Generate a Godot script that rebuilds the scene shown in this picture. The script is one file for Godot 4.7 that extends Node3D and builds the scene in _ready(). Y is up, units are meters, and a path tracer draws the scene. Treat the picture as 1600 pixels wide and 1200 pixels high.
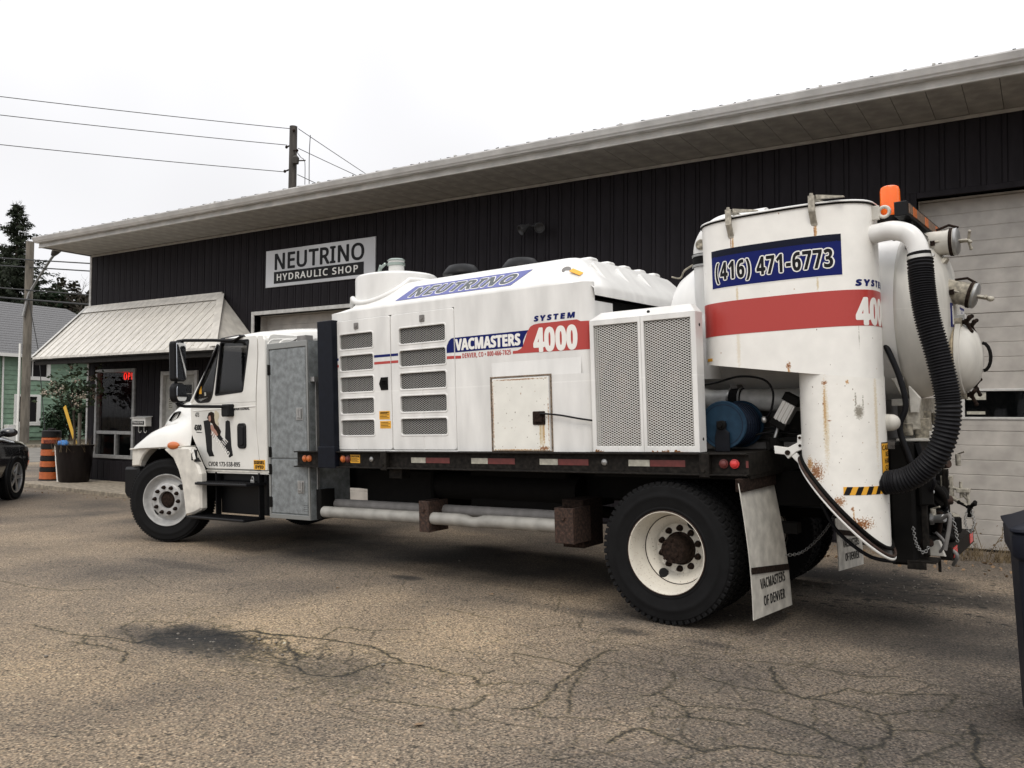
extends Node3D
# A vacuum truck parked in front of a dark hydraulic shop, seen from its rear left side under an overcast sky.

const WALL := -11.1
var M := {}
var rng := RandomNumberGenerator.new()
var truck: Node3D


class Geo:
	var v := PackedVector3Array()
	var n := PackedVector3Array()
	var u := PackedVector2Array()
	var w := PackedVector2Array()
	var xf := Transform3D()

	func tri(a: Vector3, b: Vector3, c: Vector3) -> void:
		var m := (b - a).cross(c - a)
		if m.length_squared() < 1e-16:
			return
		m = m.normalized()
		tri_n(a, b, c, m, m, m)

	func tri_n(a: Vector3, b: Vector3, c: Vector3, na: Vector3, nb: Vector3, nc: Vector3, ua := Vector2.ZERO, ub := Vector2.ZERO, uc := Vector2.ZERO) -> void:
		v.append(xf * a); v.append(xf * c); v.append(xf * b)
		n.append((xf.basis * na).normalized()); n.append((xf.basis * nc).normalized()); n.append((xf.basis * nb).normalized())
		u.append(ua); u.append(uc); u.append(ub)

	func quad(a: Vector3, b: Vector3, c: Vector3, d: Vector3) -> void:
		tri(a, b, c)
		tri(a, c, d)

	# chamfered box between two corners
	func box(lo: Vector3, hi: Vector3, bev := 0.0) -> void:
		if bev <= 0.0:
			quad(Vector3(lo.x, lo.y, hi.z), Vector3(hi.x, lo.y, hi.z), Vector3(hi.x, hi.y, hi.z), Vector3(lo.x, hi.y, hi.z))
			quad(Vector3(hi.x, lo.y, lo.z), Vector3(lo.x, lo.y, lo.z), Vector3(lo.x, hi.y, lo.z), Vector3(hi.x, hi.y, lo.z))
			quad(Vector3(hi.x, lo.y, hi.z), Vector3(hi.x, lo.y, lo.z), Vector3(hi.x, hi.y, lo.z), Vector3(hi.x, hi.y, hi.z))
			quad(Vector3(lo.x, lo.y, lo.z), Vector3(lo.x, lo.y, hi.z), Vector3(lo.x, hi.y, hi.z), Vector3(lo.x, hi.y, lo.z))
			quad(Vector3(lo.x, hi.y, hi.z), Vector3(hi.x, hi.y, hi.z), Vector3(hi.x, hi.y, lo.z), Vector3(lo.x, hi.y, lo.z))
			quad(Vector3(lo.x, lo.y, lo.z), Vector3(hi.x, lo.y, lo.z), Vector3(hi.x, lo.y, hi.z), Vector3(lo.x, lo.y, hi.z))
			return
		prism(PackedVector2Array([Vector2(lo.x, lo.y), Vector2(hi.x, lo.y), Vector2(hi.x, hi.y), Vector2(lo.x, hi.y)]), lo.z, hi.z, bev, true)

	# box given by centre, size and turn
	func obox(c: Vector3, s: Vector3, b := Basis(), bev := 0.0) -> void:
		var k := xf
		xf = xf * Transform3D(b, c)
		box(-s / 2, s / 2, bev)
		xf = k

	# outline in x, y pushed from z0 to z1 with a chamfer round the front (and back)
	func prism(p: PackedVector2Array, z0: float, z1: float, bev := 0.0, back := false) -> void:
		var q := p
		if Geometry2D.is_polygon_clockwise(q):
			q = q.duplicate()
			q.reverse()
		var k := q.size()
		var inn := q
		if bev > 0.0:
			inn = PackedVector2Array()
			for i in k:
				var d1 := (q[i] - q[(i + k - 1) % k]).normalized()
				var d2 := (q[(i + 1) % k] - q[i]).normalized()
				var n1 := Vector2(-d1.y, d1.x)
				var n2 := Vector2(-d2.y, d2.x)
				var mm := n1 + n2
				var f := mm.dot(n1)
				inn.append(q[i] + (mm / f if f > 0.25 else n1) * bev)
		var t := Geometry2D.triangulate_polygon(inn)
		for i in range(0, t.size(), 3):
			var a := inn[t[i]]
			var b := inn[t[i + 1]]
			var c := inn[t[i + 2]]
			if (b - a).cross(c - a) < 0.0:
				var s := b
				b = c
				c = s
			tri(Vector3(a.x, a.y, z1), Vector3(b.x, b.y, z1), Vector3(c.x, c.y, z1))
			tri(Vector3(a.x, a.y, z0), Vector3(c.x, c.y, z0), Vector3(b.x, b.y, z0))
		var zb := z0 + (bev if back else 0.0)
		for i in k:
			var j := (i + 1) % k
			quad(Vector3(q[i].x, q[i].y, zb), Vector3(q[j].x, q[j].y, zb), Vector3(q[j].x, q[j].y, z1 - bev), Vector3(q[i].x, q[i].y, z1 - bev))
			if bev > 0.0:
				quad(Vector3(q[i].x, q[i].y, z1 - bev), Vector3(q[j].x, q[j].y, z1 - bev), Vector3(inn[j].x, inn[j].y, z1), Vector3(inn[i].x, inn[i].y, z1))
				if back:
					quad(Vector3(inn[i].x, inn[i].y, z0), Vector3(inn[j].x, inn[j].y, z0), Vector3(q[j].x, q[j].y, zb), Vector3(q[i].x, q[i].y, zb))

	# grid of points, smooth; rows x columns; flat edges where crease says so
	func grid(rows: Array, closed := false, uvs := false) -> void:
		var nr := rows.size()
		var nc: int = rows[0].size()
		var nm := []
		for r in nr:
			var line := PackedVector3Array()
			for c in nc:
				var l: int = (c + nc - 1) % nc if closed else maxi(c - 1, 0)
				var g: int = (c + 1) % nc if closed else mini(c + 1, nc - 1)
				var du: Vector3 = rows[r][g] - rows[r][l]
				var dv: Vector3 = rows[mini(r + 1, nr - 1)][c] - rows[maxi(r - 1, 0)][c]
				if du.length_squared() < 1e-12:
					var r2 := r + 1 if r == 0 else r - 1
					du = rows[r2][g] - rows[r2][l]
				line.append(du.cross(dv).normalized())
			nm.append(line)
		for r in nr - 1:
			for c in (nc if closed else nc - 1):
				var d := (c + 1) % nc
				var ua := Vector2(float(c) / (nc - 1), float(r) / (nr - 1))
				var ub := Vector2(float(c + 1) / (nc - 1), float(r + 1) / (nr - 1))
				tri_n(rows[r][c], rows[r][d], rows[r + 1][d], nm[r][c], nm[r][d], nm[r + 1][d], ua, Vector2(ub.x, ua.y), ub)
				tri_n(rows[r][c], rows[r + 1][d], rows[r + 1][c], nm[r][c], nm[r + 1][d], nm[r + 1][c], ua, ub, Vector2(ua.x, ub.y))

	# profile of (radius, height) turned round the y axis
	func lathe(prof: Array, seg := 32, crease := 0.75) -> void:
		var k := prof.size()
		var fn := []
		for i in k - 1:
			var d: Vector2 = prof[i + 1] - prof[i]
			fn.append(Vector2(d.y, -d.x).normalized())
		for i in k - 1:
			var n0: Vector2 = fn[i]
			var n1: Vector2 = fn[i]
			if i > 0 and fn[i].dot(fn[i - 1]) > crease:
				n0 = (fn[i] + fn[i - 1]).normalized()
			if i < k - 2 and fn[i].dot(fn[i + 1]) > crease:
				n1 = (fn[i] + fn[i + 1]).normalized()
			var p0: Vector2 = prof[i]
			var p1: Vector2 = prof[i + 1]
			for s in seg:
				var a := TAU * s / seg
				var b := TAU * (s + 1) / seg
				var da := Vector3(cos(a), 0, -sin(a))
				var db := Vector3(cos(b), 0, -sin(b))
				var y := Vector3(0, 1, 0)
				var pa := da * p0.x + y * p0.y
				var pb := db * p0.x + y * p0.y
				var pc := db * p1.x + y * p1.y
				var pd := da * p1.x + y * p1.y
				var na0 := da * n0.x + y * n0.y
				var nb0 := db * n0.x + y * n0.y
				var nb1 := db * n1.x + y * n1.y
				var na1 := da * n1.x + y * n1.y
				if p0.x > 1e-6:
					tri_n(pa, pb, pc, na0, nb0, nb1)
				if p1.x > 1e-6:
					tri_n(pa, pc, pd, na0, nb1, na1)

	func cyl(a: Vector3, b: Vector3, r: float, seg := 16, r2 := -1.0, bev := 0.0) -> void:
		var e := r if r2 < 0 else r2
		var l := a.distance_to(b)
		var k := xf
		xf = xf * Transform3D(Geo.along((b - a) / l), a)
		if bev > 0:
			lathe([Vector2(0, 0), Vector2(r - bev, 0), Vector2(r, bev), Vector2(e, l - bev), Vector2(e - bev, l), Vector2(0, l)], seg)
		else:
			lathe([Vector2(0, 0), Vector2(r, 0), Vector2(e, l), Vector2(0, l)], seg)
		xf = k

	static func along(y: Vector3) -> Basis:
		var x := y.cross(Vector3.UP if absf(y.y) < 0.95 else Vector3.RIGHT).normalized()
		return Basis(x, y, x.cross(y))

	# round pipe along points; radius a number or one per point
	func tube(pts: Array, rad, seg := 10, caps := true) -> void:
		var rows := []
		var k := pts.size()
		var x := Vector3.ZERO
		for i in k:
			var t: Vector3 = (pts[mini(i + 1, k - 1)] - pts[maxi(i - 1, 0)]).normalized()
			if x == Vector3.ZERO:
				x = t.cross(Vector3.UP if absf(t.y) < 0.9 else Vector3.RIGHT).normalized()
			else:
				x = (x - t * x.dot(t)).normalized()
			var y := t.cross(x)
			var r: float = rad[i] if rad is Array or rad is PackedFloat32Array else rad
			var line := PackedVector3Array()
			for s in seg:
				var a := TAU * s / seg
				line.append(pts[i] + (x * cos(a) + y * sin(a)) * r)
			rows.append(line)
		grid(rows, true)
		if caps:
			for s in range(1, seg - 1):
				tri(rows[0][0], rows[0][s + 1], rows[0][s])
				tri(rows[k - 1][0], rows[k - 1][s], rows[k - 1][s + 1])

	func ball(c: Vector3, r: Vector3, seg := 16, rings := 10) -> void:
		var rows := []
		for i in rings + 1:
			var p := PI * i / rings - PI / 2
			var line := PackedVector3Array()
			for s in seg:
				var a := TAU * s / seg
				line.append(c + Vector3(cos(p) * cos(a) * r.x, sin(p) * r.y, -cos(p) * sin(a) * r.z))
			rows.append(line)
		grid(rows, true)

	func build() -> ArrayMesh:
		var a := []
		a.resize(Mesh.ARRAY_MAX)
		a[Mesh.ARRAY_VERTEX] = v
		a[Mesh.ARRAY_NORMAL] = n
		a[Mesh.ARRAY_TEX_UV] = u
		if w.size() == v.size():
			a[Mesh.ARRAY_TEX_UV2] = w
		var m := ArrayMesh.new()
		m.add_surface_from_arrays(Mesh.PRIMITIVE_TRIANGLES, a)
		return m


# ---------- small helpers ----------
func V(x: float, y: float, z: float) -> Vector3:
	return Vector3(x, y, z)

func pv(a: Array) -> PackedVector2Array:
	var p := PackedVector2Array()
	for i in range(0, a.size(), 2):
		p.append(Vector2(a[i], a[i + 1]))
	return p

func rectp(x0: float, y0: float, x1: float, y1: float) -> PackedVector2Array:
	return pv([x0, y0, x1, y0, x1, y1, x0, y1])

# rectangle with rounded corners
func rrect(x0: float, y0: float, x1: float, y1: float, r: float, seg := 4) -> PackedVector2Array:
	var p := PackedVector2Array()
	var c := [Vector2(x1 - r, y0 + r), Vector2(x1 - r, y1 - r), Vector2(x0 + r, y1 - r), Vector2(x0 + r, y0 + r)]
	for k in 4:
		for i in seg + 1:
			var a := -PI / 2 + PI / 2 * k + PI / 2 * i / seg
			p.append(c[k] + Vector2(cos(a), sin(a)) * r)
	return p

# rounds the corners of any outline
func rounded(p: PackedVector2Array, r: float, seg := 3) -> PackedVector2Array:
	var o := PackedVector2Array()
	var k := p.size()
	for i in k:
		var a := p[(i + k - 1) % k] - p[i]
		var b := p[(i + 1) % k] - p[i]
		var d := minf(r, minf(a.length(), b.length()) * 0.45)
		var s := p[i] + a.normalized() * d
		var e := p[i] + b.normalized() * d
		for j in seg + 1:
			var t := float(j) / seg
			o.append(s.lerp(p[i], t).lerp(p[i].lerp(e, t), t))
	return o

# plate with one column of holes, cut through the column so that both halves are simple outlines
func plate(g: Geo, outer: PackedVector2Array, holes: Array, cut: float, z0: float, z1: float, bev := 0.0) -> void:
	for side in [-1, 1]:
		var half := rectp(cut - 50, -50, cut, 50) if side < 0 else rectp(cut, -50, cut + 50, 50)
		var got := Geometry2D.intersect_polygons(outer, half)
		if got.is_empty():
			continue
		var p: PackedVector2Array = got[0]
		for h in holes:
			var rest := Geometry2D.clip_polygons(p, h)
			var best := p
			var area := -1.0
			for q in rest:
				var s := 0.0
				for i in q.size():
					s += q[i].cross(q[(i + 1) % q.size()])
				if absf(s) > area:
					area = absf(s)
					best = q
			p = best
		g.prism(p, z0, z1, bev)

func add(called: String, g, m: Material, parent: Node) -> MeshInstance3D:
	var o := MeshInstance3D.new()
	o.name = called
	o.mesh = g.build() if g is Geo else g
	o.material_override = m
	parent.add_child(o, true)
	return o

func node(called: String, parent: Node, at := Vector3.ZERO) -> Node3D:
	var o := Node3D.new()
	o.name = called
	o.position = at
	parent.add_child(o, true)
	return o

func tag(o: Node, label: String, category: String, group := "") -> Node:
	o.set_meta("label", label)
	o.set_meta("category", category)
	if group:
		o.set_meta("group", group)
	return o

func structure(o: Node, label := "") -> Node:
	o.set_meta("kind", "structure")
	if label:
		o.set_meta("label", label)
	return o

func stuff(o: Node) -> Node:
	o.set_meta("kind", "stuff")
	return o

func lin(r: float, g: float, b: float) -> Color:
	return Color(r, g, b).linear_to_srgb()

func mat(key: String, c: Color, rough := 0.6, metal := 0.0, tex: Texture2D = null, scale := 1.0, bump: Texture2D = null, depth := 0.0) -> StandardMaterial3D:
	var m := StandardMaterial3D.new()
	m.resource_name = key
	m.albedo_color = c
	m.roughness = rough
	m.metallic = metal
	if tex or bump:
		m.uv1_triplanar = true
		m.uv1_scale = Vector3.ONE * scale
	if tex:
		m.albedo_texture = tex
	if bump:
		m.heightmap_enabled = true
		m.heightmap_texture = bump
		m.heightmap_scale = depth
	M[key] = m
	return m

# grey picture from noise, values squeezed between lo and hi; tall stretches it into streaks
func noise_tex(seed_: int, freq: float, lo: float, hi: float, size := 256, oct := 4, tall := 1, kind := FastNoiseLite.TYPE_SIMPLEX_SMOOTH, power := 1.0) -> ImageTexture:
	var f := FastNoiseLite.new()
	f.seed = seed_
	f.frequency = freq
	f.fractal_octaves = oct
	f.noise_type = kind
	var im := f.get_seamless_image(size, size / tall)
	im.convert(Image.FORMAT_L8)
	var b := im.get_data()
	for i in b.size():
		b[i] = int(255.0 * (lo + (hi - lo) * pow(b[i] / 255.0, power)))
	im = Image.create_from_data(size, size / tall, false, Image.FORMAT_L8, b)
	if tall > 1:
		im.resize(size, size, Image.INTERPOLATE_CUBIC)
	im.convert(Image.FORMAT_RGB8)
	return ImageTexture.create_from_image(im)

var fonts := {}
func font(bold: bool, embolden := 0.0, spacing := 0, kind := "Droid Sans") -> Font:
	var key := "%s %s %s %s" % [bold, embolden, spacing, kind]
	if not fonts.has(key):
		var s := SystemFont.new()
		s.font_names = PackedStringArray([kind])
		s.font_weight = 700 if bold else 400
		var f := FontVariation.new()
		f.base_font = s
		f.variation_embolden = embolden
		f.spacing_glyph = spacing
		fonts[key] = f
	return fonts[key]

# lettering fitted to a rectangle of x, y, standing out from z by deep
func word(text: String, r: Rect2, z: float, deep := 0.002, bold := true, embolden := 0.0, spacing := 0, slant := 0.0, kind := "Droid Sans") -> Geo:
	var t := TextMesh.new()
	t.text = text
	t.font = font(bold, 0.0, spacing, kind)
	t.font_size = 48
	t.pixel_size = 0.01
	t.depth = 0.05
	t.curve_step = 1.5
	var a := t.surface_get_arrays(0)
	var p: PackedVector3Array = a[Mesh.ARRAY_VERTEX]
	var ix: PackedInt32Array = a[Mesh.ARRAY_INDEX] if a[Mesh.ARRAY_INDEX] != null else PackedInt32Array(range(p.size()))
	var lo := Vector3.ONE * 1e9
	var hi := -lo
	for i in p.size():
		p[i].x += slant * p[i].y
		lo = lo.min(p[i])
		hi = hi.max(p[i])
	var g := Geo.new()
	var fit := r.grow(-embolden)
	for i in p.size():
		var q := (p[i] - lo) / (hi - lo)
		p[i] = Vector3(fit.position.x + q.x * fit.size.x, fit.position.y + q.y * fit.size.y, z + q.z * deep)
	# heavier strokes: the same letters laid a little to each side
	for k in (9 if embolden > 0.0 else 1):
		var o := Vector3(cos(TAU * k / 8), sin(TAU * k / 8), 0) * embolden if k < 8 and embolden > 0.0 else Vector3.ZERO
		o.z = -0.00006 * k
		for i in range(0, ix.size(), 3):
			g.tri(p[ix[i]] + o, p[ix[i + 2]] + o, p[ix[i + 1]] + o)
	return g

# shape turned by a function of each corner, after each triangle is cut up to small ones
func bend(g: Geo, f: Callable, longest := 0.04) -> Geo:
	var o := Geo.new()
	var todo := []
	for i in range(0, g.v.size(), 3):
		todo.append([g.v[i], g.v[i + 2], g.v[i + 1]])
	while not todo.is_empty():
		var t: Array = todo.pop_back()
		var d := [t[0].distance_to(t[1]), t[1].distance_to(t[2]), t[2].distance_to(t[0])]
		var k := d.find(d.max())
		if d[k] > longest:
			var a: Vector3 = t[k]
			var b: Vector3 = t[(k + 1) % 3]
			var c: Vector3 = t[(k + 2) % 3]
			var m := (a + b) / 2
			todo.append([a, m, c])
			todo.append([m, b, c])
		else:
			o.tri(f.call(t[0]), f.call(t[1]), f.call(t[2]))
	return o

func curve(pts: Array, step := 0.03) -> Array:
	var c := Curve3D.new()
	c.bake_interval = step
	for i in pts.size():
		var t: Vector3 = (pts[mini(i + 1, pts.size() - 1)] - pts[maxi(i - 1, 0)]) / 6.0
		c.add_point(pts[i], -t, t)
	return Array(c.get_baked_points())


func _ready() -> void:
	rng.seed = 4711
	# camera
	var cam := Camera3D.new()
	cam.name = "camera"
	cam.position = V(0, 1.4974, 0)
	cam.rotation_degrees = V(2.28178, 32.11178, 0.45787)
	cam.fov = 48.24
	cam.near = 0.05
	cam.far = 1200.0
	cam.current = true
	add_child(cam)
	# sky, exposure
	var we := WorldEnvironment.new()
	we.name = "world_environment"
	var e := Environment.new()
	e.background_mode = Environment.BG_SKY
	var sky := Sky.new()
	var pano := PanoramaSkyMaterial.new()
	pano.panorama = sky_picture()
	sky.sky_material = pano
	e.sky = sky
	e.background_energy_multiplier = 1.0
	e.tonemap_mode = Environment.TONE_MAPPER_LINEAR
	e.tonemap_exposure = 1.12
	e.sdfgi_enabled = true
	e.ssao_enabled = true
	e.ssil_enabled = true
	we.environment = e
	add_child(we)
	# the sun behind thin cloud, high behind the camera
	var sun := DirectionalLight3D.new()
	sun.name = "sun"
	sun.rotation_degrees = V(-52, 22, 0)
	sun.light_color = Color(1.0, 0.965, 0.91)
	sun.light_energy = 0.34
	sun.light_angular_distance = 24.0
	sun.shadow_enabled = true
	add_child(sun)

	materials()
	for dark in ["siding", "siding_back", "rubber", "black_paint", "black_plastic", "black_chassis", "navy_post", "hose_black", "curtain", "navy_print", "navy_dark", "letter_black", "reel_blue", "reel_hose", "reel_frame", "bin_blue", "rail_brown", "rust_dark", "seat_grey", "spruce_green", "spruce_deep", "hedge_green", "pot_brown", "barrel_black"]:
		M[dark].metallic_specular = 0.27
	ground()
	building()
	street_side()
	build_truck()
	small_things()


# even cloud, brighter overhead and towards the right, greyer low down on the left
func sky_picture() -> ImageTexture:
	var w := 512
	var h := 256
	var f := FastNoiseLite.new()
	f.seed = 5
	f.frequency = 0.011
	f.fractal_octaves = 4
	var cl := f.get_seamless_image(w, h)
	cl.convert(Image.FORMAT_L8)
	var nb := cl.get_data()
	var im := Image.create(w, h, false, Image.FORMAT_RGBF)
	for y in h:
		var up := sin(PI * (0.5 - (y + 0.5) / h))
		for x in w:
			var ang := TAU * ((x + 0.5) / w - 0.5)      # 0 looks along -z, positive to the right
			var side := 0.5 + 0.5 * cos(ang - 0.25)
			var c := (nb[y * w + x] / 255.0 - 0.5)
			var k := lerpf(0.69, 1.08, smoothstep(0.5, 1.0, side))
			var l := lerpf(k, 1.62, smoothstep(0.1, 0.95, up)) + c * 0.42
			if up < 0:
				l = 0.5
			im.set_pixel(x, y, Color(l * 0.985, l * 0.985, l * 1.01))
	return ImageTexture.create_from_image(im)


func materials() -> void:
	var dirt := noise_tex(1, 0.02, 0.80, 1.0, 256, 5)
	var fine := noise_tex(2, 0.16, 0.78, 1.0, 256, 3)
	var streak := noise_tex(3, 0.05, 0.72, 1.0, 256, 4, 8)
	var grain := noise_tex(4, 0.3, 0.3, 1.0, 256, 2)
	var rusty := noise_tex(6, 0.06, 0.35, 1.0, 256, 5)
	mat("white_paint", lin(0.79, 0.785, 0.76), 0.30, 0.0, noise_tex(11, 0.03, 0.88, 1.0, 256, 5, 4), 0.55)
	mat("cab_white", lin(0.77, 0.76, 0.715), 0.26, 0.0, noise_tex(12, 0.01, 0.90, 1.0, 256, 5), 0.6)
	M.cab_white.clearcoat_enabled = true
	M.cab_white.clearcoat = 0.6
	M.cab_white.clearcoat_roughness = 0.12
	mat("fender_white", lin(0.74, 0.71, 0.64), 0.4, 0.0, dirt, 0.9)
	mat("dirty_white", lin(0.68, 0.655, 0.59), 0.6, 0.0, dirt, 1.4)
	mat("grimy_white", lin(0.60, 0.54, 0.42), 0.65, 0.0, noise_tex(13, 0.05, 0.35, 1.0, 256, 5), 1.6)
	mat("rim_white", lin(0.66, 0.63, 0.565), 0.5, 0.0, worn_picture(256, 256, 71, [], 170), 2.2)
	mat("rim_grey", lin(0.50, 0.50, 0.49), 0.42, 0.15, dirt, 2.0)
	mat("black_paint", lin(0.009, 0.009, 0.010), 0.45, 0.0, fine, 2.0)
	mat("black_plastic", lin(0.009, 0.009, 0.010), 0.42)
	mat("black_chassis", lin(0.006, 0.0055, 0.005), 0.8, 0.0, dirt, 1.5)
	mat("navy_post", lin(0.006, 0.008, 0.014), 0.5, 0.0, dirt, 2.0)
	mat("rail_brown", lin(0.026, 0.022, 0.018), 0.65, 0.0, rusty, 1.2)
	mat("rubber", lin(0.009, 0.009, 0.0095), 0.82, 0.0, dirt, 1.3, grain, 0.06)
	mat("hose_black", lin(0.012, 0.012, 0.014), 0.5, 0.0, dirt, 3.0)
	mat("rust", lin(0.085, 0.045, 0.03), 0.9, 0.0, rusty, 2.0)
	mat("rust_dark", lin(0.042, 0.026, 0.019), 0.9, 0.0, rusty, 2.0)
	mat("rust_orange", lin(0.42, 0.19, 0.06), 0.9, 0.0, rusty, 3.0)
	mat("diamond_plate", lin(0.42, 0.455, 0.465), 0.5, 0.3, mottle_picture(), 2.0, tread_picture(true), 0.05)
	mat("steel", lin(0.42, 0.42, 0.41), 0.4, 0.7, dirt, 2.0)
	mat("galvanised", lin(0.42, 0.43, 0.43), 0.45, 0.5, fine, 2.0)
	mat("grey_pipe", lin(0.56, 0.56, 0.54), 0.5, 0.1, dirt, 2.0)
	mat("belly_grey", lin(0.22, 0.21, 0.20), 0.7, 0.0, dirt, 1.4)
	mat("mesh_white", lin(0.54, 0.53, 0.495), 0.55)
	mat("mesh_grey", lin(0.25, 0.245, 0.23), 0.6, 0.1)
	mat("core_rust", lin(0.13, 0.07, 0.05), 0.9, 0.0, noise_tex(15, 0.015, 0.25, 1.0, 256, 4), 1.0)
	mat("dark_void", lin(0.006, 0.006, 0.006), 0.95)
	mat("reel_blue", lin(0.018, 0.046, 0.080), 0.5, 0.1, dirt, 2.0)
	mat("silver", lin(0.55, 0.54, 0.51), 0.38, 0.7)
	mat("navy_print", lin(0.004, 0.010, 0.105), 0.45)
	mat("navy_dark", lin(0.004, 0.006, 0.018), 0.4)
	mat("red_print", lin(0.40, 0.04, 0.032), 0.35)
	mat("letter_white", lin(0.78, 0.77, 0.73), 0.4)
	mat("letter_black", lin(0.009, 0.009, 0.010), 0.45)
	mat("letter_grey", lin(0.05, 0.06, 0.065), 0.4)
	mat("violet_print", lin(0.075, 0.088, 0.29), 0.35)
	mat("yellow_sticker", lin(0.72, 0.36, 0.025), 0.5)
	mat("orange_plastic", lin(0.88, 0.15, 0.008), 0.25)
	M.orange_plastic.subsurf_scatter_enabled = true
	M.orange_plastic.subsurf_scatter_strength = 0.4
	mat("amber", lin(0.50, 0.13, 0.03), 0.3)
	mat("red_lamp", lin(0.62, 0.04, 0.04), 0.25)
	mat("red_dull", lin(0.15, 0.028, 0.024), 0.5, 0.0, dirt, 4.0)
	mat("reflector_white", lin(0.50, 0.48, 0.40), 0.5, 0.0, dirt, 4.0)
	mat("mirror_glass", lin(0.7, 0.72, 0.75), 0.05, 1.0)
	mat("seat_grey", lin(0.05, 0.05, 0.055), 0.9)
	var g := mat("dark_glass", Color(0.012, 0.015, 0.018, 0.55), 0.04)
	g.metallic_specular = 0.35
	g.transparency = BaseMaterial3D.TRANSPARENCY_ALPHA
	mat("flap_white", lin(0.66, 0.635, 0.57), 0.5, 0.0, noise_tex(41, 0.02, 0.78, 1.0, 256, 5), 1.2)
	mat("hatch_white", lin(0.77, 0.77, 0.735), 0.45, 0.0, hatch_picture(), 1.0)
	M.hatch_white.uv1_triplanar = false
	mat("hatch_edge", lin(0.36, 0.27, 0.19), 0.8, 0.0, rusty, 3.0)
	mat("clamp_green", lin(0.30, 0.35, 0.32), 0.4, 0.6)
	mat("grimy_clamp", lin(0.56, 0.52, 0.43), 0.6, 0.0, noise_tex(42, 0.05, 0.6, 1.0, 256, 4), 2.0)
	mat("neck_rust", lin(0.55, 0.45, 0.30), 0.65, 0.0, noise_tex(43, 0.03, 0.5, 1.0, 256, 4), 2.0)
	mat("head_white", lin(0.70, 0.68, 0.62), 0.45, 0.0, noise_tex(44, 0.02, 0.72, 1.0, 256, 5, 4), 0.9)
	mat("amber_dull", lin(0.17, 0.11, 0.075), 0.4)
	mat("reel_hose", lin(0.008, 0.014, 0.028), 0.5)
	mat("reel_frame", lin(0.010, 0.011, 0.015), 0.55, 0.1, dirt, 2.0)
	mat("tube_grey", lin(0.37, 0.36, 0.33), 0.55, 0.0, noise_tex(46, 0.012, 0.72, 1.0, 256, 4), 1.2)
	mat("emblem_skin", lin(0.36, 0.19, 0.14), 0.5)
	mat("lamp_grey", lin(0.05, 0.05, 0.052), 0.45)
	mat("emblem_tan", lin(0.50, 0.45, 0.33), 0.5)
	mat("box_frame", lin(0.33, 0.34, 0.33), 0.45, 0.5, fine, 3.0)
	# the place
	mat("siding", lin(0.0205, 0.0178, 0.0212), 0.7, 0.0, noise_tex(21, 0.03, 0.7, 1.0, 256, 5, 4), 0.5)
	mat("siding_back", lin(0.004, 0.004, 0.0045), 0.9)
	mat("trim_white", lin(0.60, 0.59, 0.56), 0.5, 0.0, dirt, 1.2)
	mat("gutter_grey", lin(0.72, 0.715, 0.70), 0.4, 0.0, dirt, 0.5)
	mat("fascia_grey", lin(0.55, 0.535, 0.50), 0.5, 0.0, dirt, 0.5)
	mat("soffit_grey", lin(0.42, 0.40, 0.365), 0.6, 0.0, dirt, 0.8)
	mat("roof_metal", lin(0.02, 0.02, 0.022), 0.5, 0.2, dirt, 0.8)
	mat("awning_metal", lin(0.74, 0.71, 0.65), 0.5, 0.0, noise_tex(22, 0.03, 0.80, 1.0, 256, 5), 0.7)
	mat("garage_paint", lin(0.46, 0.43, 0.39), 0.55, 0.0, noise_tex(23, 0.02, 0.84, 1.0, 256, 5), 0.6, grain, 0.02)
	mat("sign_silver", lin(0.64, 0.65, 0.665), 0.4, 0.1, noise_tex(24, 0.006, 0.86, 1.0, 256, 2), 0.5)
	mat("window_frame", lin(0.36, 0.36, 0.35), 0.45, 0.2, dirt, 2.0)
	var p := mat("window_pane", Color(0.04, 0.05, 0.055, 0.25), 0.03)
	p.metallic_specular = 0.2
	p.transparency = BaseMaterial3D.TRANSPARENCY_ALPHA
	mat("curtain", lin(0.014, 0.013, 0.014), 0.9)
	mat("door_cream", lin(0.45, 0.44, 0.40), 0.55, 0.0, dirt, 1.5)
	var ng := mat("neon_red", lin(0.9, 0.05, 0.02), 0.4)
	ng.emission_enabled = true
	ng.emission = lin(1.0, 0.03, 0.012)
	ng.emission_energy_multiplier = 1.1
	mat("concrete", lin(0.42, 0.36, 0.275), 0.9, 0.0, noise_tex(25, 0.03, 0.6, 1.0, 256, 5), 0.8, grain, 0.3)
	mat("street_asphalt", lin(0.20, 0.185, 0.16), 0.9, 0.0, noise_tex(26, 0.02, 0.7, 1.0, 256, 5), 0.25, grain, 0.3)
	mat("lawn", lin(0.10, 0.085, 0.045), 1.0, 0.0, noise_tex(27, 0.06, 0.4, 1.0, 256, 4), 0.4)
	mat("house_green", lin(0.20, 0.31, 0.215), 0.6, 0.0, noise_tex(28, 0.02, 0.82, 1.0, 256, 4), 0.4)
	mat("house_trim", lin(0.66, 0.65, 0.62), 0.55)
	mat("shingle", lin(0.25, 0.25, 0.255), 0.9, 0.0, noise_tex(29, 0.12, 0.5, 1.0, 256, 3), 0.5)
	mat("weathered_wood", lin(0.21, 0.185, 0.15), 0.85, 0.0, noise_tex(30, 0.05, 0.6, 1.0, 256, 4, 8), 0.5)
	mat("old_pole", lin(0.095, 0.085, 0.075), 0.85, 0.0, noise_tex(31, 0.05, 0.6, 1.0, 256, 4, 8), 0.5)
	mat("cable", lin(0.025, 0.025, 0.025), 0.7)
	mat("bark", lin(0.045, 0.035, 0.025), 0.95)
	mat("spruce_green", lin(0.026, 0.033, 0.020), 0.8)
	mat("spruce_deep", lin(0.030, 0.029, 0.019), 0.85)
	mat("shrub_green", lin(0.055, 0.085, 0.045), 0.6)
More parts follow.
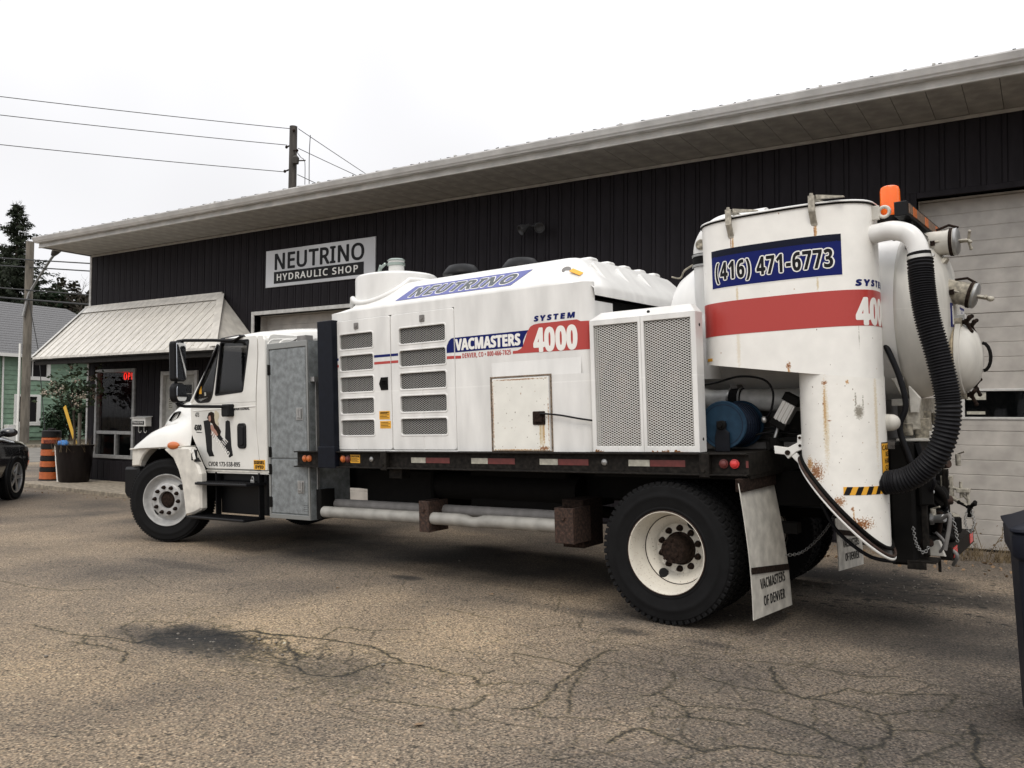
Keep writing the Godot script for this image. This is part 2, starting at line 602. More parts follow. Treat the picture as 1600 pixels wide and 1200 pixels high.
	mat("hedge_green", lin(0.016, 0.03, 0.014), 0.75)
	mat("dry_blossom", lin(0.50, 0.42, 0.34), 0.8)
	mat("pot_brown", lin(0.018, 0.014, 0.013), 0.35, 0.0, streak, 1.0)
	mat("barrel_orange", lin(0.50, 0.115, 0.025), 0.5, 0.0, dirt, 2.0)
	mat("barrel_black", lin(0.014, 0.013, 0.013), 0.6)
	mat("post_yellow", lin(0.62, 0.36, 0.02), 0.5)
	mat("blue_tarp", lin(0.03, 0.16, 0.42), 0.6)
	var cp := mat("car_black", lin(0.010, 0.010, 0.011), 0.18)
	cp.clearcoat_enabled = true
	cp.clearcoat = 0.8
	cp.clearcoat_roughness = 0.05
	mat("alloy", lin(0.50, 0.50, 0.50), 0.28, 0.8)
	mat("alloy_dark", lin(0.03, 0.03, 0.032), 0.4, 0.4)
	mat("bin_blue", lin(0.011, 0.013, 0.021), 0.48, 0.0, fine, 3.0)
	mat("dry_grass", lin(0.17, 0.125, 0.07), 0.9)
	mat("weed_green", lin(0.09, 0.10, 0.035), 0.9)
	mat("dead_leaf", lin(0.21, 0.135, 0.075), 0.85)
	mat("stone", lin(0.15, 0.135, 0.115), 0.9)


# galvanised tread plate from afar: bright flecks over cloudy grey
func mottle_picture() -> ImageTexture:
	var s := 256
	var f := FastNoiseLite.new()
	f.seed = 45
	f.frequency = 0.02
	f.fractal_octaves = 4
	var im := f.get_seamless_image(s, s)
	im.convert(Image.FORMAT_L8)
	var b := im.get_data()
	var r := RandomNumberGenerator.new()
	r.seed = 46
	for y in s:
		for x in s:
			var i := y * s + x
			var k := 0.60 + 0.22 * (b[i] / 255.0) + r.randf_range(-0.07, 0.07)
			var on := (x / 4 + y / 4) % 2 == 0
			k += 0.10 if on and (x % 4 == y % 4) else (0.10 if not on and (x % 4) == 3 - (y % 4) else -0.04)
			if r.randf() < 0.02:
				k += 0.25
			b[i] = int(255 * clampf(k, 0, 1))
	im = Image.create_from_data(s, s, false, Image.FORMAT_L8, b)
	im.convert(Image.FORMAT_RGB8)
	return ImageTexture.create_from_image(im)


# raised diamonds of tread plate
func tread_picture(height: bool) -> ImageTexture:
	var s := 128
	var im := Image.create(s, s, false, Image.FORMAT_RGB8)
	for y in s:
		for x in s:
			var gx := int(x / 16)
			var gy := int(y / 16)
			var px := (x % 16) - 7.5
			var py := (y % 16) - 7.5
			var d := (px + py) * 0.7071 if (gx + gy) % 2 == 0 else (px - py) * 0.7071
			var q := (px - py) * 0.7071 if (gx + gy) % 2 == 0 else (px + py) * 0.7071
			var k := clampf(1.4 - sqrt(d * d / 44.0 + q * q / 4.0), 0.0, 1.0)
			var c := k if height else 0.56 + 0.40 * k + 0.24 * (fmod(absf(sin(x * 12.9898 + y * 78.233)) * 43758.5, 1.0) - 0.5)
			im.set_pixel(x, y, Color(c, c, c))
	return ImageTexture.create_from_image(im)


# ---------- ground ----------
const GX0 := -19.0
const GX1 := 4.0
const GZ0 := -11.2
const GZ1 := -1.2

func ground() -> void:
	var xs := PackedFloat32Array()
	var zs := PackedFloat32Array()
	for t in [-500.0, -250.0, -120.0, -60.0, -40.0, -30.0, -24.0]:
		xs.append(t)
	var x := -20.0
	while x < 5.0:
		xs.append(x)
		x += 0.045 if x > -5.75 and x < -2.75 else 0.5
	for t in [6.0, 10.0, 20.0, 40.0, 90.0, 200.0, 500.0]:
		xs.append(t)
	for t in [-500.0, -250.0, -120.0, -60.0, -40.0, -28.0, -20.0, -14.0]:
		zs.append(t)
	var z := -12.0
	while z < 0.0:
		zs.append(z)
		z += 0.04 if z > -4.45 and z < -3.15 else 0.4
	for t in [2.0, 6.0, 12.0, 30.0, 90.0, 200.0, 500.0]:
		zs.append(t)
	var f := FastNoiseLite.new()
	f.seed = 9
	f.frequency = 1.6
	var p := []
	for j in zs.size():
		var row := PackedVector3Array()
		for i in xs.size():
			row.append(V(xs[i], hole_depth(xs[i], zs[j], f), zs[j]))
		p.append(row)
	var g := Geo.new()
	g.grid(p)
	for i in g.v.size():
		g.u[i] = Vector2(g.v[i].x, g.v[i].z) / 1.05
		g.w.append(Vector2((g.v[i].x - GX0) / (GX1 - GX0), (g.v[i].z - GZ0) / (GZ1 - GZ0)))
	var m := StandardMaterial3D.new()
	m.albedo_texture = aggregate_picture()
	m.roughness = 0.92
	m.heightmap_enabled = true
	m.heightmap_texture = aggregate_height
	m.heightmap_scale = 0.5
	m.detail_enabled = true
	m.detail_uv_layer = BaseMaterial3D.DETAIL_UV_2
	m.detail_blend_mode = BaseMaterial3D.BLEND_MODE_MUL
	m.detail_albedo = stain_picture()
	structure(add("ground", g, m, self), "worn grey brown asphalt lot with cracks and a shallow pothole")


# the shallow worn hollow in front of the truck
func hole_depth(x: float, z: float, f: FastNoiseLite) -> float:
	var k := f.get_noise_2d(x, z)
	var a := (x + 4.62) / (0.62 + k * 0.25)
	var b := (z + 3.83) / (0.27 + k * 0.12)
	var d := sqrt(a * a + b * b)
	var s := 1.0 - (smoothstep(0.84, 1.02, d) if z < -3.83 else smoothstep(0.45, 1.1, d))
	var a2 := (x + 3.75) / 0.45
	var b2 := (z + 3.86) / 0.2
	var s2 := 1.0 - smoothstep(0.7, 1.15, sqrt(a2 * a2 + b2 * b2) + k * 0.4)
	return -0.028 * s * (0.75 + 0.5 * k) - 0.010 * s2 * (1.0 - s)


var aggregate_height: ImageTexture

func aggregate_picture() -> ImageTexture:
	var s := 512
	var f := FastNoiseLite.new()
	f.noise_type = FastNoiseLite.TYPE_CELLULAR
	f.cellular_return_type = FastNoiseLite.RETURN_CELL_VALUE
	f.frequency = 0.21
	f.fractal_type = FastNoiseLite.FRACTAL_NONE
	f.seed = 3
	var cell := f.get_seamless_image(s, s, false, false, 0.08)
	cell.convert(Image.FORMAT_L8)
	f.cellular_return_type = FastNoiseLite.RETURN_DISTANCE
	var dist := f.get_seamless_image(s, s, false, false, 0.08)
	dist.convert(Image.FORMAT_L8)
	var f2 := FastNoiseLite.new()
	f2.frequency = 0.09
	f2.seed = 8
	f2.fractal_octaves = 4
	var soft := f2.get_seamless_image(s, s)
	soft.convert(Image.FORMAT_L8)
	var a := cell.get_data()
	var d := dist.get_data()
	var b := soft.get_data()
	var col := PackedByteArray()
	col.resize(s * s * 3)
	var hei := PackedByteArray()
	hei.resize(s * s)
	var r := RandomNumberGenerator.new()
	r.seed = 77
	for i in s * s:
		var v := a[i] / 255.0
		var q := b[i] / 255.0
		var k := 0.60 + (q - 0.5) * 0.44 + r.randf_range(-0.07, 0.07)
		var warm := 0.0
		if v > 0.84:
			k += 0.26 * (1.0 - d[i] / 255.0)
		elif v > 0.70:
			k += 0.11
			warm = 0.02
		elif v < 0.17:
			k -= 0.17
		k = clampf(k, 0.14, 1.0)
		col[i * 3] = int(255 * clampf(k + warm, 0, 1))
		col[i * 3 + 1] = int(255 * k)
		col[i * 3 + 2] = int(255 * clampf(k - warm, 0, 1))
		hei[i] = int(255 * clampf(0.5 + (k - 0.6) * 0.9, 0, 1))
	aggregate_height = ImageTexture.create_from_image(Image.create_from_data(s, s, false, Image.FORMAT_L8, hei))
	return ImageTexture.create_from_image(Image.create_from_data(s, s, false, Image.FORMAT_RGB8, col))


# worn and stained asphalt over the lot: oil, dust and dirt-filled cracks where they lie
func stain_picture() -> ImageTexture:
	var w := 512
	var h := 256
	var f := FastNoiseLite.new()
	f.seed = 31
	f.frequency = 0.55
	f.fractal_octaves = 5
	var f2 := FastNoiseLite.new()
	f2.seed = 32
	f2.frequency = 0.16
	f2.fractal_octaves = 3
	var hole := FastNoiseLite.new()
	hole.seed = 9
	hole.frequency = 1.6
	var col := PackedByteArray()
	col.resize(w * h * 3)
	# x, z, radius x, radius z, strength
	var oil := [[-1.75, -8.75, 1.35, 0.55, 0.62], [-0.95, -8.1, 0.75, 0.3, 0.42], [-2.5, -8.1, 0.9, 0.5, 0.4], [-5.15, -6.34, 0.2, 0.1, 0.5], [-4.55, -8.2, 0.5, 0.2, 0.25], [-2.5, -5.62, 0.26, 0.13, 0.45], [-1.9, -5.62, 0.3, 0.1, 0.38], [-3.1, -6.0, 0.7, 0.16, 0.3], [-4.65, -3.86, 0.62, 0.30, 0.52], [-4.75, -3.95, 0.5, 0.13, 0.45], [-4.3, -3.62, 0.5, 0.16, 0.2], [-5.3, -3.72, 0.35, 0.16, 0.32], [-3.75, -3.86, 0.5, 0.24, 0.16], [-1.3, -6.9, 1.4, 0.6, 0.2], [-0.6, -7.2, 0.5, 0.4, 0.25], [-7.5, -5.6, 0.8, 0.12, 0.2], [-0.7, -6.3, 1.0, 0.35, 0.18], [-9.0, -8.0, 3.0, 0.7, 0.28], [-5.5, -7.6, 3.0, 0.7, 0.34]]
	for j in h:
		var z := GZ0 + (GZ1 - GZ0) * (j + 0.5) / h
		for i in w:
			var x := GX0 + (GX1 - GX0) * (i + 0.5) / w
			var a := f.get_noise_2d(x, z)
			var b := f2.get_noise_2d(x, z)
			var k := 0.645 + a * 0.17 + b * 0.16
			var near := smoothstep(-6.5, -2.8, z) * smoothstep(-1.2, -4.2, x)
			k += near * 0.06
			k -= 0.05 * smoothstep(-3.2, -1.5, x) * smoothstep(-7.5, -5.5, z)
			var warm := 0.5 + 0.5 * near + b * 0.5 + a * 0.3
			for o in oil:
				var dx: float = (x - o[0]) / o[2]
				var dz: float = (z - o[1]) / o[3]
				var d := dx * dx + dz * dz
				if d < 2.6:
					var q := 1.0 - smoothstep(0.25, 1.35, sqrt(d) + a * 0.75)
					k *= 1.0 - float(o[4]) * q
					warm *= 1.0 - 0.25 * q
			k = clampf(k, 0.08, 1.0)
			var t := (j * w + i) * 3
			col[t] = int(255 * clampf(k * (1.045 + 0.05 * warm), 0, 1))
			col[t + 1] = int(255 * clampf(k * (0.962 + 0.010 * warm), 0, 1))
			col[t + 2] = int(255 * clampf(k * (0.875 - 0.07 * warm), 0, 1))
	var im := Image.create_from_data(w, h, false, Image.FORMAT_RGB8, col)
	im.resize(2048, 1024, Image.INTERPOLATE_CUBIC)
	var r := RandomNumberGenerator.new()
	r.seed = 12
	cracks(im, r, Rect2(-3.3, -5.9, 3.6, 2.4), 0.21, 0.55, 0.5)
	cracks(im, r, Rect2(-2.3, -5.5, 2.4, 1.6), 0.13, 0.30, 0.4)
	cracks(im, r, Rect2(-6.0, -4.6, 3.2, 1.3), 0.20, 0.30, 0.5)
	cracks(im, r, Rect2(-5.5, -4.3, 1.8, 0.6), 0.11, 0.5, 0.6)
	cracks(im, r, Rect2(-8.5, -6.4, 5.0, 2.0), 0.5, 0.3, 0.5)
	cracks(im, r, Rect2(-12.0, -9.0, 6.0, 3.5), 0.8, 0.22, 0.6)
	for c in [
		[1.1, -5.10, -3.53, -5.14, -3.72, -5.08, -3.83, -4.97, -3.90, -4.85, -4.02, -4.76, -4.17, -4.55, -4.18, -4.43, -4.23],
		[0.8, -4.43, -4.23, -4.20, -4.28, -3.94, -4.31, -3.78, -4.32, -3.57, -4.23, -3.37, -4.15],
		[0.8, -4.03, -3.75, -3.86, -3.75, -3.71, -3.67, -3.55, -3.72, -3.50, -3.83, -3.53, -4.00, -3.47, -4.08, -3.35, -4.15],
		[0.6, -3.35, -4.15, -3.18, -4.16, -3.03, -4.14, -2.85, -4.15, -2.73, -4.04, -2.62, -4.19],
		[0.5, -3.11, -3.53, -2.85, -3.58, -2.70, -3.62, -2.59, -3.63, -2.57, -3.77, -2.61, -3.93],
		[0.6, -6.19, -3.43, -5.69, -3.42, -5.41, -3.52, -5.10, -3.53],
		[0.6, -5.50, -3.31, -5.20, -3.37, -4.95, -3.35, -4.79, -3.20],
		[0.5, -5.59, -3.45, -5.38, -3.34, -5.39, -3.24],
		[0.5, -8.02, -4.15, -7.50, -4.15, -7.14, -4.23, -6.92, -4.46],
		[0.5, -4.97, -3.90, -4.77, -3.85, -4.75, -3.99, -4.60, -3.97],
		[0.5, -4.20, -4.28, -4.31, -4.58, -4.08, -4.63, -3.87, -4.82],
		[0.5, -5.10, -3.53, -5.58, -3.73, -5.68, -3.89, -5.37, -4.04],
		[0.4, -4.06, -5.50, -3.84, -5.45, -3.61, -5.41],
		[0.8, -2.37, -3.81, -2.30, -3.88, -2.32, -4.08, -2.39, -4.34, -2.41, -4.59, -2.45, -4.81, -2.46, -5.07, -2.40, -5.15],
		[0.6, -2.43, -4.78, -2.26, -4.22, -2.10, -3.90],
		[0.6, -2.93, -4.70, -2.79, -4.71, -2.61, -4.70, -2.43, -4.66],
		[0.5, -2.60, -4.17, -2.48, -4.25, -2.36, -4.26],
		[0.5, -2.41, -4.79, -2.28, -4.88, -2.03, -4.88, -1.92, -4.88, -1.86, -4.77, -1.83, -4.51],
		[0.7, -1.90, -4.36, -1.84, -4.47, -1.68, -4.35, -1.56, -4.20, -1.43, -4.23, -1.30, -4.23],
		[0.6, -1.66, -4.34, -1.49, -4.42, -1.32, -4.50],
		[0.7, -1.47, -5.34, -1.36, -5.03, -1.27, -4.88, -1.17, -4.82, -1.09, -4.90, -0.98, -5.14, -0.88, -5.11, -0.66, -5.22, -0.46, -5.35],
		[0.6, -1.69, -5.36, -1.50, -5.40, -1.32, -5.44, -1.13, -5.44, -1.02, -5.40, -0.79, -5.52],
		[0.6, -1.73, -4.89, -1.52, -4.82, -1.38, -4.84, -1.26, -4.85],
		[0.8, -1.32, -4.50, -1.15, -4.42, -1.00, -4.38, -0.89, -4.28, -0.76, -4.23, -0.69, -4.32, -0.68, -4.57, -0.76, -4.76, -0.92, -4.82, -1.03, -4.85, -1.17, -4.82],
		[0.5, -1.08, -4.78, -1.01, -4.38],
		[0.6, -0.76, -4.76, -0.63, -4.93, -0.50, -4.99, -0.46, -5.35],
		[0.6, -0.67, -4.57, -0.55, -4.65, -0.41, -4.67, -0.26, -4.79],
		[0.8, -1.76, -3.66, -1.76, -3.71, -1.73, -3.90, -1.66, -3.92, -1.58, -3.88, -1.48, -3.84, -1.35, -3.81, -1.25, -3.95, -1.12, -3.99, -1.02, -3.98, -0.89, -4.03],
		[0.5, -1.44, -3.61, -1.38, -3.73, -1.35, -3.81],
		[0.6, -0.76, -4.23, -0.72, -4.08, -0.73, -3.99],
		[0.6, -0.56, -4.14, -0.51, -4.30, -0.45, -4.43, -0.38, -4.57],
		[1.0, -0.36, -4.88, -0.32, -4.66, -0.32, -4.43, -0.28, -4.28],
		[0.5, -0.51, -4.30, -0.45, -4.30, -0.36, -4.27],
		[0.5, -1.79, -4.22, -1.72, -4.10, -1.56, -4.20],
		[0.5, -2.30, -3.88, -2.18, -3.79, -2.04, -3.88, -1.92, -3.93]]:
		var pts := []
		for i in range(1, c.size(), 2):
			pts.append(Vector2(c[i], c[i + 1]))
		ragged(im, r, pts, c[0] * (1.0 if c[1] < -2.9 else 0.82))
	# rim of the hollow
	var ring := []
	for i in 61:
		var t := TAU * i / 60.0
		var k2 := hole.get_noise_2d(-4.62 + 0.6 * cos(t), -3.83 + 0.27 * sin(t))
		ring.append(Vector2(-4.62 + (0.62 + k2 * 0.25) * cos(t) * 0.98, -3.83 + (0.27 + k2 * 0.12) * sin(t) * 0.98))
	for i in 60:
		if ring[i].y < -3.8 or i % 3 == 0:
			line(im, ring[i], ring[i + 1], r.randf_range(0.5, 1.2), 0.6)
	# loose dark grit lying in the hollow and along its edge
	for i in 2600:
		var t := r.randf() * TAU
		var d := sqrt(r.randf()) * 1.25
		var q := Vector2(-4.66 + 0.66 * d * cos(t), -3.88 + 0.30 * d * sin(t))
		var e := hole.get_noise_2d(q.x * 2.0, q.y * 2.0) * 0.9
		if d + e < 0.95:
			dab(im, q, r.randf_range(0.4, 1.7), 0.78 if r.randf() < 0.7 else 1.1)
	for i in 1500:
		var q := Vector2(r.randfn(-3.7, 0.35), r.randfn(-3.72, 0.22))
		dab(im, q, r.randf_range(0.4, 1.2), 0.82 if r.randf() < 0.7 else 1.06)
	# little dark spots and pebbles
	for i in 5200:
		var q := Vector2(r.randf_range(-15, 1), r.randf_range(-10.8, -1.8))
		dab(im, q, r.randf_range(0.4, 1.3), 0.5 if r.randf() < 0.6 else 1.35)
	for i in 260:
		var q := Vector2(r.randfn(-1.3, 0.9), r.randfn(-8.3, 0.6))
		dab(im, q, r.randf_range(0.8, 3.0), 0.4)
	return ImageTexture.create_from_image(im)

func dab(im: Image, p: Vector2, r: float, k: float) -> void:
	var c := Vector2((p.x - GX0) / (GX1 - GX0) * 2048.0, (p.y - GZ0) / (GZ1 - GZ0) * 1024.0)
	var n := int(ceil(r))
	for y in range(int(c.y) - n, int(c.y) + n + 1):
		for x in range(int(c.x) - n, int(c.x) + n + 1):
			if x < 0 or y < 0 or x > 2047 or y > 1023:
				continue
			var a := clampf(r + 0.5 - Vector2(x, y).distance_to(c), 0.0, 1.0)
			if a > 0.0:
				var o := im.get_pixel(x, y)
				var q := lerpf(1.0, k, a)
				im.set_pixel(x, y, Color(minf(o.r * q, 1), minf(o.g * q, 1), minf(o.b * q * (0.97 if k < 1.0 else 1.0), 1)))

func line(im: Image, a: Vector2, b: Vector2, r: float, k: float) -> void:
	var n := int(a.distance_to(b) / 0.012) + 1
	for i in n:
		dab(im, a.lerp(b, float(i) / n), r, k)

# one crack through the given points, ragged and of uneven width, with short side splits
func ragged(im: Image, r: RandomNumberGenerator, pts: Array, wide: float) -> void:
	for k in pts.size() - 1:
		var a: Vector2 = pts[k]
		var b: Vector2 = pts[k + 1]
		var n := int(a.distance_to(b) / 0.03) + 2
		var side := (b - a).orthogonal().normalized()
		var prev := a
		for i in range(1, n + 1):
			var t := float(i) / n
			var q := a.lerp(b, t) + side * (r.randf_range(-0.014, 0.014) if i < n else 0.0)
			line(im, prev, q, wide * r.randf_range(0.5, 1.15), r.randf_range(0.30, 0.50))
			dab(im, q, wide * 2.4, 0.94)
			if r.randf() < 0.10:
				var d := Vector2.from_angle(r.randf() * TAU) * r.randf_range(0.04, 0.14)
				line(im, q, q + d, wide * 0.45, 0.6)
			prev = q

# wandering cracks along the sides of uneven cells
func cracks(im: Image, r: RandomNumberGenerator, area: Rect2, cell: float, share: float, strong: float) -> void:
	var cols := int(area.size.x / cell) + 1
	var rows := int(area.size.y / cell) + 1
	var p := {}
	for j in rows + 1:
		for i in cols + 1:
			p[Vector2i(i, j)] = area.position + Vector2((i + 0.5 * (j % 2)) * cell, j * cell) + Vector2(r.randf_range(-0.38, 0.38), r.randf_range(-0.38, 0.38)) * cell
	for j in rows + 1:
		for i in cols + 1:
			for d in [Vector2i(1, 0), Vector2i(0, 1), Vector2i(-1 + 2 * (j % 2), 1)]:
				var o: Vector2i = Vector2i(i, j) + d
				if not p.has(o) or r.randf() > share * (0.85 if d.x == 1 and d.y == 0 else 0.55):
					continue
				var a: Vector2 = p[Vector2i(i, j)]
				var b: Vector2 = p[o]
				var wide := r.randf_range(0.22, 0.85) * strong
				var dark := r.randf_range(0.42, 0.68)
				var n := int(a.distance_to(b) / 0.035) + 2
				var side := (b - a).orthogonal().normalized()
				var bow := r.randf_range(-0.05, 0.05) * a.distance_to(b)
				var prev := a
				var off := 0.0
				for k in range(1, n + 1):
					var t := float(k) / n
					off = off * 0.6 + r.randf_range(-0.016, 0.016)
					var q := a.lerp(b, t) + side * (off * (1.0 - t) + bow * 4.0 * t * (1.0 - t))
					line(im, prev, q, wide * r.randf_range(0.7, 1.3), dark)
					prev = q


# ---------- the shop ----------
func building() -> void:
	var b := node("workshop_building", self, V(0, 0, 0))
	tag(b, "long low workshop clad in dark vertical boards with white gutter and soffit", "building")
	var x0 := -18.07
	var x1 := 7.0
	# openings: x0, y0, x1, y1
	var holes := [[-1.31, -0.1, 2.4, 4.14], [-12.74, -0.1, -9.0, 3.40], [-17.75, 0.575, -16.36, 2.485], [-15.47, -0.1, -14.34, 2.39]]
	# carcass behind the boards, left open behind the openings
	var g := Geo.new()
	var edges := [x0 + 0.02, -17.75, -16.36, -15.47, -14.34, -12.74, -9.0, -1.31, 2.4, x1]
	for i in edges.size() - 1:
		var mid: float = (edges[i] + edges[i + 1]) / 2
		var lo := 0.0
		var hi := 0.0
		for h in holes:
			if mid > h[0] and mid < h[2]:
				lo = h[1]
				hi = h[3]
		if hi == 0.0:
			g.box(V(edges[i], 0.0, WALL - 0.16), V(edges[i + 1], 5.04, WALL - 0.011))
		else:
			g.box(V(edges[i], hi, WALL - 0.16), V(edges[i + 1], 5.04, WALL - 0.011))
			if lo > 0:
				g.box(V(edges[i], 0.0, WALL - 0.16), V(edges[i + 1], lo, WALL - 0.011))
	g.box(V(x0, 0, -22.0), V(x0 + 0.15, 5.04, WALL - 0.165))
	g.box(V(x1 - 0.15, 0, -22.0), V(x1, 5.04, WALL - 0.165))
	g.box(V(x0, 0, -22.15), V(x1, 5.04, -22.0))
	add("wall", g, M.siding, b)
	# boards, each with a narrow batten-like strip between grooves beside it
	var step := 0.213
	var wide := {}
	var x := x0 + 0.03
	while x < x1 - 0.03:
		for part in 2:
			var a := x if part == 0 else x + step - 0.056
			var c := (x + step - 0.064) if part == 0 else x + step - 0.008
			var spans := [[0.03, 5.035, a, c]]
			for h in holes:
				if c > h[0] - 0.07 and a < h[2] + 0.07:
					spans = [[h[3] + 0.07, 5.035, a, c]]
					if h[1] > 0:
						spans.append([0.03, h[1] - 0.07, a, c])
					# the strips left beside the opening
					if a < h[0] - 0.085:
						spans.append([maxf(h[1] - 0.07, 0.03), h[3] + 0.07, a, h[0] - 0.07])
					if c > h[2] + 0.085:
						spans.append([maxf(h[1] - 0.07, 0.03), h[3] + 0.07, h[2] + 0.07, c])
			for s in spans:
				var key := "%.3f %.3f %.3f" % [s[3] - s[2], s[1] - s[0], part]
				if not wide.has(key):
					var q := Geo.new()
					q.box(V(0, 0, 0), V(s[3] - s[2], s[1] - s[0], 0.021 if part == 0 else 0.024), 0.004)
					wide[key] = q.build()
				var o := add("plank", wide[key], M.siding, b)
				o.position = V(s[2], s[0], WALL - 0.022 + rng.randf_range(-0.0015, 0.0015))
		x += step
	# white corner trim
	g = Geo.new()
	g.box(V(x0 - 0.035, 0.02, WALL - 0.12), V(x0 + 0.03, 5.03, WALL + 0.012), 0.004)
	add("corner_trim", g, M.trim_white, b)
	# roof with ribs, and the gable ends
	g = Geo.new()
	var ridge := V(0, 7.0, -16.6)
	g.quad(V(x0 - 0.16, 5.243, -9.90), V(x1 + 0.2, 5.243, -9.90), V(x1 + 0.2, ridge.y, ridge.z), V(x0 - 0.16, ridge.y, ridge.z))
	g.quad(V(x1 + 0.2, 5.24, -23.3), V(x0 - 0.16, 5.24, -23.3), V(x0 - 0.16, ridge.y, ridge.z), V(x1 + 0.2, ridge.y, ridge.z))
	for i in 75:
		var rx := x0 - 0.1 + i * 0.338
		var d := (ridge - V(0, 5.24, -9.86)).normalized()
		var bs := Basis(Vector3.RIGHT, d.cross(Vector3.RIGHT) * -1.0, d)
		g.obox(V(rx, 5.262, -9.93) + d * 3.42, V(0.03, 0.03, 6.9), Basis(Vector3.RIGHT, V(0, d.z, -d.y) * -1.0, -d), 0.008)
	add("roof", g, M.roof_metal, b)
	for s in [x0, x1]:
		g = Geo.new()
		g.xf = Transform3D(Basis(V(0, 0, -1), V(0, 1, 0), V(1, 0, 0)), V(s, 0, 0))
		g.prism(pv([10.05, 5.04, 23.0, 5.04, 23.0, 5.22, 16.6, 6.97, 10.05, 5.22]), -0.05, 0.0)
		add("gable_wall", g, M.siding, b)
	# gutter and fascia
	g = Geo.new()
	g.xf = Transform3D(Basis(V(0, 0, 1), V(0, 1, 0), V(-1, 0, 0)), V(x1 + 0.2, 0, 0))
	g.prism(pv([-10.0, 5.135, -9.915, 5.135, -9.905, 5.15, -9.885, 5.165, -9.865, 5.20, -9.85, 5.225, -9.85, 5.24, -9.858, 5.24, -9.865, 5.228, -9.99, 5.15, -10.0, 5.15]), 0.0, x1 - x0 + 0.36)
	add("gutter", g, M.gutter_grey, b)
	g = Geo.new()
	g.box(V(x0 - 0.14, 5.045, -10.022), V(x1 + 0.18, 5.235, -10.002), 0.003)
	g.box(V(x0 - 0.14, 5.036, -10.03), V(x1 + 0.18, 5.062, -9.99), 0.006)
	g.box(V(x0 - 0.141, 5.046, -22.9), V(x0 - 0.121, 5.23, -10.03), 0.003)
	add("fascia", g, M.fascia_grey, b)
	for gx in [-17.2, -14.9, -12.4, -9.9, -7.2, -4.6, -2.15, -1.0]:
		g = Geo.new()
		g.box(V(gx, 5.236, -10.0), V(gx + 0.03, 5.262, -9.845), 0.003)
		add("gutter_hanger", g, M.trim_white, b)
	# soffit panels
	g = Geo.new()
	g.box(V(0, 0, 0), V(0.343, 0.012, 1.05), 0.004)
	var sp := g.build()
	for i in 73:
		var o := add("soffit_panel", sp, M.soffit_grey, b)
		o.position = V(x0 - 0.12 + i * 0.349, 5.046 + rng.randf_range(-0.0015, 0.0015), WALL + 0.02)
	g = Geo.new()
	g.box(V(x0 + 0.03, 5.0, WALL + 0.003), V(x1, 5.043, WALL + 0.03), 0.006)
	add("soffit_trim", g, M.soffit_grey, b)
	garage_door(b, -1.31, 2.4, 4.14, WALL - 0.30, true)
	garage_door(b, -12.74, -9.0, 3.40, WALL - 0.34, false)
	office(b)
	awning(b)
	# concrete step along the office
	g = Geo.new()
	g.prism(pv([-18.3, 9.78, -17.5, 9.70, -16.2, 9.60, -14.5, 9.45, -12.9, 9.40, -12.85, 11.1, -18.3, 11.1]), 0, 0.085, 0.012)
	var slab := Geo.new()
	slab.xf = Transform3D(Basis(V(1, 0, 0), V(0, 0, -1), V(0, 1, 0)), Vector3.ZERO)
	slab.prism(pv([-18.3, 9.78, -17.5, 9.70, -16.2, 9.60, -14.5, 9.45, -12.9, 9.40, -12.85, 11.08, -18.3, 11.08]), -0.02, 0.085, 0.012)
	structure(add("pavement", slab, M.concrete, self), "low concrete slab along the office front")


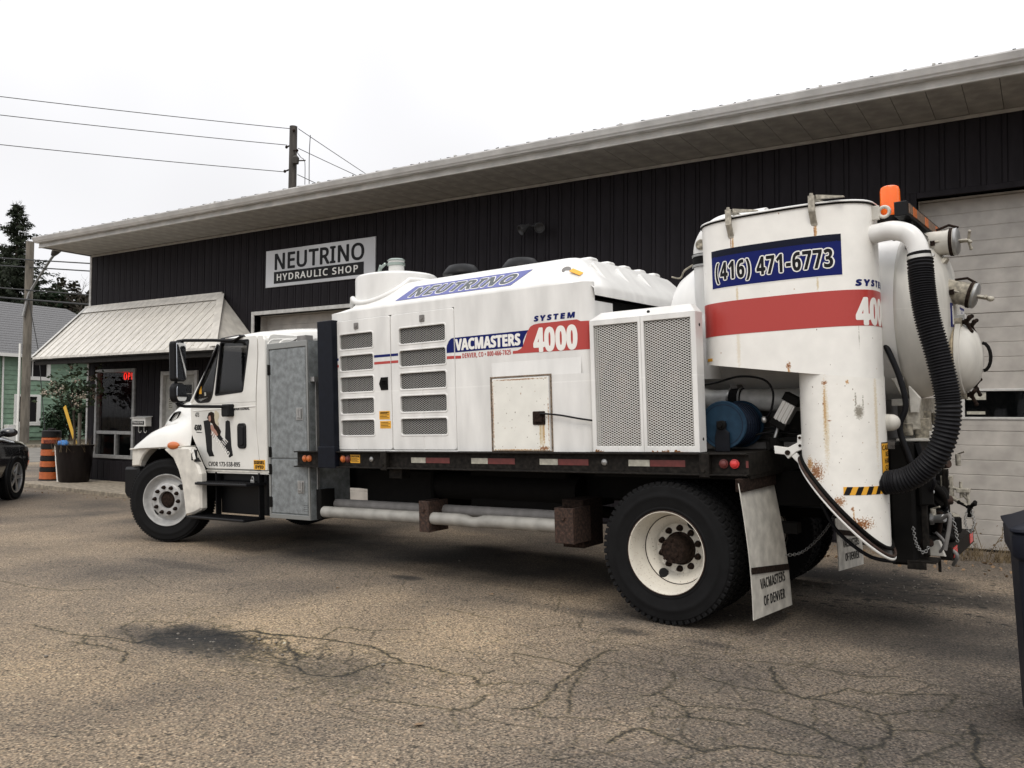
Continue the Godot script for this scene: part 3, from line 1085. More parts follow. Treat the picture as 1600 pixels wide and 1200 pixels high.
func garage_door(b: Node, x0: float, x1: float, top: float, z: float, windowed: bool) -> void:
	var d := node("garage_door", b)
	var g := Geo.new()
	for s in [[x0 - 0.07, x0], [x1, x1 + 0.07]]:
		g.box(V(s[0], 0.02, WALL - 0.05), V(s[1], top + 0.07, WALL + 0.014), 0.004)
	g.box(V(x0, top, WALL - 0.05), V(x1, top + 0.07, WALL + 0.012), 0.004)
	add("door_frame", g, M.siding if windowed else M.trim_white, d)
	g = Geo.new()
	g.box(V(x0 - 0.02, 0.0, z - 0.02), V(x0, top, WALL - 0.052))
	g.box(V(x1, 0.0, z - 0.02), V(x1 + 0.02, top, WALL - 0.052))
	g.box(V(x0, top, z - 0.02), V(x1, top + 0.02, WALL - 0.052))
	add("door_reveal", g, M.garage_paint, d)
	var y := 0.02
	var k := 0
	var n := int(round(top / 0.68))
	var hgt := (top - 0.02) / n
	for i in n:
		var y0 := 0.02 + i * hgt
		# section with pressed ribs, or round the long window
		var outline := PackedVector2Array()
		var q := Geo.new()
		q.xf = Transform3D(Basis(V(0, 0, 1), V(0, 1, 0), V(-1, 0, 0)), V(x1, 0, z))
		var prof := [0.0, y0 + 0.001, 0.010, y0 + 0.001, 0.02, y0 + 0.008]
		for r in 4:
			var ya := y0 + hgt * (r + 1) / 4.0
			if r < 3:
				prof.append_array([0.02, ya - 0.007, 0.0145, ya - 0.002, 0.0145, ya + 0.002, 0.02, ya + 0.007])
		prof.append_array([0.02, y0 + hgt - 0.008, 0.010, y0 + hgt - 0.001, 0.0, y0 + hgt - 0.001])
		if windowed and i == 2:
			var wy0 := 1.555
			var wy1 := 1.855
			q.xf = Transform3D()
			var px := x0 + 0.46
			q.box(V(x0, y0 + 0.001, z), V(x1, wy0, z + 0.02), 0.003)
			q.box(V(x0, wy1, z), V(x1, y0 + hgt - 0.001, z + 0.02), 0.003)
			q.box(V(x0, wy0, z), V(px, wy1, z + 0.02))
			q.box(V(x1 - 0.46, wy0, z), V(x1, wy1, z + 0.02))
			q.box(V(x0 + 1.86, wy0, z), V(x0 + 2.0, wy1, z + 0.02))
			for r in [-0.003]:
				q.box(V(x0, wy0 - 0.10, z + 0.012), V(x1, wy0 - 0.094, z + 0.0215))
			add("door_section", q, M.garage_paint, d)
			for s in [[px, x0 + 1.86], [x0 + 2.0, x1 - 0.46]]:
				var fr := Geo.new()
				var fo := rectp(s[0] - 0.035, wy0 - 0.03, s[1] + 0.035, wy1 + 0.03)
				plate(fr, fo, [rectp(s[0], wy0, s[1], wy1)], (s[0] + s[1]) / 2, z + 0.0205, z + 0.034, 0.004)
				add("window_frame", fr, M.trim_white, d)
				var pn := Geo.new()
				pn.box(V(s[0], wy0, z + 0.008), V(s[1], wy1, z + 0.012))
				add("window_pane", pn, M.window_pane, d)
				if s[0] == px:
					for st in [[0.02, 0.20, 0.22, 0.29, "letter_white"], [0.02, 0.03, 0.21, 0.065, "letter_white"]]:
						var sk := Geo.new()
						sk.box(V(px + st[0], wy0 + st[1], z + 0.0122), V(px + st[2], wy0 + st[3], z + 0.0135))
						add("sticker", sk, M.reflector_white, d)
			var dk := Geo.new()
			dk.box(V(x0 + 0.2, wy0 - 0.2, z - 0.5), V(x1 - 0.2, wy1 + 0.2, z - 0.45))
			add("backing", dk, M.dark_void, d)
			continue
		q.prism(pv(prof), 0.0, x1 - x0)
		add("door_section", q, M.garage_paint, d)
	g = Geo.new()
	g.box(V(x0, 0.0, z - 0.005), V(x1, 0.026, z + 0.025))
	add("bottom_seal", g, M.rubber, d)


func framed(parent: Node, called: String, r: Array, wide: float, z0: float, z1: float, m: Material) -> void:
	var g := Geo.new()
	plate(g, rectp(r[0], r[1], r[2], r[3]), [rectp(r[0] + wide, r[1] + wide, r[2] - wide, r[3] - wide)], (r[0] + r[2]) / 2, z0, z1, 0.004)
	add(called, g, m, parent)


func office(b: Node) -> void:
	var w := node("office_window", b)
	framed(w, "window_frame", [-17.76, 0.565, -16.35, 2.49], 0.075, WALL - 0.09, WALL + 0.03, M.window_frame)
	var g := Geo.new()
	g.box(V(-17.685, 1.085, WALL - 0.085), V(-16.425, 1.155, WALL + 0.018), 0.004)
	g.box(V(-17.03, 0.64, WALL - 0.085), V(-16.985, 1.085, WALL + 0.012), 0.004)
	add("mullion", g, M.window_frame, w)
	for r in [[-17.685, 1.155, -16.425, 2.415], [-17.685, 0.64, -17.03, 1.085], [-16.985, 0.64, -16.425, 1.085]]:
		g = Geo.new()
		g.box(V(r[0], r[1], WALL - 0.045), V(r[2], r[3], WALL - 0.039))
		add("pane", g, M.window_pane, w)
	# dim room behind
	g = Geo.new()
	g.box(V(-18.0, 0.0, WALL - 2.6), V(-13.5, 3.2, WALL - 2.55))
	g.box(V(-17.93, 0.0, WALL - 2.55), V(-17.89, 3.2, WALL - 0.165))
	g.box(V(-13.55, 0.0, WALL - 2.55), V(-13.5, 3.2, WALL - 0.165))
	g.box(V(-17.9, 3.15, WALL - 2.55), V(-13.55, 3.2, WALL - 0.165))
	g.box(V(-17.9, 0.0, WALL - 2.55), V(-13.55, 0.05, WALL - 0.165))
	add("office_room", g, M.curtain, b)
	g = Geo.new()
	var rows := []
	for j in 2:
		var line := PackedVector3Array()
		for i in 90:
			line.append(V(-17.8 + 1.5 * i / 89.0, 1.16 + 1.4 * j, WALL - 0.32 + 0.02 * sin(i * 0.9)))
		rows.append(line)
	g.grid(rows)
	add("curtain", g, M.curtain, b)
	# entrance door
	var d := node("entrance_door", b)
	g = Geo.new()
	for s in [[-15.48, -15.40], [-14.41, -14.33]]:
		g.box(V(s[0], 0.09, WALL - 0.1), V(s[1], 2.40, WALL + 0.03), 0.006)
	g.box(V(-15.40, 2.315, WALL - 0.1), V(-14.41, 2.398, WALL + 0.028), 0.006)
	add("door_frame", g, M.trim_white, d)
	g = Geo.new()
	var hole := rectp(-15.02, 1.0, -14.55, 2.12)
	plate(g, rectp(-15.395, 0.1, -14.415, 2.31), [hole], -14.8, WALL - 0.09, WALL - 0.045, 0.003)
	add("door_leaf", g, M.door_cream, d)
	g = Geo.new()
	g.box(V(-15.02, 1.0, WALL - 0.07), V(-14.55, 2.12, WALL - 0.064))
	add("pane", g, M.window_pane, d)
	framed(d, "glazing_bead", [-15.06, 0.96, -14.51, 2.16], 0.04, WALL - 0.044, WALL - 0.03, M.door_cream)
	for i in 6:
		g = Geo.new()
		g.box(V(-15.0, 1.08 + i * 0.17, WALL - 0.06), V(-14.57, 1.095 + i * 0.17, WALL - 0.052))
		add("glazing_bar", g, M.door_cream, d)
	g = Geo.new()
	g.box(V(-15.29, 1.62, WALL - 0.044), V(-15.16, 1.86, WALL - 0.041))
	add("notice", g, M.reflector_white, d)
	g = Geo.new()
	for i in 5:
		g.box(V(-15.275, 1.66 + i * 0.04, WALL - 0.0405), V(-15.175 - 0.02 * (i % 2), 1.675 + i * 0.04, WALL - 0.0395))
	add("notice_print", g, M.letter_black, d)


func awning(b: Node) -> void:
	var a := node("awning", b)
	var top := 3.86
	var low := 2.70
	var zt := WALL + 0.01
	var zl := -9.93
	var xl := -18.19
	var xt := -13.667
	var xr := -12.42
	var step := 0.232
	var n := int(ceil((xr - xl) / step))
	var slope := func(x: float, y: float, up: float) -> Vector3:
		return V(x, y + up * 0.72, lerpf(zt, zl, (top - y) / (top - low)) + up * 0.69)
	for i in n:
		var p0 := xl + i * step + 0.002
		var p1 := minf(xl + (i + 1) * step - 0.002, xr)
		var t0 := top if p0 < xt else lerpf(top, low, (p0 - xt) / (xr - xt))
		var t1 := top if p1 < xt else lerpf(top, low, (p1 - xt) / (xr - xt))
		var g := Geo.new()
		g.quad(slope.call(p0, low, 0.0), slope.call(p1, low, 0.0), slope.call(p1, t1, 0.0), slope.call(p0, t0, 0.0))
		# standing seam
		if t0 > low + 0.06:
			var s0 := p0 - 0.004
			var s1 := p0 + 0.008
			g.quad(slope.call(s0, low, 0.013), slope.call(s1, low, 0.013), slope.call(s1, t0, 0.013), slope.call(s0, t0, 0.013))
			g.quad(slope.call(s1, low, 0.013), slope.call(s1, low, 0.001), slope.call(s1, t0, 0.001), slope.call(s1, t0, 0.013))
			g.quad(slope.call(s0, low, 0.001), slope.call(s0, low, 0.013), slope.call(s0, t0, 0.013), slope.call(s0, t0, 0.001))
			g.quad(slope.call(s0, low, 0.001), slope.call(s1, low, 0.001), slope.call(s1, low, 0.013), slope.call(s0, low, 0.013))
		g.obox(slope.call((p0 + p1) / 2, low, 0.0) + V(0, -0.02, 0.0), V(p1 - p0, 0.05, 0.012), Basis(), 0.003)
		if i % 2 == 0:
			g.ball(slope.call(p0 + 0.04, low + 0.06, 0.006), V(0.009, 0.009, 0.009), 6, 4)
		add("panel", g, M.awning_metal, a)
	# flashing along the top, the hip and the ends
	var g2 := Geo.new()
	g2.quad(slope.call(xl - 0.02, top - 0.14, 0.03), slope.call(xt + 0.06, top - 0.14, 0.03), slope.call(xt + 0.02, top + 0.03, 0.03), slope.call(xl - 0.02, top + 0.03, 0.03))
	g2.box(V(xl - 0.02, top + 0.01, WALL + 0.003), V(xt + 0.03, top + 0.05, WALL + 0.04), 0.004)
	add("top_flashing", g2, M.awning_metal, a)
	g2 = Geo.new()
	var h0: Vector3 = slope.call(xt, top, 0.03)
	var h1: Vector3 = slope.call(xr, low, 0.03)
	var across := V(0.075, 0.0, -0.02)
	g2.quad(h1 - across, h1 + across, h0 + across, h0 - across)
	var we := V(-12.86, low, zt)
	g2.tri(V(xt, top, zt), V(xr, low, zl), V(xr - 0.02, low, zt))
	g2.quad(V(xr, low - 0.045, zl), V(xr - 0.02, low - 0.045, zt), V(xr - 0.02, low, zt), V(xr, low, zl))
	add("hip_end", g2, M.awning_metal, a)
	g2 = Geo.new()
	g2.tri(V(xl, low, zt), V(xl, low, zl), V(xl, top, zt))
	g2.quad(slope.call(xl - 0.02, low, 0.034), slope.call(xl + 0.07, low, 0.034), slope.call(xl + 0.07, top, 0.034), slope.call(xl - 0.02, top, 0.034))
	add("end_flashing", g2, M.trim_white, a)
	g2 = Geo.new()
	g2.box(V(xl, low - 0.07, WALL + 0.003), V(xr - 0.03, low - 0.05, zl - 0.01))
	g2.box(V(xl, low - 0.16, zl - 0.10), V(xr - 0.03, low - 0.07, zl - 0.05))
	add("awning_ceiling", g2, M.rail_brown, a)


# ---------- things on and by the shop ----------
func small_things() -> void:
	var g := Geo.new()
	# shop sign
	var s := node("shop_sign", self, V(-11.07, 4.24, WALL + 0.03))
	tag(s, "silver rectangular shop sign reading NEUTRINO HYDRAULIC SHOP on the dark boards", "sign")
	g.box(V(-1.345, -0.345, -0.027), V(1.345, 0.345, 0.0), 0.004)
	add("panel", g, M.sign_silver, s)
	add("lettering", word("NEUTRINO", Rect2(-1.105, -0.03, 2.2, 0.305), 0.001, 0.004, false, 0.011, 1), M.letter_black, s)
	g = Geo.new()
	g.box(V(-1.12, -0.285, 0.001), V(1.09, -0.065, 0.004))
	add("band", g, M.letter_black, s)
	add("lettering", word("HYDRAULIC SHOP", Rect2(-1.04, -0.235, 2.0, 0.125), 0.0045, 0.003, false, 0.004, 5), M.letter_white, s)
	# twin floodlight
	var fl := node("floodlight", self, V(-6.54, 4.40, WALL + 0.03))
	tag(fl, "black twin head floodlight on the boards below the eave", "light")
	g = Geo.new()
	g.cyl(V(0, 0, -0.03), V(0, 0, 0.02), 0.055, 14, -1, 0.006)
	add("base_plate", g, M.black_plastic, fl)
	for k in [-1, 1]:
		g = Geo.new()
		g.tube([V(0.02 * k, 0, 0.0), V(0.07 * k, 0.0, 0.06), V(0.10 * k, -0.02, 0.09)], 0.014, 8)
		add("arm", g, M.lamp_grey, fl)
		g = Geo.new()
		g.xf = Transform3D(Geo.along(V(0.55 * k, -0.55, 0.7).normalized()), V(0.08 * k, 0.005, 0.07))
		g.lathe([Vector2(0, 0), Vector2(0.03, 0.0), Vector2(0.04, 0.05), Vector2(0.075, 0.12), Vector2(0.08, 0.17), Vector2(0.072, 0.17), Vector2(0.06, 0.14), Vector2(0, 0.13)], 18)
		add("lamp_head", g, M.lamp_grey, fl)
	# mailbox with paper hooks
	var mb := node("mailbox", self, V(-15.98, 1.38, WALL + 0.01))
	tag(mb, "white wall mailbox with dark name plate and two hooks under it", "mailbox")
	g = Geo.new()
	g.xf = Transform3D(Basis(V(0, 0, -1), V(0, 1, 0), V(1, 0, 0)), V(0, 0, 0))
	g.prism(pv([0.0, -0.11, -0.14, -0.11, -0.15, 0.04, -0.11, 0.075, 0.0, 0.1]), -0.22, 0.22, 0.006, true)
	add("body", g, M.letter_white, mb)
	g = Geo.new()
	g.obox(V(0, 0.075, 0.085), V(0.50, 0.012, 0.19), Basis(Vector3.RIGHT, 0.22), 0.004)
	add("lid", g, M.letter_white, mb)
	g = Geo.new()
	g.obox(V(-0.01, -0.028, 0.1475), V(0.38, 0.10, 0.004), Basis(Vector3.RIGHT, -0.067))
	add("name_plate", g, M.letter_black, mb)
	add("lettering", word("Neutrino", Rect2(-0.17, -0.055, 0.32, 0.055), 0.1505, 0.002, false), M.letter_white, mb)
	for k in [-1, 1]:
		g = Geo.new()
		var pts := []
		for i in 9:
			var t := PI * i / 8.0
			pts.append(V(0.09 * k + 0.045 * cos(t + PI), -0.20 + 0.045 * sin(t + PI), 0.05))
		pts.insert(0, V(0.09 * k - 0.045, -0.11, 0.05))
		g.tube(pts, 0.008, 6)
		add("hook", g, M.trim_white, mb)
	# neon sign inside the office window
	var ne := node("neon_sign", self, V(-16.93, 2.335, WALL - 0.16))
	tag(ne, "glowing red OPEN sign inside the office window, partly behind its frame", "neon sign")
	add("lettering", word("OPEN", Rect2(-0.06, -0.075, 0.47, 0.15), 0.0, 0.012, false, 0.0, 8), M.neon_red, ne)
	var l := OmniLight3D.new()
	l.name = "neon_light"
	l.light_color = Color(1, 0.12, 0.06)
	l.light_energy = 0.03
	l.light_size = 0.1
	l.omni_range = 6.0
	l.omni_attenuation = 2.0
	l.shadow_enabled = true
	l.position = V(0.05, 0.0, 0.05)
	ne.add_child(l)
	# planter with a small standard tree
	var pt := node("planter", self, V(-17.42, 0.085, -10.45))
	tag(pt, "tall dark brown tapered planter by the office corner", "planter")
	g = Geo.new()
	g.lathe([Vector2(0, 0), Vector2(0.27, 0), Vector2(0.30, 0.05), Vector2(0.34, 0.45), Vector2(0.36, 0.74), Vector2(0.372, 0.76), Vector2(0.372, 0.78), Vector2(0.35, 0.78), Vector2(0.335, 0.70)], 40)
	add("pot", g, M.pot_brown, pt)
	g = Geo.new()
	g.cyl(V(0, 0.66, 0), V(0, 0.70, 0), 0.335, 24)
	add("soil", g, M.bark, pt)
	standard_tree(V(-17.46, 0.78, -10.45))
	# traffic drum
	var dr := node("traffic_drum", self, V(-18.25, 0.02, -10.42))
	tag(dr, "orange and black striped traffic drum standing beside the planter", "drum")
	var y := 0.0
	var cols := ["barrel_black", "barrel_orange", "barrel_black", "barrel_orange", "barrel_black", "barrel_orange", "barrel_black", "barrel_orange", "barrel_black"]
	var hs := [0.09, 0.16, 0.10, 0.13, 0.11, 0.14, 0.12, 0.13, 0.13]
	for i in 9:
		var r0 := 0.222 - y * 0.03
		var hh: float = hs[i]
		g = Geo.new()
		g.lathe([Vector2(r0 - 0.02, y), Vector2(r0, y + 0.012), Vector2(r0 - hh * 0.03, y + hh - 0.012), Vector2(r0 - 0.02, y + hh)] if i > 0 else [Vector2(0, 0), Vector2(0.26, 0), Vector2(0.255, 0.05), Vector2(0.222, 0.09)], 32)
		add("band", g, M[cols[i]], dr)
		y += hh
	g = Geo.new()
	g.xf = Transform3D(Basis(), V(0, y - 0.02, 0))
	g.lathe([Vector2(0.185, 0), Vector2(0.19, 0.03), Vector2(0.16, 0.045), Vector2(0.08, 0.05), Vector2(0.075, 0.09), Vector2(0, 0.095)], 24)
	add("top_cap", g, M.barrel_black, dr)
	g = Geo.new()
	add("lettering", bend(word("WINDSOR", Rect2(-0.15, 0.86, 0.30, 0.075), 0.0, 0.004), func(p: Vector3) -> Vector3:
		return V(sin(p.x / 0.2 + 0.95) * (0.2 + p.z), p.y, cos(p.x / 0.2 + 0.95) * (0.2 + p.z))), M.red_dull, dr)
	# yellow marker leaning behind the drum
	g = Geo.new()
	g.obox(V(0, 0.965, 0), V(0.10, 1.93, 0.02), Basis(), 0.004)
	var mk := add("marker_post", g, M.post_yellow, self)
	mk.position = V(-18.41, 0.02, -11.35)
	mk.rotation = V(0.0, 0.0, 0.526)
	tag(mk, "slim yellow marker post leaning beside the shop corner", "post")
	# white rod and blue rag by the planter
	g = Geo.new()
	g.tube([V(0, 0, 0), V(-0.05, 0.35, 0.01), V(-0.13, 0.75, 0.0)], 0.018, 8)
	var rod := add("white_rod", g, M.letter_white, self)
	rod.position = V(-17.62, 0.09, -10.22)
	tag(rod, "thin white rod standing between the drum and the planter", "rod")
	g = Geo.new()
	g.ball(V(0, 0, 0), V(0.16, 0.07, 0.1), 9, 6)
	for i in g.v.size():
		g.v[i] += V(sin(g.v[i].y * 60) * 0.012, sin(g.v[i].x * 37) * 0.02, cos(g.v[i].x * 51) * 0.015)
	var rag := add("blue_rag", g, M.blue_tarp, self)
	rag.position = V(-17.56, 0.89, -10.28)
	tag(rag, "crumpled blue rag on the rim of the planter", "rag")
	wheelie_bin()
	parked_car()
	ground_scraps()


func leaf_quad(g: Geo, c: Vector3, size: float, r: RandomNumberGenerator, long := 1.7) -> void:
	var b := Basis.from_euler(V(r.randf_range(-1.2, 1.2), r.randf() * TAU, r.randf_range(-1.2, 1.2)))
	var a := b.x * size * long / 2
	var d := b.z * size / 2
	var up := b.y * size * 0.12
	g.tri(c - a, c + d + up, c + a)
	g.tri(c - a, c + a, c - d + up)


func standard_tree(at: Vector3) -> void:
	var r := RandomNumberGenerator.new()
	r.seed = 51
	var t := node("potted_tree", self, at)
	tag(t, "small round headed tree with faded blossom growing in the planter", "tree")
	var g := Geo.new()
	g.tube([V(0, -0.1, 0), V(0.03, 0.3, 0), V(0.0, 0.7, 0.02), V(-0.03, 1.05, 0.0)], [0.03, 0.026, 0.024, 0.02], 8)
	add("trunk", g, M.bark, t)
	g = Geo.new()
	g.box(V(0.10, -0.1, -0.06), V(0.17, 0.75, -0.01), 0.006)
	add("stake", g, M.weathered_wood, t)
	for k in 9:
		g = Geo.new()
		var a := TAU * k / 9 + r.randf() * 0.5
		var l := r.randf_range(0.3, 0.5)
		g.tube([V(0, 0.75, 0), V(cos(a) * l * 0.4, 1.05 + r.randf() * 0.2, sin(a) * l * 0.4), V(cos(a) * l, 1.1 + r.randf() * 0.5, sin(a) * l)], [0.013, 0.01, 0.004], 6)
		add("branch", g, M.bark, t)
	g = Geo.new()
	var bl := Geo.new()
	for k in 26:
		var c := V(r.randfn(0, 0.25), 1.27 + r.randfn(0, 0.17), r.randfn(0, 0.25))
		for i in 20:
			var p := c + V(r.randfn(0, 0.11), r.randfn(0, 0.09), r.randfn(0, 0.11))
			leaf_quad(g, p, r.randf_range(0.045, 0.085), r)
		if k % 3 != 2:
			var bc := c + V(r.randfn(0, 0.1), r.randf_range(-0.15, 0.05), 0.1)
			for i in 26:
				leaf_quad(bl, bc + V(r.randfn(0, 0.04), r.randfn(0, 0.035), r.randfn(0, 0.04)), 0.03, r, 1.1)
	stuff(add("crown", g, M.shrub_green, t))
	stuff(add("blossom", bl, M.dry_blossom, t))
	g = Geo.new()
	for i in 160:
		var a := r.randf() * TAU
		var d := r.randf_range(0.05, 0.42)
		var p := V(cos(a) * d, -0.06, sin(a) * d)
		var e := p + V(r.randfn(0, 0.08), r.randf_range(0.15, 0.4), r.randfn(0, 0.08))
		g.tri(p, p + V(0.012, 0, 0), e)
	stuff(add("grass_tuft", g, M.dry_grass, t))


func wheelie_bin() -> void:
	var b := node("wheelie_bin", self, V(0.13, 0, -5.08))
	tag(b, "dark blue wheeled waste bin at the right edge before the garage door", "bin")
	b.rotation.y = 0.10
	var g := Geo.new()
	# tapered body
	var rows := []
	for k in [[0.0, 0.245, 0.23], [0.03, 0.255, 0.24], [0.6, 0.285, 0.28], [0.88, 0.30, 0.30]]:
		var line := PackedVector3Array()
		for p in rrect(-k[1], -k[2], k[1], k[2], 0.045, 4):
			line.append(V(p.x, k[0], -p.y))
		rows.append(line)
	g.grid(rows, true)
	g.box(V(-0.24, 0.001, -0.22), V(0.24, 0.012, 0.22))
	add("body", g, M.bin_blue, b)
	g = Geo.new()
	rows = []
	for k in [[0.84, 0.305, 0.305], [0.86, 0.322, 0.322], [0.955, 0.328, 0.328], [0.975, 0.318, 0.318], [0.975, 0.28, 0.28]]:
		var line := PackedVector3Array()
		for p in rrect(-k[1], -k[2], k[1], k[2], 0.05, 4):
			line.append(V(p.x, k[0], -p.y))
		rows.append(line)
	g.grid(rows, true)
	add("rim", g, M.bin_blue, b)
	g = Geo.new()
	rows = []
	for k in [[0.977, 0.345, 0.345], [0.992, 0.348, 0.348], [1.01, 0.30, 0.30], [1.075, 0.17, 0.2], [1.09, 0.05, 0.06], [1.09, 0.001, 0.001]]:
		var line := PackedVector3Array()
		for p in rrect(-k[1], -k[2], k[1], k[2], minf(0.05, k[1] * 0.4), 4):
			line.append(V(p.x + 0.01, k[0], -p.y))
		rows.append(line)
	g.grid(rows, true)
	add("lid", g, M.bin_blue, b)
	for s in [-1, 1]:
		g = Geo.new()
		g.cyl(V(0.24 + 0.02, 0.1, 0.18 * s), V(0.26, 0.1, 0.24 * s), 0.1, 20, -1, 0.01)
		add("wheel", g, M.rubber, b)
	g = Geo.new()
	g.tube([V(0.31, 0.93, -0.22), V(0.40, 0.96, -0.22), V(0.40, 0.96, 0.22), V(0.31, 0.93, 0.22)], 0.016, 8)
	add("handle", g, M.bin_blue, b)


func parked_car() -> void:
	var c := node("parked_car", self, V(-15.19, 0, -6.46))
	c.scale = Vector3.ONE * 1.07
	c.rotation.y = deg_to_rad(132.6)
	tag(c, "black estate car with alloy wheels cut off by the left edge", "car")
	# body from cross sections along x (front +x): x, half width, floor, belt, top half width, top
	var secs := [[-2.3, 0.70, 0.45, 0.80, 0.60, 0.86], [-2.25, 0.84, 0.36, 0.95, 0.74, 1.05], [-1.9, 0.91, 0.30, 1.02, 0.76, 1.08], [-1.0, 0.92, 0.28, 1.02, 0.80, 1.06], [0.3, 0.92, 0.28, 1.00, 0.82, 1.04], [0.9, 0.92, 0.28, 0.98, 0.80, 1.06], [1.4, 0.93, 0.30, 0.94, 0.76, 1.02], [1.9, 0.92, 0.32, 0.88, 0.70, 0.95], [2.2, 0.84, 0.36, 0.80, 0.60, 0.86], [2.34, 0.66, 0.42, 0.70, 0.50, 0.74]]
	var g := Geo.new()
	var rows := []
	for s in secs:
		var line := PackedVector3Array()
		var half := [Vector2(0.0, s[2]), Vector2(s[1] * 0.85, s[2]), Vector2(s[1] * 0.97, s[2] + 0.12), Vector2(s[1], lerpf(s[2], s[3], 0.55)), Vector2(s[1] * 0.985, s[3] - 0.04), Vector2(s[1] * 0.95, s[3]), Vector2(s[4], s[5] - 0.015), Vector2(s[4] * 0.5, s[5] + 0.012), Vector2(0, s[5] + 0.02)]
		for k in half.size():
			line.append(V(s[0], half[k].y, half[k].x))
		for k in range(half.size() - 2, 0, -1):
			line.append(V(s[0], half[k].y, -half[k].x))
		rows.append(line)
	g.grid(rows, true)
	add("body", g, M.car_black, c)
	# cabin
	g = Geo.new()
	rows = []
	for s in [[-2.1, 0.74, 1.0, 0.70, 1.06], [-1.8, 0.80, 1.0, 0.62, 1.45], [-0.9, 0.82, 1.0, 0.62, 1.60], [0.1, 0.83, 1.0, 0.62, 1.60], [0.6, 0.82, 1.0, 0.62, 1.42], [1.15, 0.78, 0.98, 0.70, 1.03]]:
		var line := PackedVector3Array()
		for q in [Vector2(s[1], s[2]), Vector2(s[3], s[4] - 0.04), Vector2(s[3] - 0.05, s[4]), Vector2(0, s[4] + 0.02), Vector2(-s[3] + 0.05, s[4]), Vector2(-s[3], s[4] - 0.04), Vector2(-s[1], s[2])]:
			line.append(V(s[0], q.y, q.x))
		rows.append(line)
	g.grid(rows)
	add("cabin", g, M.car_black, c)
	for z in [-1, 1]:
		for w in [[-1.75, -0.95], [-0.88, 0.05], [0.1, 0.62]]:
			g = Geo.new()
			g.quad(V(w[0], 1.06, 0.835 * z), V(w[1] + 0.1, 1.06, 0.835 * z), V(w[1] - 0.02, 1.45, 0.69 * z), V(w[0] + 0.1, 1.45, 0.69 * z))
			add("side_window", g, M.dark_glass, c)
		# mirror
		g = Geo.new()
		g.ball(V(0.72, 1.11, 1.03 * z), V(0.09, 0.075, 0.13), 14, 8)
		g.cyl(V(0.74, 1.05, 0.88 * z), V(0.72, 1.09, 0.96 * z), 0.03, 8)
		add("mirror", g, M.car_black, c)
		# headlight swept back along the wing
		g = Geo.new()
		rows = []
		for k in [[1.45, 0.895, 0.955, 0.02], [1.75, 0.875, 0.93, 0.05], [2.05, 0.80, 0.88, 0.08], [2.25, 0.68, 0.83, 0.09]]:
			rows.append(PackedVector3Array([V(k[0], k[2] - k[3], (k[1] + 0.035) * z), V(k[0], k[2], k[1] * z), V(k[0] - 0.02, k[2] + 0.008, (k[1] - 0.06) * z)]))
		if z < 0:
			rows.reverse()
		g.grid(rows)
		add("headlight", g, M.reflector_white, c)
		for x in [-1.4, 1.38]:
			var w2 := node("wheel", c, V(x, 0.36, 0.83 * z))
			w2.rotation = V(PI / 2 if z > 0 else -PI / 2, 0, 0)
			g = Geo.new()
			g.lathe([Vector2(0.24, -0.1), Vector2(0.33, -0.11), Vector2(0.36, -0.08), Vector2(0.36, 0.08), Vector2(0.33, 0.115), Vector2(0.245, 0.1), Vector2(0.235, 0.02), Vector2(0, -0.02)], 36)
			add("tyre", g, M.rubber, w2)
			g = Geo.new()
			g.lathe([Vector2(0.246, 0.085), Vector2(0.25, 0.105), Vector2(0.235, 0.105), Vector2(0.228, 0.05)], 36)
			for k in 5:
				var a := TAU * k / 5
				g.obox(V(cos(a) * 0.13, 0.085, sin(a) * 0.13), V(0.21, 0.025, 0.05), Basis(Vector3.UP, -a), 0.008)
			g.cyl(V(0, 0.05, 0), V(0, 0.105, 0), 0.045, 14, -1, 0.008)
			add("rim", g, M.alloy, w2)
		for x in [-1.4, 1.38]:
			g = Geo.new()
			g.lathe([Vector2(0.385, -0.06), Vector2(0.41, 0.0), Vector2(0.40, 0.02), Vector2(0.372, 0.02)], 36)
			var arch := add("wheel_arch", g, M.black_plastic, c)
			arch.position = V(x, 0.38, 0.905 * z)
			arch.rotation = V(PI / 2 if z > 0 else -PI / 2, 0, 0)


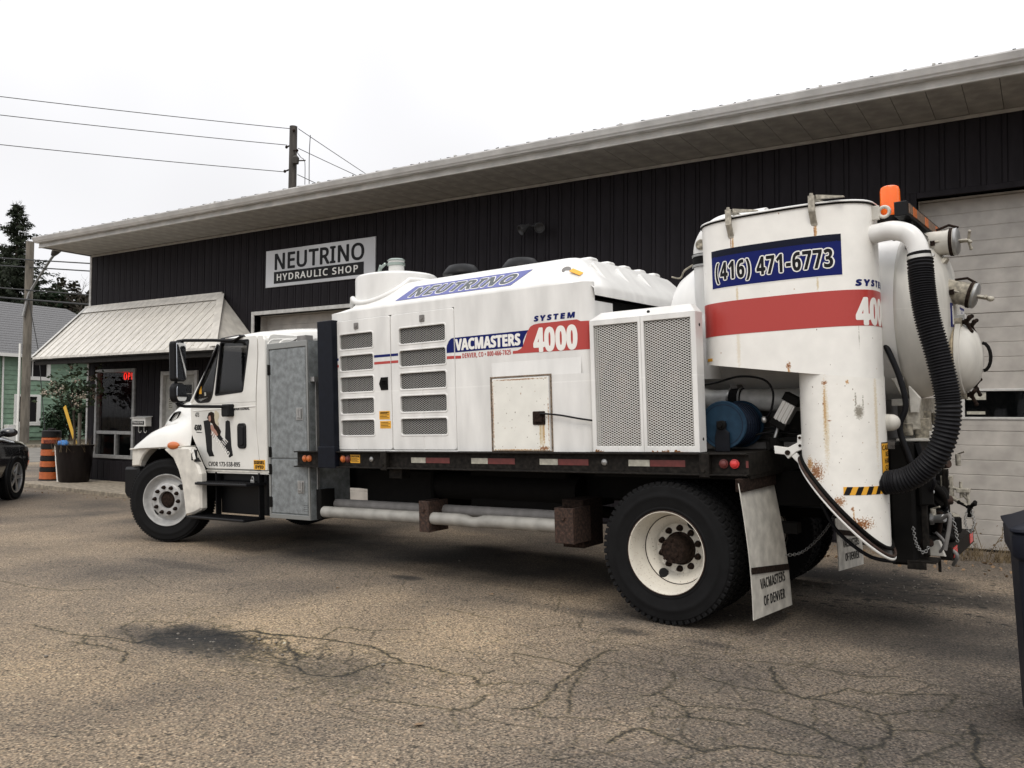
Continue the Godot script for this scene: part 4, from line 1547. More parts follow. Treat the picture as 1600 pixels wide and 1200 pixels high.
func ground_scraps() -> void:
	var r := RandomNumberGenerator.new()
	r.seed = 88
	# dry weeds along the garage threshold and the slab
	var g := Geo.new()
	for k in 80:
		var c := V(r.randf_range(-1.0, 0.3), 0.0, r.randf_range(-11.05, -10.5))
		if k > 55:
			c = V(r.randf_range(-18.2, -13.5), 0.0, -9.45 - 0.06 * r.randf())
			c.z = lerpf(-9.78, -9.4, (c.x + 18.3) / 5.4) + r.randf_range(0.0, 0.18)
		for i in 14:
			var a := r.randf() * TAU
			var p := c + V(cos(a), 0, sin(a)) * r.randf() * 0.06
			var h := r.randf_range(0.04, 0.2) if k <= 55 else r.randf_range(0.02, 0.09)
			var e := p + V(r.randfn(0, 0.07), h, r.randfn(0, 0.07))
			g.tri(p, p + V(0.006, 0, 0.004), e)
	stuff(add("dry_weeds", g, M.dry_grass, self))
	g = Geo.new()
	for k in 14:
		var c := V(r.randf_range(-0.75, 0.1), 0.0, r.randf_range(-10.95, -10.65))
		var pts := [c]
		for i in 4:
			pts.append(pts[-1] + V(r.randfn(0, 0.05), r.randf_range(0.06, 0.13), r.randfn(0, 0.05)))
		g.tube(pts, 0.0035, 4)
		for i in 10:
			leaf_quad(g, pts[1 + i % 4] + V(r.randfn(0, 0.03), r.randfn(0, 0.03), r.randfn(0, 0.03)), 0.02, r)
	stuff(add("dry_stalks", g, M.dry_grass, self))
	# fallen leaves, each lying on its own
	var spots := [[-5.28, -5.585, "curled tan leaf lying alone in front of the truck frame"], [-4.02, -6.1, "small brown leaf on the asphalt before the rear wheel"], [-1.45, -6.95, "flat tan leaf near the mud flap"], [-1.72, -6.78, "pale scrap of leaf beside the mud flap"], [-2.62, -3.35, "dark curled leaf on the pale asphalt in the foreground"], [-6.9, -6.9, "little brown leaf below the white tube"]]
	for s in spots:
		g = Geo.new()
		leaf_quad(g, Vector3.ZERO, 0.045, r, 1.5)
		for i in g.v.size():
			g.v[i].y = absf(g.v[i].y) * 0.4
		var o := add("fallen_leaf", g, M.dead_leaf, self)
		o.position = V(s[0], 0.008, s[1])
		tag(o, s[2], "leaf", "leaves on the asphalt")
	# leaf litter along the building foot and gravel by the garage
	g = Geo.new()
	for k in 130:
		var p := V(r.randf_range(-2.6, 0.6), 0.01, r.randf_range(-10.9, -9.6)) if k < 95 else V(r.randf_range(-18.0, -12.5), 0.01, r.randf_range(-9.4, -9.0))
		leaf_quad(g, p, r.randf_range(0.02, 0.04), r, 1.4)
	stuff(add("leaf_litter", g, M.dead_leaf, self))
	g = Geo.new()
	for k in 420:
		var p := V(r.randfn(-1.0, 0.9), 0.0, r.randfn(-8.4, 0.8))
		if k > 200:
			p = V(r.randfn(-4.5, 0.5), 0, r.randfn(-3.85, 0.2))
			p.y = -0.02
		if k > 320:
			p = V(r.randf_range(-9, 0), 0, r.randf_range(-7.5, -3))
		var s := r.randf_range(0.004, 0.011) * (1.6 if r.randf() < 0.08 else 1.0)
		g.ball(p + V(0, s * 0.4, 0), V(s, s * 0.7, s * r.randf_range(0.7, 1.2)), 5, 3)
	stuff(add("gravel", g, M.stone, self))
	# leaves and twigs caught in the gutter
	g = Geo.new()
	for k in 120:
		var p := V(r.randf_range(-17.5, 0.5), 5.245, -9.9 - r.randf() * 0.1)
		if r.randf() < 0.5:
			p.x = r.randfn(-8.5, 2.0)
		leaf_quad(g, p, r.randf_range(0.03, 0.07), r, 1.6)
	stuff(add("gutter_leaves", g, M.bark, self))


# ---------- across the street ----------
func street_side() -> void:
	var g := Geo.new()
	g.quad(V(-38.7, 0.004, 30), V(-27.0, 0.004, 30), V(-27.0, 0.004, -200), V(-38.7, 0.004, -200))
	structure(add("street", g, M.street_asphalt, self))
	g = Geo.new()
	g.box(V(-38.95, 0.0, -200), V(-38.7, 0.13, 30), 0.02)
	structure(add("kerb", g, M.concrete, self))
	g = Geo.new()
	g.box(V(-47.0, -0.02, -200), V(-38.95, 0.12, 30))
	structure(add("lawn", g, M.lawn, self))
	house()
	utility_poles()
	var k := 0
	for t in [[-58.0, -30.4, 15.6, 5.3, 101, "tall dark spruce with a ragged pointed top behind the green house"], [-62.0, -31.6, 13.4, 6.0, 102, "dark spruce at the left edge behind the green house roof"]]:
		spruce(V(t[0], 0, t[1]), t[2], t[3], t[4], t[5])
	bushy("leafy_tree", V(-63, 0, -34.5), 13.0, 4.4, 110, M.hedge_green, "low dense dark tree filling the gap behind the green house roof", 5200)
	bushy("leafy_tree_001", V(-64, 0, -39.8), 13.0, 4.2, 111, M.spruce_deep, "low dark tree seen just left of the shop corner", 4200)
	bushy("leafy_tree_002", V(-63, 0, -37.2), 14.0, 3.8, 113, M.spruce_deep, "dark tree top over the right end of the green house roof", 4600)
	bushy("yard_bush", V(-43.6, 0.1, -25.9), 2.5, 1.35, 112, M.hedge_green, "round dark evergreen bush at the wall of the green house", 3600)
	bare_tree(V(-52, 0, -31.6), 10.6, 120, "bare leafless tree showing beside the shop corner above the wires", "bare_tree")
	bare_tree(V(-30.9, 0, -30), 13.2, 121, "bare tree top poking over the roof beside the dark pole", "bare_tree_001")


func house() -> void:
	var h := node("green_house", self)
	tag(h, "green clapboard house with white windows and grey hipped roof across the street", "house")
	var X := -46.0
	var z0 := -44.0
	var z1 := -12.0
	var g := Geo.new()
	g.box(V(X - 9.0, 0, z0), V(X - 0.03, 4.62, z1))
	add("wall", g, M.house_green, h)
	var wins := [[-26.08, 3.32, -24.75, 4.45], [-25.60, 0.9, -24.2, 2.55], [-29.6, 0.9, -28.4, 2.4]]
	var y := 0.3
	while y < 4.6:
		var spans := [[z0, z1]]
		for w in wins:
			if y + 0.24 > w[1] and y < w[3]:
				var nx := []
				for s in spans:
					if s[0] < w[0] and s[1] > w[2]:
						nx.append([s[0], w[0]])
						nx.append([w[2], s[1]])
					else:
						nx.append(s)
				spans = nx
		for s in spans:
			g = Geo.new()
			g.xf = Transform3D(Basis.IDENTITY, V(X, y, 0))
			g.quad(V(0.03, 0, s[1]), V(0.03, 0, s[0]), V(0.004, 0.25, s[0]), V(0.004, 0.25, s[1]))
			g.quad(V(-0.02, 0, s[0]), V(0.03, 0, s[0]), V(0.03, 0, s[1]), V(-0.02, 0, s[1]))
			add("siding_board", g, M.house_green, h)
		y += 0.25
	for w in wins:
		var wn := node("window", h)
		g = Geo.new()
		g.xf = Transform3D(Basis(V(0, 0, -1), V(0, 1, 0), V(1, 0, 0)), V(X, 0, 0))
		plate(g, rectp(-w[2], w[1], -w[0], w[3]), [rectp(-w[2] + 0.22, w[1] + 0.2, -w[0] - 0.2, w[3] - 0.12)], -(w[0] + w[2]) / 2, -0.02, 0.06, 0.01)
		add("frame", g, M.house_trim, wn)
		g = Geo.new()
		g.box(V(X - 0.029, w[1] + 0.15, w[0] + 0.15), V(X - 0.015, w[3] - 0.1, w[2] - 0.15))
		add("pane", g, M.curtain, wn)
		g = Geo.new()
		var mz: float = lerpf(w[0], w[2], 0.72)
		g.box(V(X - 0.012, w[1] + 0.16, mz - 0.03), V(X + 0.02, w[3] - 0.1, mz + 0.03), 0.005)
		add("mullion", g, M.house_trim, wn)
	# hipped roof over the eaves
	g = Geo.new()
	var e := 0.45
	var yb := 4.62
	var r0 := V(X - 4.5, 7.9, -29.5)
	var r1 := V(X - 4.5, 7.9, -18.0)
	var c := [V(X + e, yb, z1 + 6.5), V(X + e, yb, -33.5), V(X - 9.4, yb, -33.5), V(X - 9.4, yb, z1 + 6.5)]
	var n := 22
	for f in [[c[0], c[1], r0, r1], [c[1], c[2], r0, r0], [c[3], c[0], r1, r1]]:
		for i in n:
			var t0 := float(i) / n
			var t1 := float(i + 1) / n
			var a: Vector3 = f[0].lerp(f[3], t0)
			var b: Vector3 = f[1].lerp(f[2], t0)
			var d: Vector3 = f[1].lerp(f[2], t1)
			var q: Vector3 = f[0].lerp(f[3], t1)
			var up := V(0, 0.022, 0)
			g.quad(a + up, b + up, d, q)
			g.quad(a, b, b + up, a + up)
	g.quad(c[0], c[3], c[2], c[1])
	var rf := add("roof", g, M.shingle, h)
	g = Geo.new()
	g.box(V(X + e - 0.02, yb - 0.14, -33.5), V(X + e + 0.10, yb + 0.03, z1 + 6.5), 0.015)
	add("gutter", g, M.house_trim, h)
	g = Geo.new()
	g.tube([V(X + 0.1, 4.5, -23.55), V(X + 0.08, 0.2, -23.6)], 0.05, 8)
	add("downpipe", g, M.house_trim, h)
	g = Geo.new()
	g.box(V(X, 0.1, -24.35), V(X + 0.45, 0.95, -23.7), 0.02)
	var mt := add("meter_box", g, M.house_trim, self)
	tag(mt, "white utility box at the foot of the green house wall", "box")


func utility_poles() -> void:
	var p := node("utility_pole", self, V(-41.85, 0, -22.56))
	tag(p, "weathered wooden utility pole with a short street lamp arm before the green house", "pole")
	var g := Geo.new()
	g.lathe([Vector2(0.0, 0), Vector2(0.21, 0), Vector2(0.18, 9.87), Vector2(0, 9.87)], 20)
	add("pole", g, M.weathered_wood, p)
	g = Geo.new()
	g.tube([V(0.1, 6.2, 0.3), V(0.2, 7.3, 0.1), V(0.9, 8.1, 0.0), V(1.9, 8.9, 0.0), V(2.3, 9.15, 0.0)], 0.06, 8)
	add("lamp_arm", g, M.steel, p)
	g = Geo.new()
	g.xf = Transform3D(Basis(V(0, 0, 1), 0.55), V(2.1, 9.02, 0))
	g.ball(V(0.45, 0.06, 0), V(0.62, 0.16, 0.2), 14, 8)
	add("lamp_head", g, M.old_pole, p)
	g = Geo.new()
	g.tube([V(-0.14, 0.2, 0.26), V(-0.16, 4.9, 0.24)], 0.06, 8)
	add("conduit", g, M.letter_white, p)
	var q := node("utility_pole_001", self, V(-27.6, 0, -26))
	tag(q, "dark bare power pole rising behind the shop roof", "pole")
	g = Geo.new()
	g.lathe([Vector2(0, 0), Vector2(0.21, 0), Vector2(0.165, 14.05), Vector2(0, 14.06)], 18)
	add("pole", g, M.old_pole, q)
	for k in [[13.85, 0.12], [13.2, -0.17], [12.15, -0.22], [12.95, 0.26]]:
		g = Geo.new()
		g.cyl(V(k[1] * 0.6, k[0], 0.1), V(k[1] * 1.4, k[0] - 0.05, 0.14), 0.035, 8)
		g.ball(V(k[1] * 1.5, k[0] - 0.05, 0.14), V(0.06, 0.07, 0.06), 8, 6)
		add("insulator", g, M.rust_dark, q)
	g = Geo.new()
	g.lathe([Vector2(0, 0), Vector2(0.13, 0.0), Vector2(0.15, 0.25), Vector2(0.06, 0.36), Vector2(0, 0.37)], 12)
	var tr := add("cutout", g, M.old_pole, q)
	tr.position = V(0.28, 12.35, 0.1)
	g = Geo.new()
	g.tube([V(0.1, 12.5, 0.1), V(0.75, 12.45, 0.0)], 0.03, 6)
	add("bracket", g, M.old_pole, q)
	g = Geo.new()
	g.tube(curve([V(1.02, 13.5, 0), V(0.98, 12.6, 0), V(1.0, 11.4, 0)], 0.2), 0.018, 5)
	g.tube(curve([V(0.3, 12.9, 0.1), V(0.5, 12.6, 0), V(0.72, 12.4, 0), V(0.75, 11.4, 0)], 0.2), 0.015, 5)
	add("dropper", g, M.cable, q)
	# wires: from, to, sag, thickness, label
	var ws := [
		[V(-27.72, 13.95, -25.9), V(-47.5, 14.2, 0.8), 0.3, "topmost of the three wires running left from the dark pole"],
		[V(-27.85, 13.25, -25.9), V(-47.5, 13.5, 0.8), 0.3, "middle of the three wires running left from the dark pole"],
		[V(-28.0, 12.1, -25.9), V(-47.5, 12.4, 0.8), 0.3, "lowest of the three wires running left from the dark pole"],
		[V(-27.3, 13.9, -26), V(-36.0, 14.0, -56), 0.2, "upper wire falling right from the dark pole behind the roof"],
		[V(-27.3, 13.05, -26), V(-29.7, 13.2, -43.6), 0.1, "middle wire falling right from the dark pole behind the roof"],
		[V(-27.3, 11.9, -26), V(-30.5, 12.0, -43), 0.1, "lowest wire falling right from the dark pole behind the roof"],
		[V(-56, 10.78, -22.3), V(-20, 6.3, -22.3), 0.06, "uppermost cable across the street pole left of the shop"],
		[V(-56, 10.39, -22.5), V(-20, 6.03, -22.5), 0.06, "second cable down across the street pole left of the shop"],
		[V(-56, 9.21, -22.4), V(-20, 5.01, -22.4), 0.06, "third cable down across the street pole left of the shop"],
		[V(-56, 8.65, -22.3), V(-20, 4.68, -22.3), 0.06, "thick lowest cable across the street pole left of the shop"]]
	for i in ws.size():
		var w: Array = ws[i]
		var pts := []
		for k in 25:
			var t := k / 24.0
			pts.append(w[0].lerp(w[1], t) - V(0, w[2] * 4 * t * (1 - t), 0))
		g = Geo.new()
		g.tube(pts, 0.03 if i >= 6 else 0.016, 5)
		if i == 9:
			g.tube(pts, 0.045, 5)
		tag(add("overhead_wire" if i == 0 else "overhead_wire_%03d" % i, g, M.cable, self), w[3], "wire", "overhead wires")
	g = Geo.new()
	g.tube([V(-41.6, 7.2, -22.4), V(-40.9, 4.5, -22.6), V(-40.4, 0.1, -22.8)], 0.02, 5)
	tag(add("guy_wire", g, M.cable, self), "thin guy wire slanting down from the weathered street pole", "wire")


func spruce(at: Vector3, high: float, wide: float, seed_: int, label: String) -> void:
	var r := RandomNumberGenerator.new()
	r.seed = seed_
	var t := node("spruce_tree" if seed_ == 101 else "spruce_tree_001", self, at)
	tag(t, label, "tree", "spruces behind the house")
	var g := Geo.new()
	g.tube([V(0, 0, 0), V(0, high * 0.5, 0), V(0, high - 0.2, 0)], [0.3, 0.18, 0.03], 8)
	add("trunk", g, M.bark, t)
	g = Geo.new()
	var y := 2.0
	while y < high - 0.1:
		var f := (high - y) / (high - 2.0)
		var reach := wide * (0.03 + 1.05 * pow(f, 0.95)) * (0.55 if y > high - 3.6 and y < high - 2.5 else 1.0)
		var n := int(lerpf(5, 10, f))
		for k in n:
			var a := r.randf() * TAU
			var l := reach * r.randf_range(0.45, 1.2)
			var dip := lerpf(-0.55, 0.25, f)
			var d := V(cos(a), 0, sin(a))
			var side := V(-d.z, 0, d.x)
			var steps := int(l / 0.24) + 2
			for s in steps:
				var q := (s + 0.5) / steps
				var sag := -dip * q * l * 0.55 * (1.0 - 0.25 * q)
				var c := V(0, y, 0) + d * l * q + V(0, sag, 0)
				for z in 4:
					var w := r.randf_range(0.16, 0.40) * (1.2 - q * 0.5)
					var p := c + side * r.randf_range(-1, 1) * 0.26 * l * (0.35 + 0.5 * q) * 0.5 + V(0, r.randf_range(-0.12, 0.08), 0)
					var o := (d * r.randf_range(0.3, 1.0) + side * r.randf_range(-0.9, 0.9) + V(0, r.randf_range(-0.75, 0.15), 0)).normalized() * w * 1.3
					var u := o.cross(V(r.randfn(0, 1), r.randfn(0, 1), r.randfn(0, 1))).normalized() * w * 0.20
					g.tri(p - u, p + o, p + u)
					g.tri(p - u * 0.6 + o * 0.3, p + o * 0.6 + u * 2.4, p + o * 0.5)
					g.tri(p + u * 0.6 + o * 0.2, p + o * 0.5, p + o * 0.6 - u * 2.4)
		y += lerpf(0.20, 0.42, f)
	for k in 60:
		var p := V(r.randfn(0, 0.12), high - r.randf() * 1.2, r.randfn(0, 0.12))
		var o := V(r.randfn(0, 0.1), 0.25, r.randfn(0, 0.1))
		g.tri(p - V(0.03, 0, 0), p + V(0.03, 0, 0), p + o)
	stuff(add("crown", g, M.spruce_green, t))


func bushy(called: String, at: Vector3, high: float, rad: float, seed_: int, m: Material, label: String, n: int) -> void:
	var r := RandomNumberGenerator.new()
	r.seed = seed_
	var t := node(called, self, at)
	tag(t, label, "bush" if called == "yard_bush" else "tree")
	var g := Geo.new()
	g.tube([V(0, 0, 0), V(0.1, high * 0.3, 0), V(0, high * 0.7, 0.1)], [rad * 0.09, rad * 0.07, rad * 0.03], 8)
	for k in 7:
		var a := TAU * k / 7
		g.tube([V(0, high * 0.2, 0), V(cos(a) * rad * 0.4, high * 0.45, sin(a) * rad * 0.4), V(cos(a) * rad * 0.75, high * 0.65, sin(a) * rad * 0.75)], [rad * 0.04, rad * 0.025, rad * 0.01], 6)
	add("trunk", g, M.bark, t)
	g = Geo.new()
	var lumps := []
	for k in 26:
		var a := r.randf() * TAU
		var d := sqrt(r.randf()) * rad * 0.75
		lumps.append([V(cos(a) * d, high * r.randf_range(0.22, 0.84) * (1.0 - 0.25 * d / rad), sin(a) * d), rad * r.randf_range(0.22, 0.42)])
	for i in n:
		var l: Array = lumps[r.randi() % lumps.size()]
		var u := V(r.randfn(0, 1), r.randfn(0, 1), r.randfn(0, 1)).normalized()
		leaf_quad(g, l[0] + u * l[1] * r.randf_range(0.6, 1.1), rad * r.randf_range(0.045, 0.10), r, 1.8)
	stuff(add("crown", g, m, t))


func bare_tree(at: Vector3, high: float, seed_: int, label: String, called: String) -> void:
	var r := RandomNumberGenerator.new()
	r.seed = seed_
	var t := node(called, self, at)
	tag(t, label, "tree", "bare trees")
	var g := Geo.new()
	g.tube([V(0, 0, 0), V(0.1, high * 0.35, 0), V(0, high * 0.7, 0.1)], [0.16, 0.11, 0.05], 7)
	add("trunk", g, M.bark, t)
	g = Geo.new()
	twig(g, V(0, high * 0.4, 0), V(0.2, 1, 0.1), high * 0.25, 0.07, 4, r)
	twig(g, V(0, high * 0.55, 0), V(-0.3, 1, -0.1), high * 0.22, 0.05, 4, r)
	twig(g, V(0, high * 0.7, 0.1), V(0.0, 1, 0.2), high * 0.14, 0.04, 3, r)
	add("crown", g, M.bark, t)

func twig(g: Geo, p: Vector3, d: Vector3, l: float, rad: float, depth: int, r: RandomNumberGenerator) -> void:
	var e := p + d.normalized() * l
	g.tube([p, p.lerp(e, 0.5) + V(r.randfn(0, 1), r.randfn(0, 1), r.randfn(0, 1)) * l * 0.06, e], [rad, rad * 0.75, rad * 0.5], 4, false)
	if depth > 0:
		for k in 3:
			twig(g, p.lerp(e, r.randf_range(0.45, 1.0)), d.normalized() + V(r.randfn(0, 0.55), r.randfn(0.1, 0.35), r.randfn(0, 0.55)), l * r.randf_range(0.55, 0.75), rad * 0.5, depth - 1, r)


# ---------- the truck: its own axes, x to the rear, y up, z to the side we see ----------
func build_truck() -> void:
	truck = node("vacuum_truck", self, V(-2.29319, 0.0303, -7.15829))
	truck.rotation_degrees = V(1.47824, -3.93229, 1.46924)
	tag(truck, "white vacuum excavation truck with flat deck, engine housing and rear filter tank", "truck")
	chassis()
	cab()
	toolbox()
	housing()
	grille()
	filter_tank()
	debris_tank()
	rear_gear()
	# wheels
	wheel(V(0.0, 0.525, 1.08), 0.525, true, 1.0)
	wheel(V(0.0, 0.525, 0.74), 0.525, true, 1.0)
	wheel(V(0.0, 0.463, -1.08), 0.525, true, -1.0)
	wheel(V(0.0, 0.463, -0.74), 0.525, true, -1.0)
	wheel(V(-6.535, 0.665, 1.02), 0.50, false, 1.0, 0.44)
	wheel(V(-6.535, 0.615, -1.02), 0.50, false, -1.0, 0.40)


func wheel(c: Vector3, r: float, rear: bool, out: float, steer := 0.0) -> void:
	var w := node("wheel", truck, c)
	w.basis = Basis(V(1, 0, 0), V(0, 0, 1), V(0, -1, 0)) if out > 0 else Basis(V(-1, 0, 0), V(0, 0, -1), V(0, -1, 0))
	w.basis = Basis(Vector3.UP, steer) * w.basis.orthonormalized()
	# local y is outwards
	var k := r / 0.525
	var g := Geo.new()
	var p := [Vector2(0.292, -0.11), Vector2(0.34, -0.132), Vector2(0.42, -0.142), Vector2(0.475, -0.135), Vector2(0.500, -0.125), Vector2(0.508, -0.105),
		Vector2(0.510, -0.068), Vector2(0.498, -0.066), Vector2(0.498, -0.058), Vector2(0.512, -0.056), Vector2(0.514, -0.006), Vector2(0.50, -0.004), Vector2(0.50, 0.004), Vector2(0.514, 0.006), Vector2(0.512, 0.056), Vector2(0.498, 0.058), Vector2(0.498, 0.066), Vector2(0.510, 0.068),
		Vector2(0.508, 0.105), Vector2(0.500, 0.125), Vector2(0.487, 0.133), Vector2(0.484, 0.137), Vector2(0.455, 0.141), Vector2(0.43, 0.1425), Vector2(0.426, 0.145), Vector2(0.405, 0.1455), Vector2(0.40, 0.143), Vector2(0.365, 0.139), Vector2(0.335, 0.133), Vector2(0.33, 0.136), Vector2(0.318, 0.135), Vector2(0.312, 0.13), Vector2(0.29, 0.118)]
	for i in p.size():
		p[i] = Vector2(p[i].x * k if p[i].x > 0.33 else p[i].x, p[i].y)
	g.lathe(p, 72, 0.8)
	# shoulder lugs
	var lugs := 62 if rear else 0
	for i in lugs:
		for s in [-1, 1]:
			var a := TAU * (i + (0.5 if s > 0 else 0.0)) / lugs
			var b := Basis(Vector3.UP, a)
			g.obox(b * V(0.502 * k, s * 0.094, 0), V(0.030, 0.078, 0.038), b * Basis(Vector3.RIGHT, 0.2 * s), 0.004)
			g.obox(b * V(0.510 * k, s * 0.036, 0.018), V(0.022, 0.040, 0.036), b * Basis(Vector3.RIGHT, -0.3 * s), 0.004)
	for i in (0 if rear else 90):
		for s in [-1, 1]:
			var b := Basis(Vector3.UP, TAU * i / 90.0)
			g.obox(b * V(0.502 * k, s * 0.112, 0), V(0.02, 0.03, 0.026), b, 0.004)
	add("tyre", g, M.rubber, w)
	var rim := Geo.new()
	var m: Material = M.rim_white if rear else M.rim_grey
	if rear:
		rim.lathe([Vector2(0.285, 0.085), Vector2(0.302, 0.112), Vector2(0.309, 0.130), Vector2(0.306, 0.139), Vector2(0.297, 0.138), Vector2(0.288, 0.118), Vector2(0.279, 0.085), Vector2(0.272, 0.03), Vector2(0.266, 0.022), Vector2(0.262, -0.045), Vector2(0.256, -0.052), Vector2(0.243, -0.054), Vector2(0.225, -0.066), Vector2(0.205, -0.088), Vector2(0.192, -0.100), Vector2(0.190, -0.106), Vector2(0.180, -0.112), Vector2(0.105, -0.114), Vector2(0.105, -0.14)].map(func(v): return v) , 56, 0.6)
	else:
		rim.lathe([Vector2(0.285, 0.085), Vector2(0.302, 0.112), Vector2(0.309, 0.130), Vector2(0.306, 0.139), Vector2(0.297, 0.138), Vector2(0.287, 0.12), Vector2(0.276, 0.095), Vector2(0.268, 0.075), Vector2(0.250, 0.064), Vector2(0.225, 0.075), Vector2(0.205, 0.105), Vector2(0.192, 0.125), Vector2(0.18, 0.130), Vector2(0.105, 0.130), Vector2(0.10, 0.115), Vector2(0.10, 0.02)], 56, 0.6)
	add("rim", rim, m, w)
	if rear:
		var lip := Geo.new()
		lip.lathe([Vector2(0.303, 0.139), Vector2(0.3095, 0.1395), Vector2(0.3105, 0.132), Vector2(0.3095, 0.1305)], 56)
		add("rim_edge", lip, M.rust, w)
	if rear:
		var seam := Geo.new()
		var sr := []
		for i in 49:
			sr.append(V(0.258 * cos(TAU * i / 48), -0.0515, 0.258 * sin(TAU * i / 48)))
		seam.tube(sr, 0.0045, 6, false)
		add("rim_seam", seam, M.rust_dark, w)
	var face := -0.112 if rear else 0.130
	var turn := 0.35 if rear else 0.1
	# hand holes, through to the dark
	for i in 2:
		var a: float = (deg_to_rad(123) if rear else deg_to_rad(-42)) + PI * i
		var h := Geo.new()
		var c0 := V(cos(a) * (0.222 if rear else 0.216), (-0.069 if rear else 0.091), sin(a) * (0.222 if rear else 0.216))
		var nrm := V(-cos(a) * 0.45, 1, -sin(a) * 0.45).normalized() if rear else V(cos(a) * 0.8, 1, sin(a) * 0.8).normalized()
		h.cyl(c0 - nrm * 0.03, c0 + nrm * (0.006 if rear else 0.004), 0.036, 18)
		add("hand_hole", h, M.dark_void, w)
	# hub
	var hub := Geo.new()
	if rear:
		hub.lathe([Vector2(0.108, -0.13), Vector2(0.108, -0.10), Vector2(0.102, -0.02), Vector2(0.095, 0.015), Vector2(0.088, 0.025), Vector2(0.06, 0.028), Vector2(0.055, 0.035), Vector2(0, 0.037)], 28)
		for i in 8:
			var a := TAU * i / 8
			hub.cyl(V(cos(a) * 0.082, 0.02, sin(a) * 0.082), V(cos(a) * 0.082, 0.04, sin(a) * 0.082), 0.011, 6)
		hub.lathe([Vector2(0.125, -0.113), Vector2(0.122, -0.10), Vector2(0.105, -0.098)], 28)
	else:
		hub.lathe([Vector2(0.102, 0.02), Vector2(0.10, 0.085), Vector2(0.09, 0.10), Vector2(0.075, 0.10), Vector2(0.07, 0.112), Vector2(0.03, 0.118), Vector2(0, 0.118)], 24)
	add("hub", hub, M.rust_dark, w)
	var nut := Geo.new()
	nut.lathe([Vector2(0.026, 0), Vector2(0.024, 0.012), Vector2(0.019, 0.013), Vector2(0.018, 0.034), Vector2(0.010, 0.036), Vector2(0.009, 0.052), Vector2(0, 0.053)], 6 if not rear else 10, 0.3)
	var nm := nut.build()
	for i in 10:
		var a := TAU * i / 10 + turn
		var o := add("lug_nut", nm, M.rust_dark, w)
		o.position = V(cos(a) * 0.1525, face - 0.002, sin(a) * 0.1525)


func lettering(text: String, x0: float, y0: float, x1: float, y1: float, z: float, m: Material, bold := true, embolden := 0.0, spacing := 0, slant := 0.0, parent: Node = null) -> void:
	add("lettering", word(text, Rect2(x0, y0, x1 - x0, y1 - y0), z, 0.0015, bold, embolden, spacing, slant), m, parent if parent else truck)


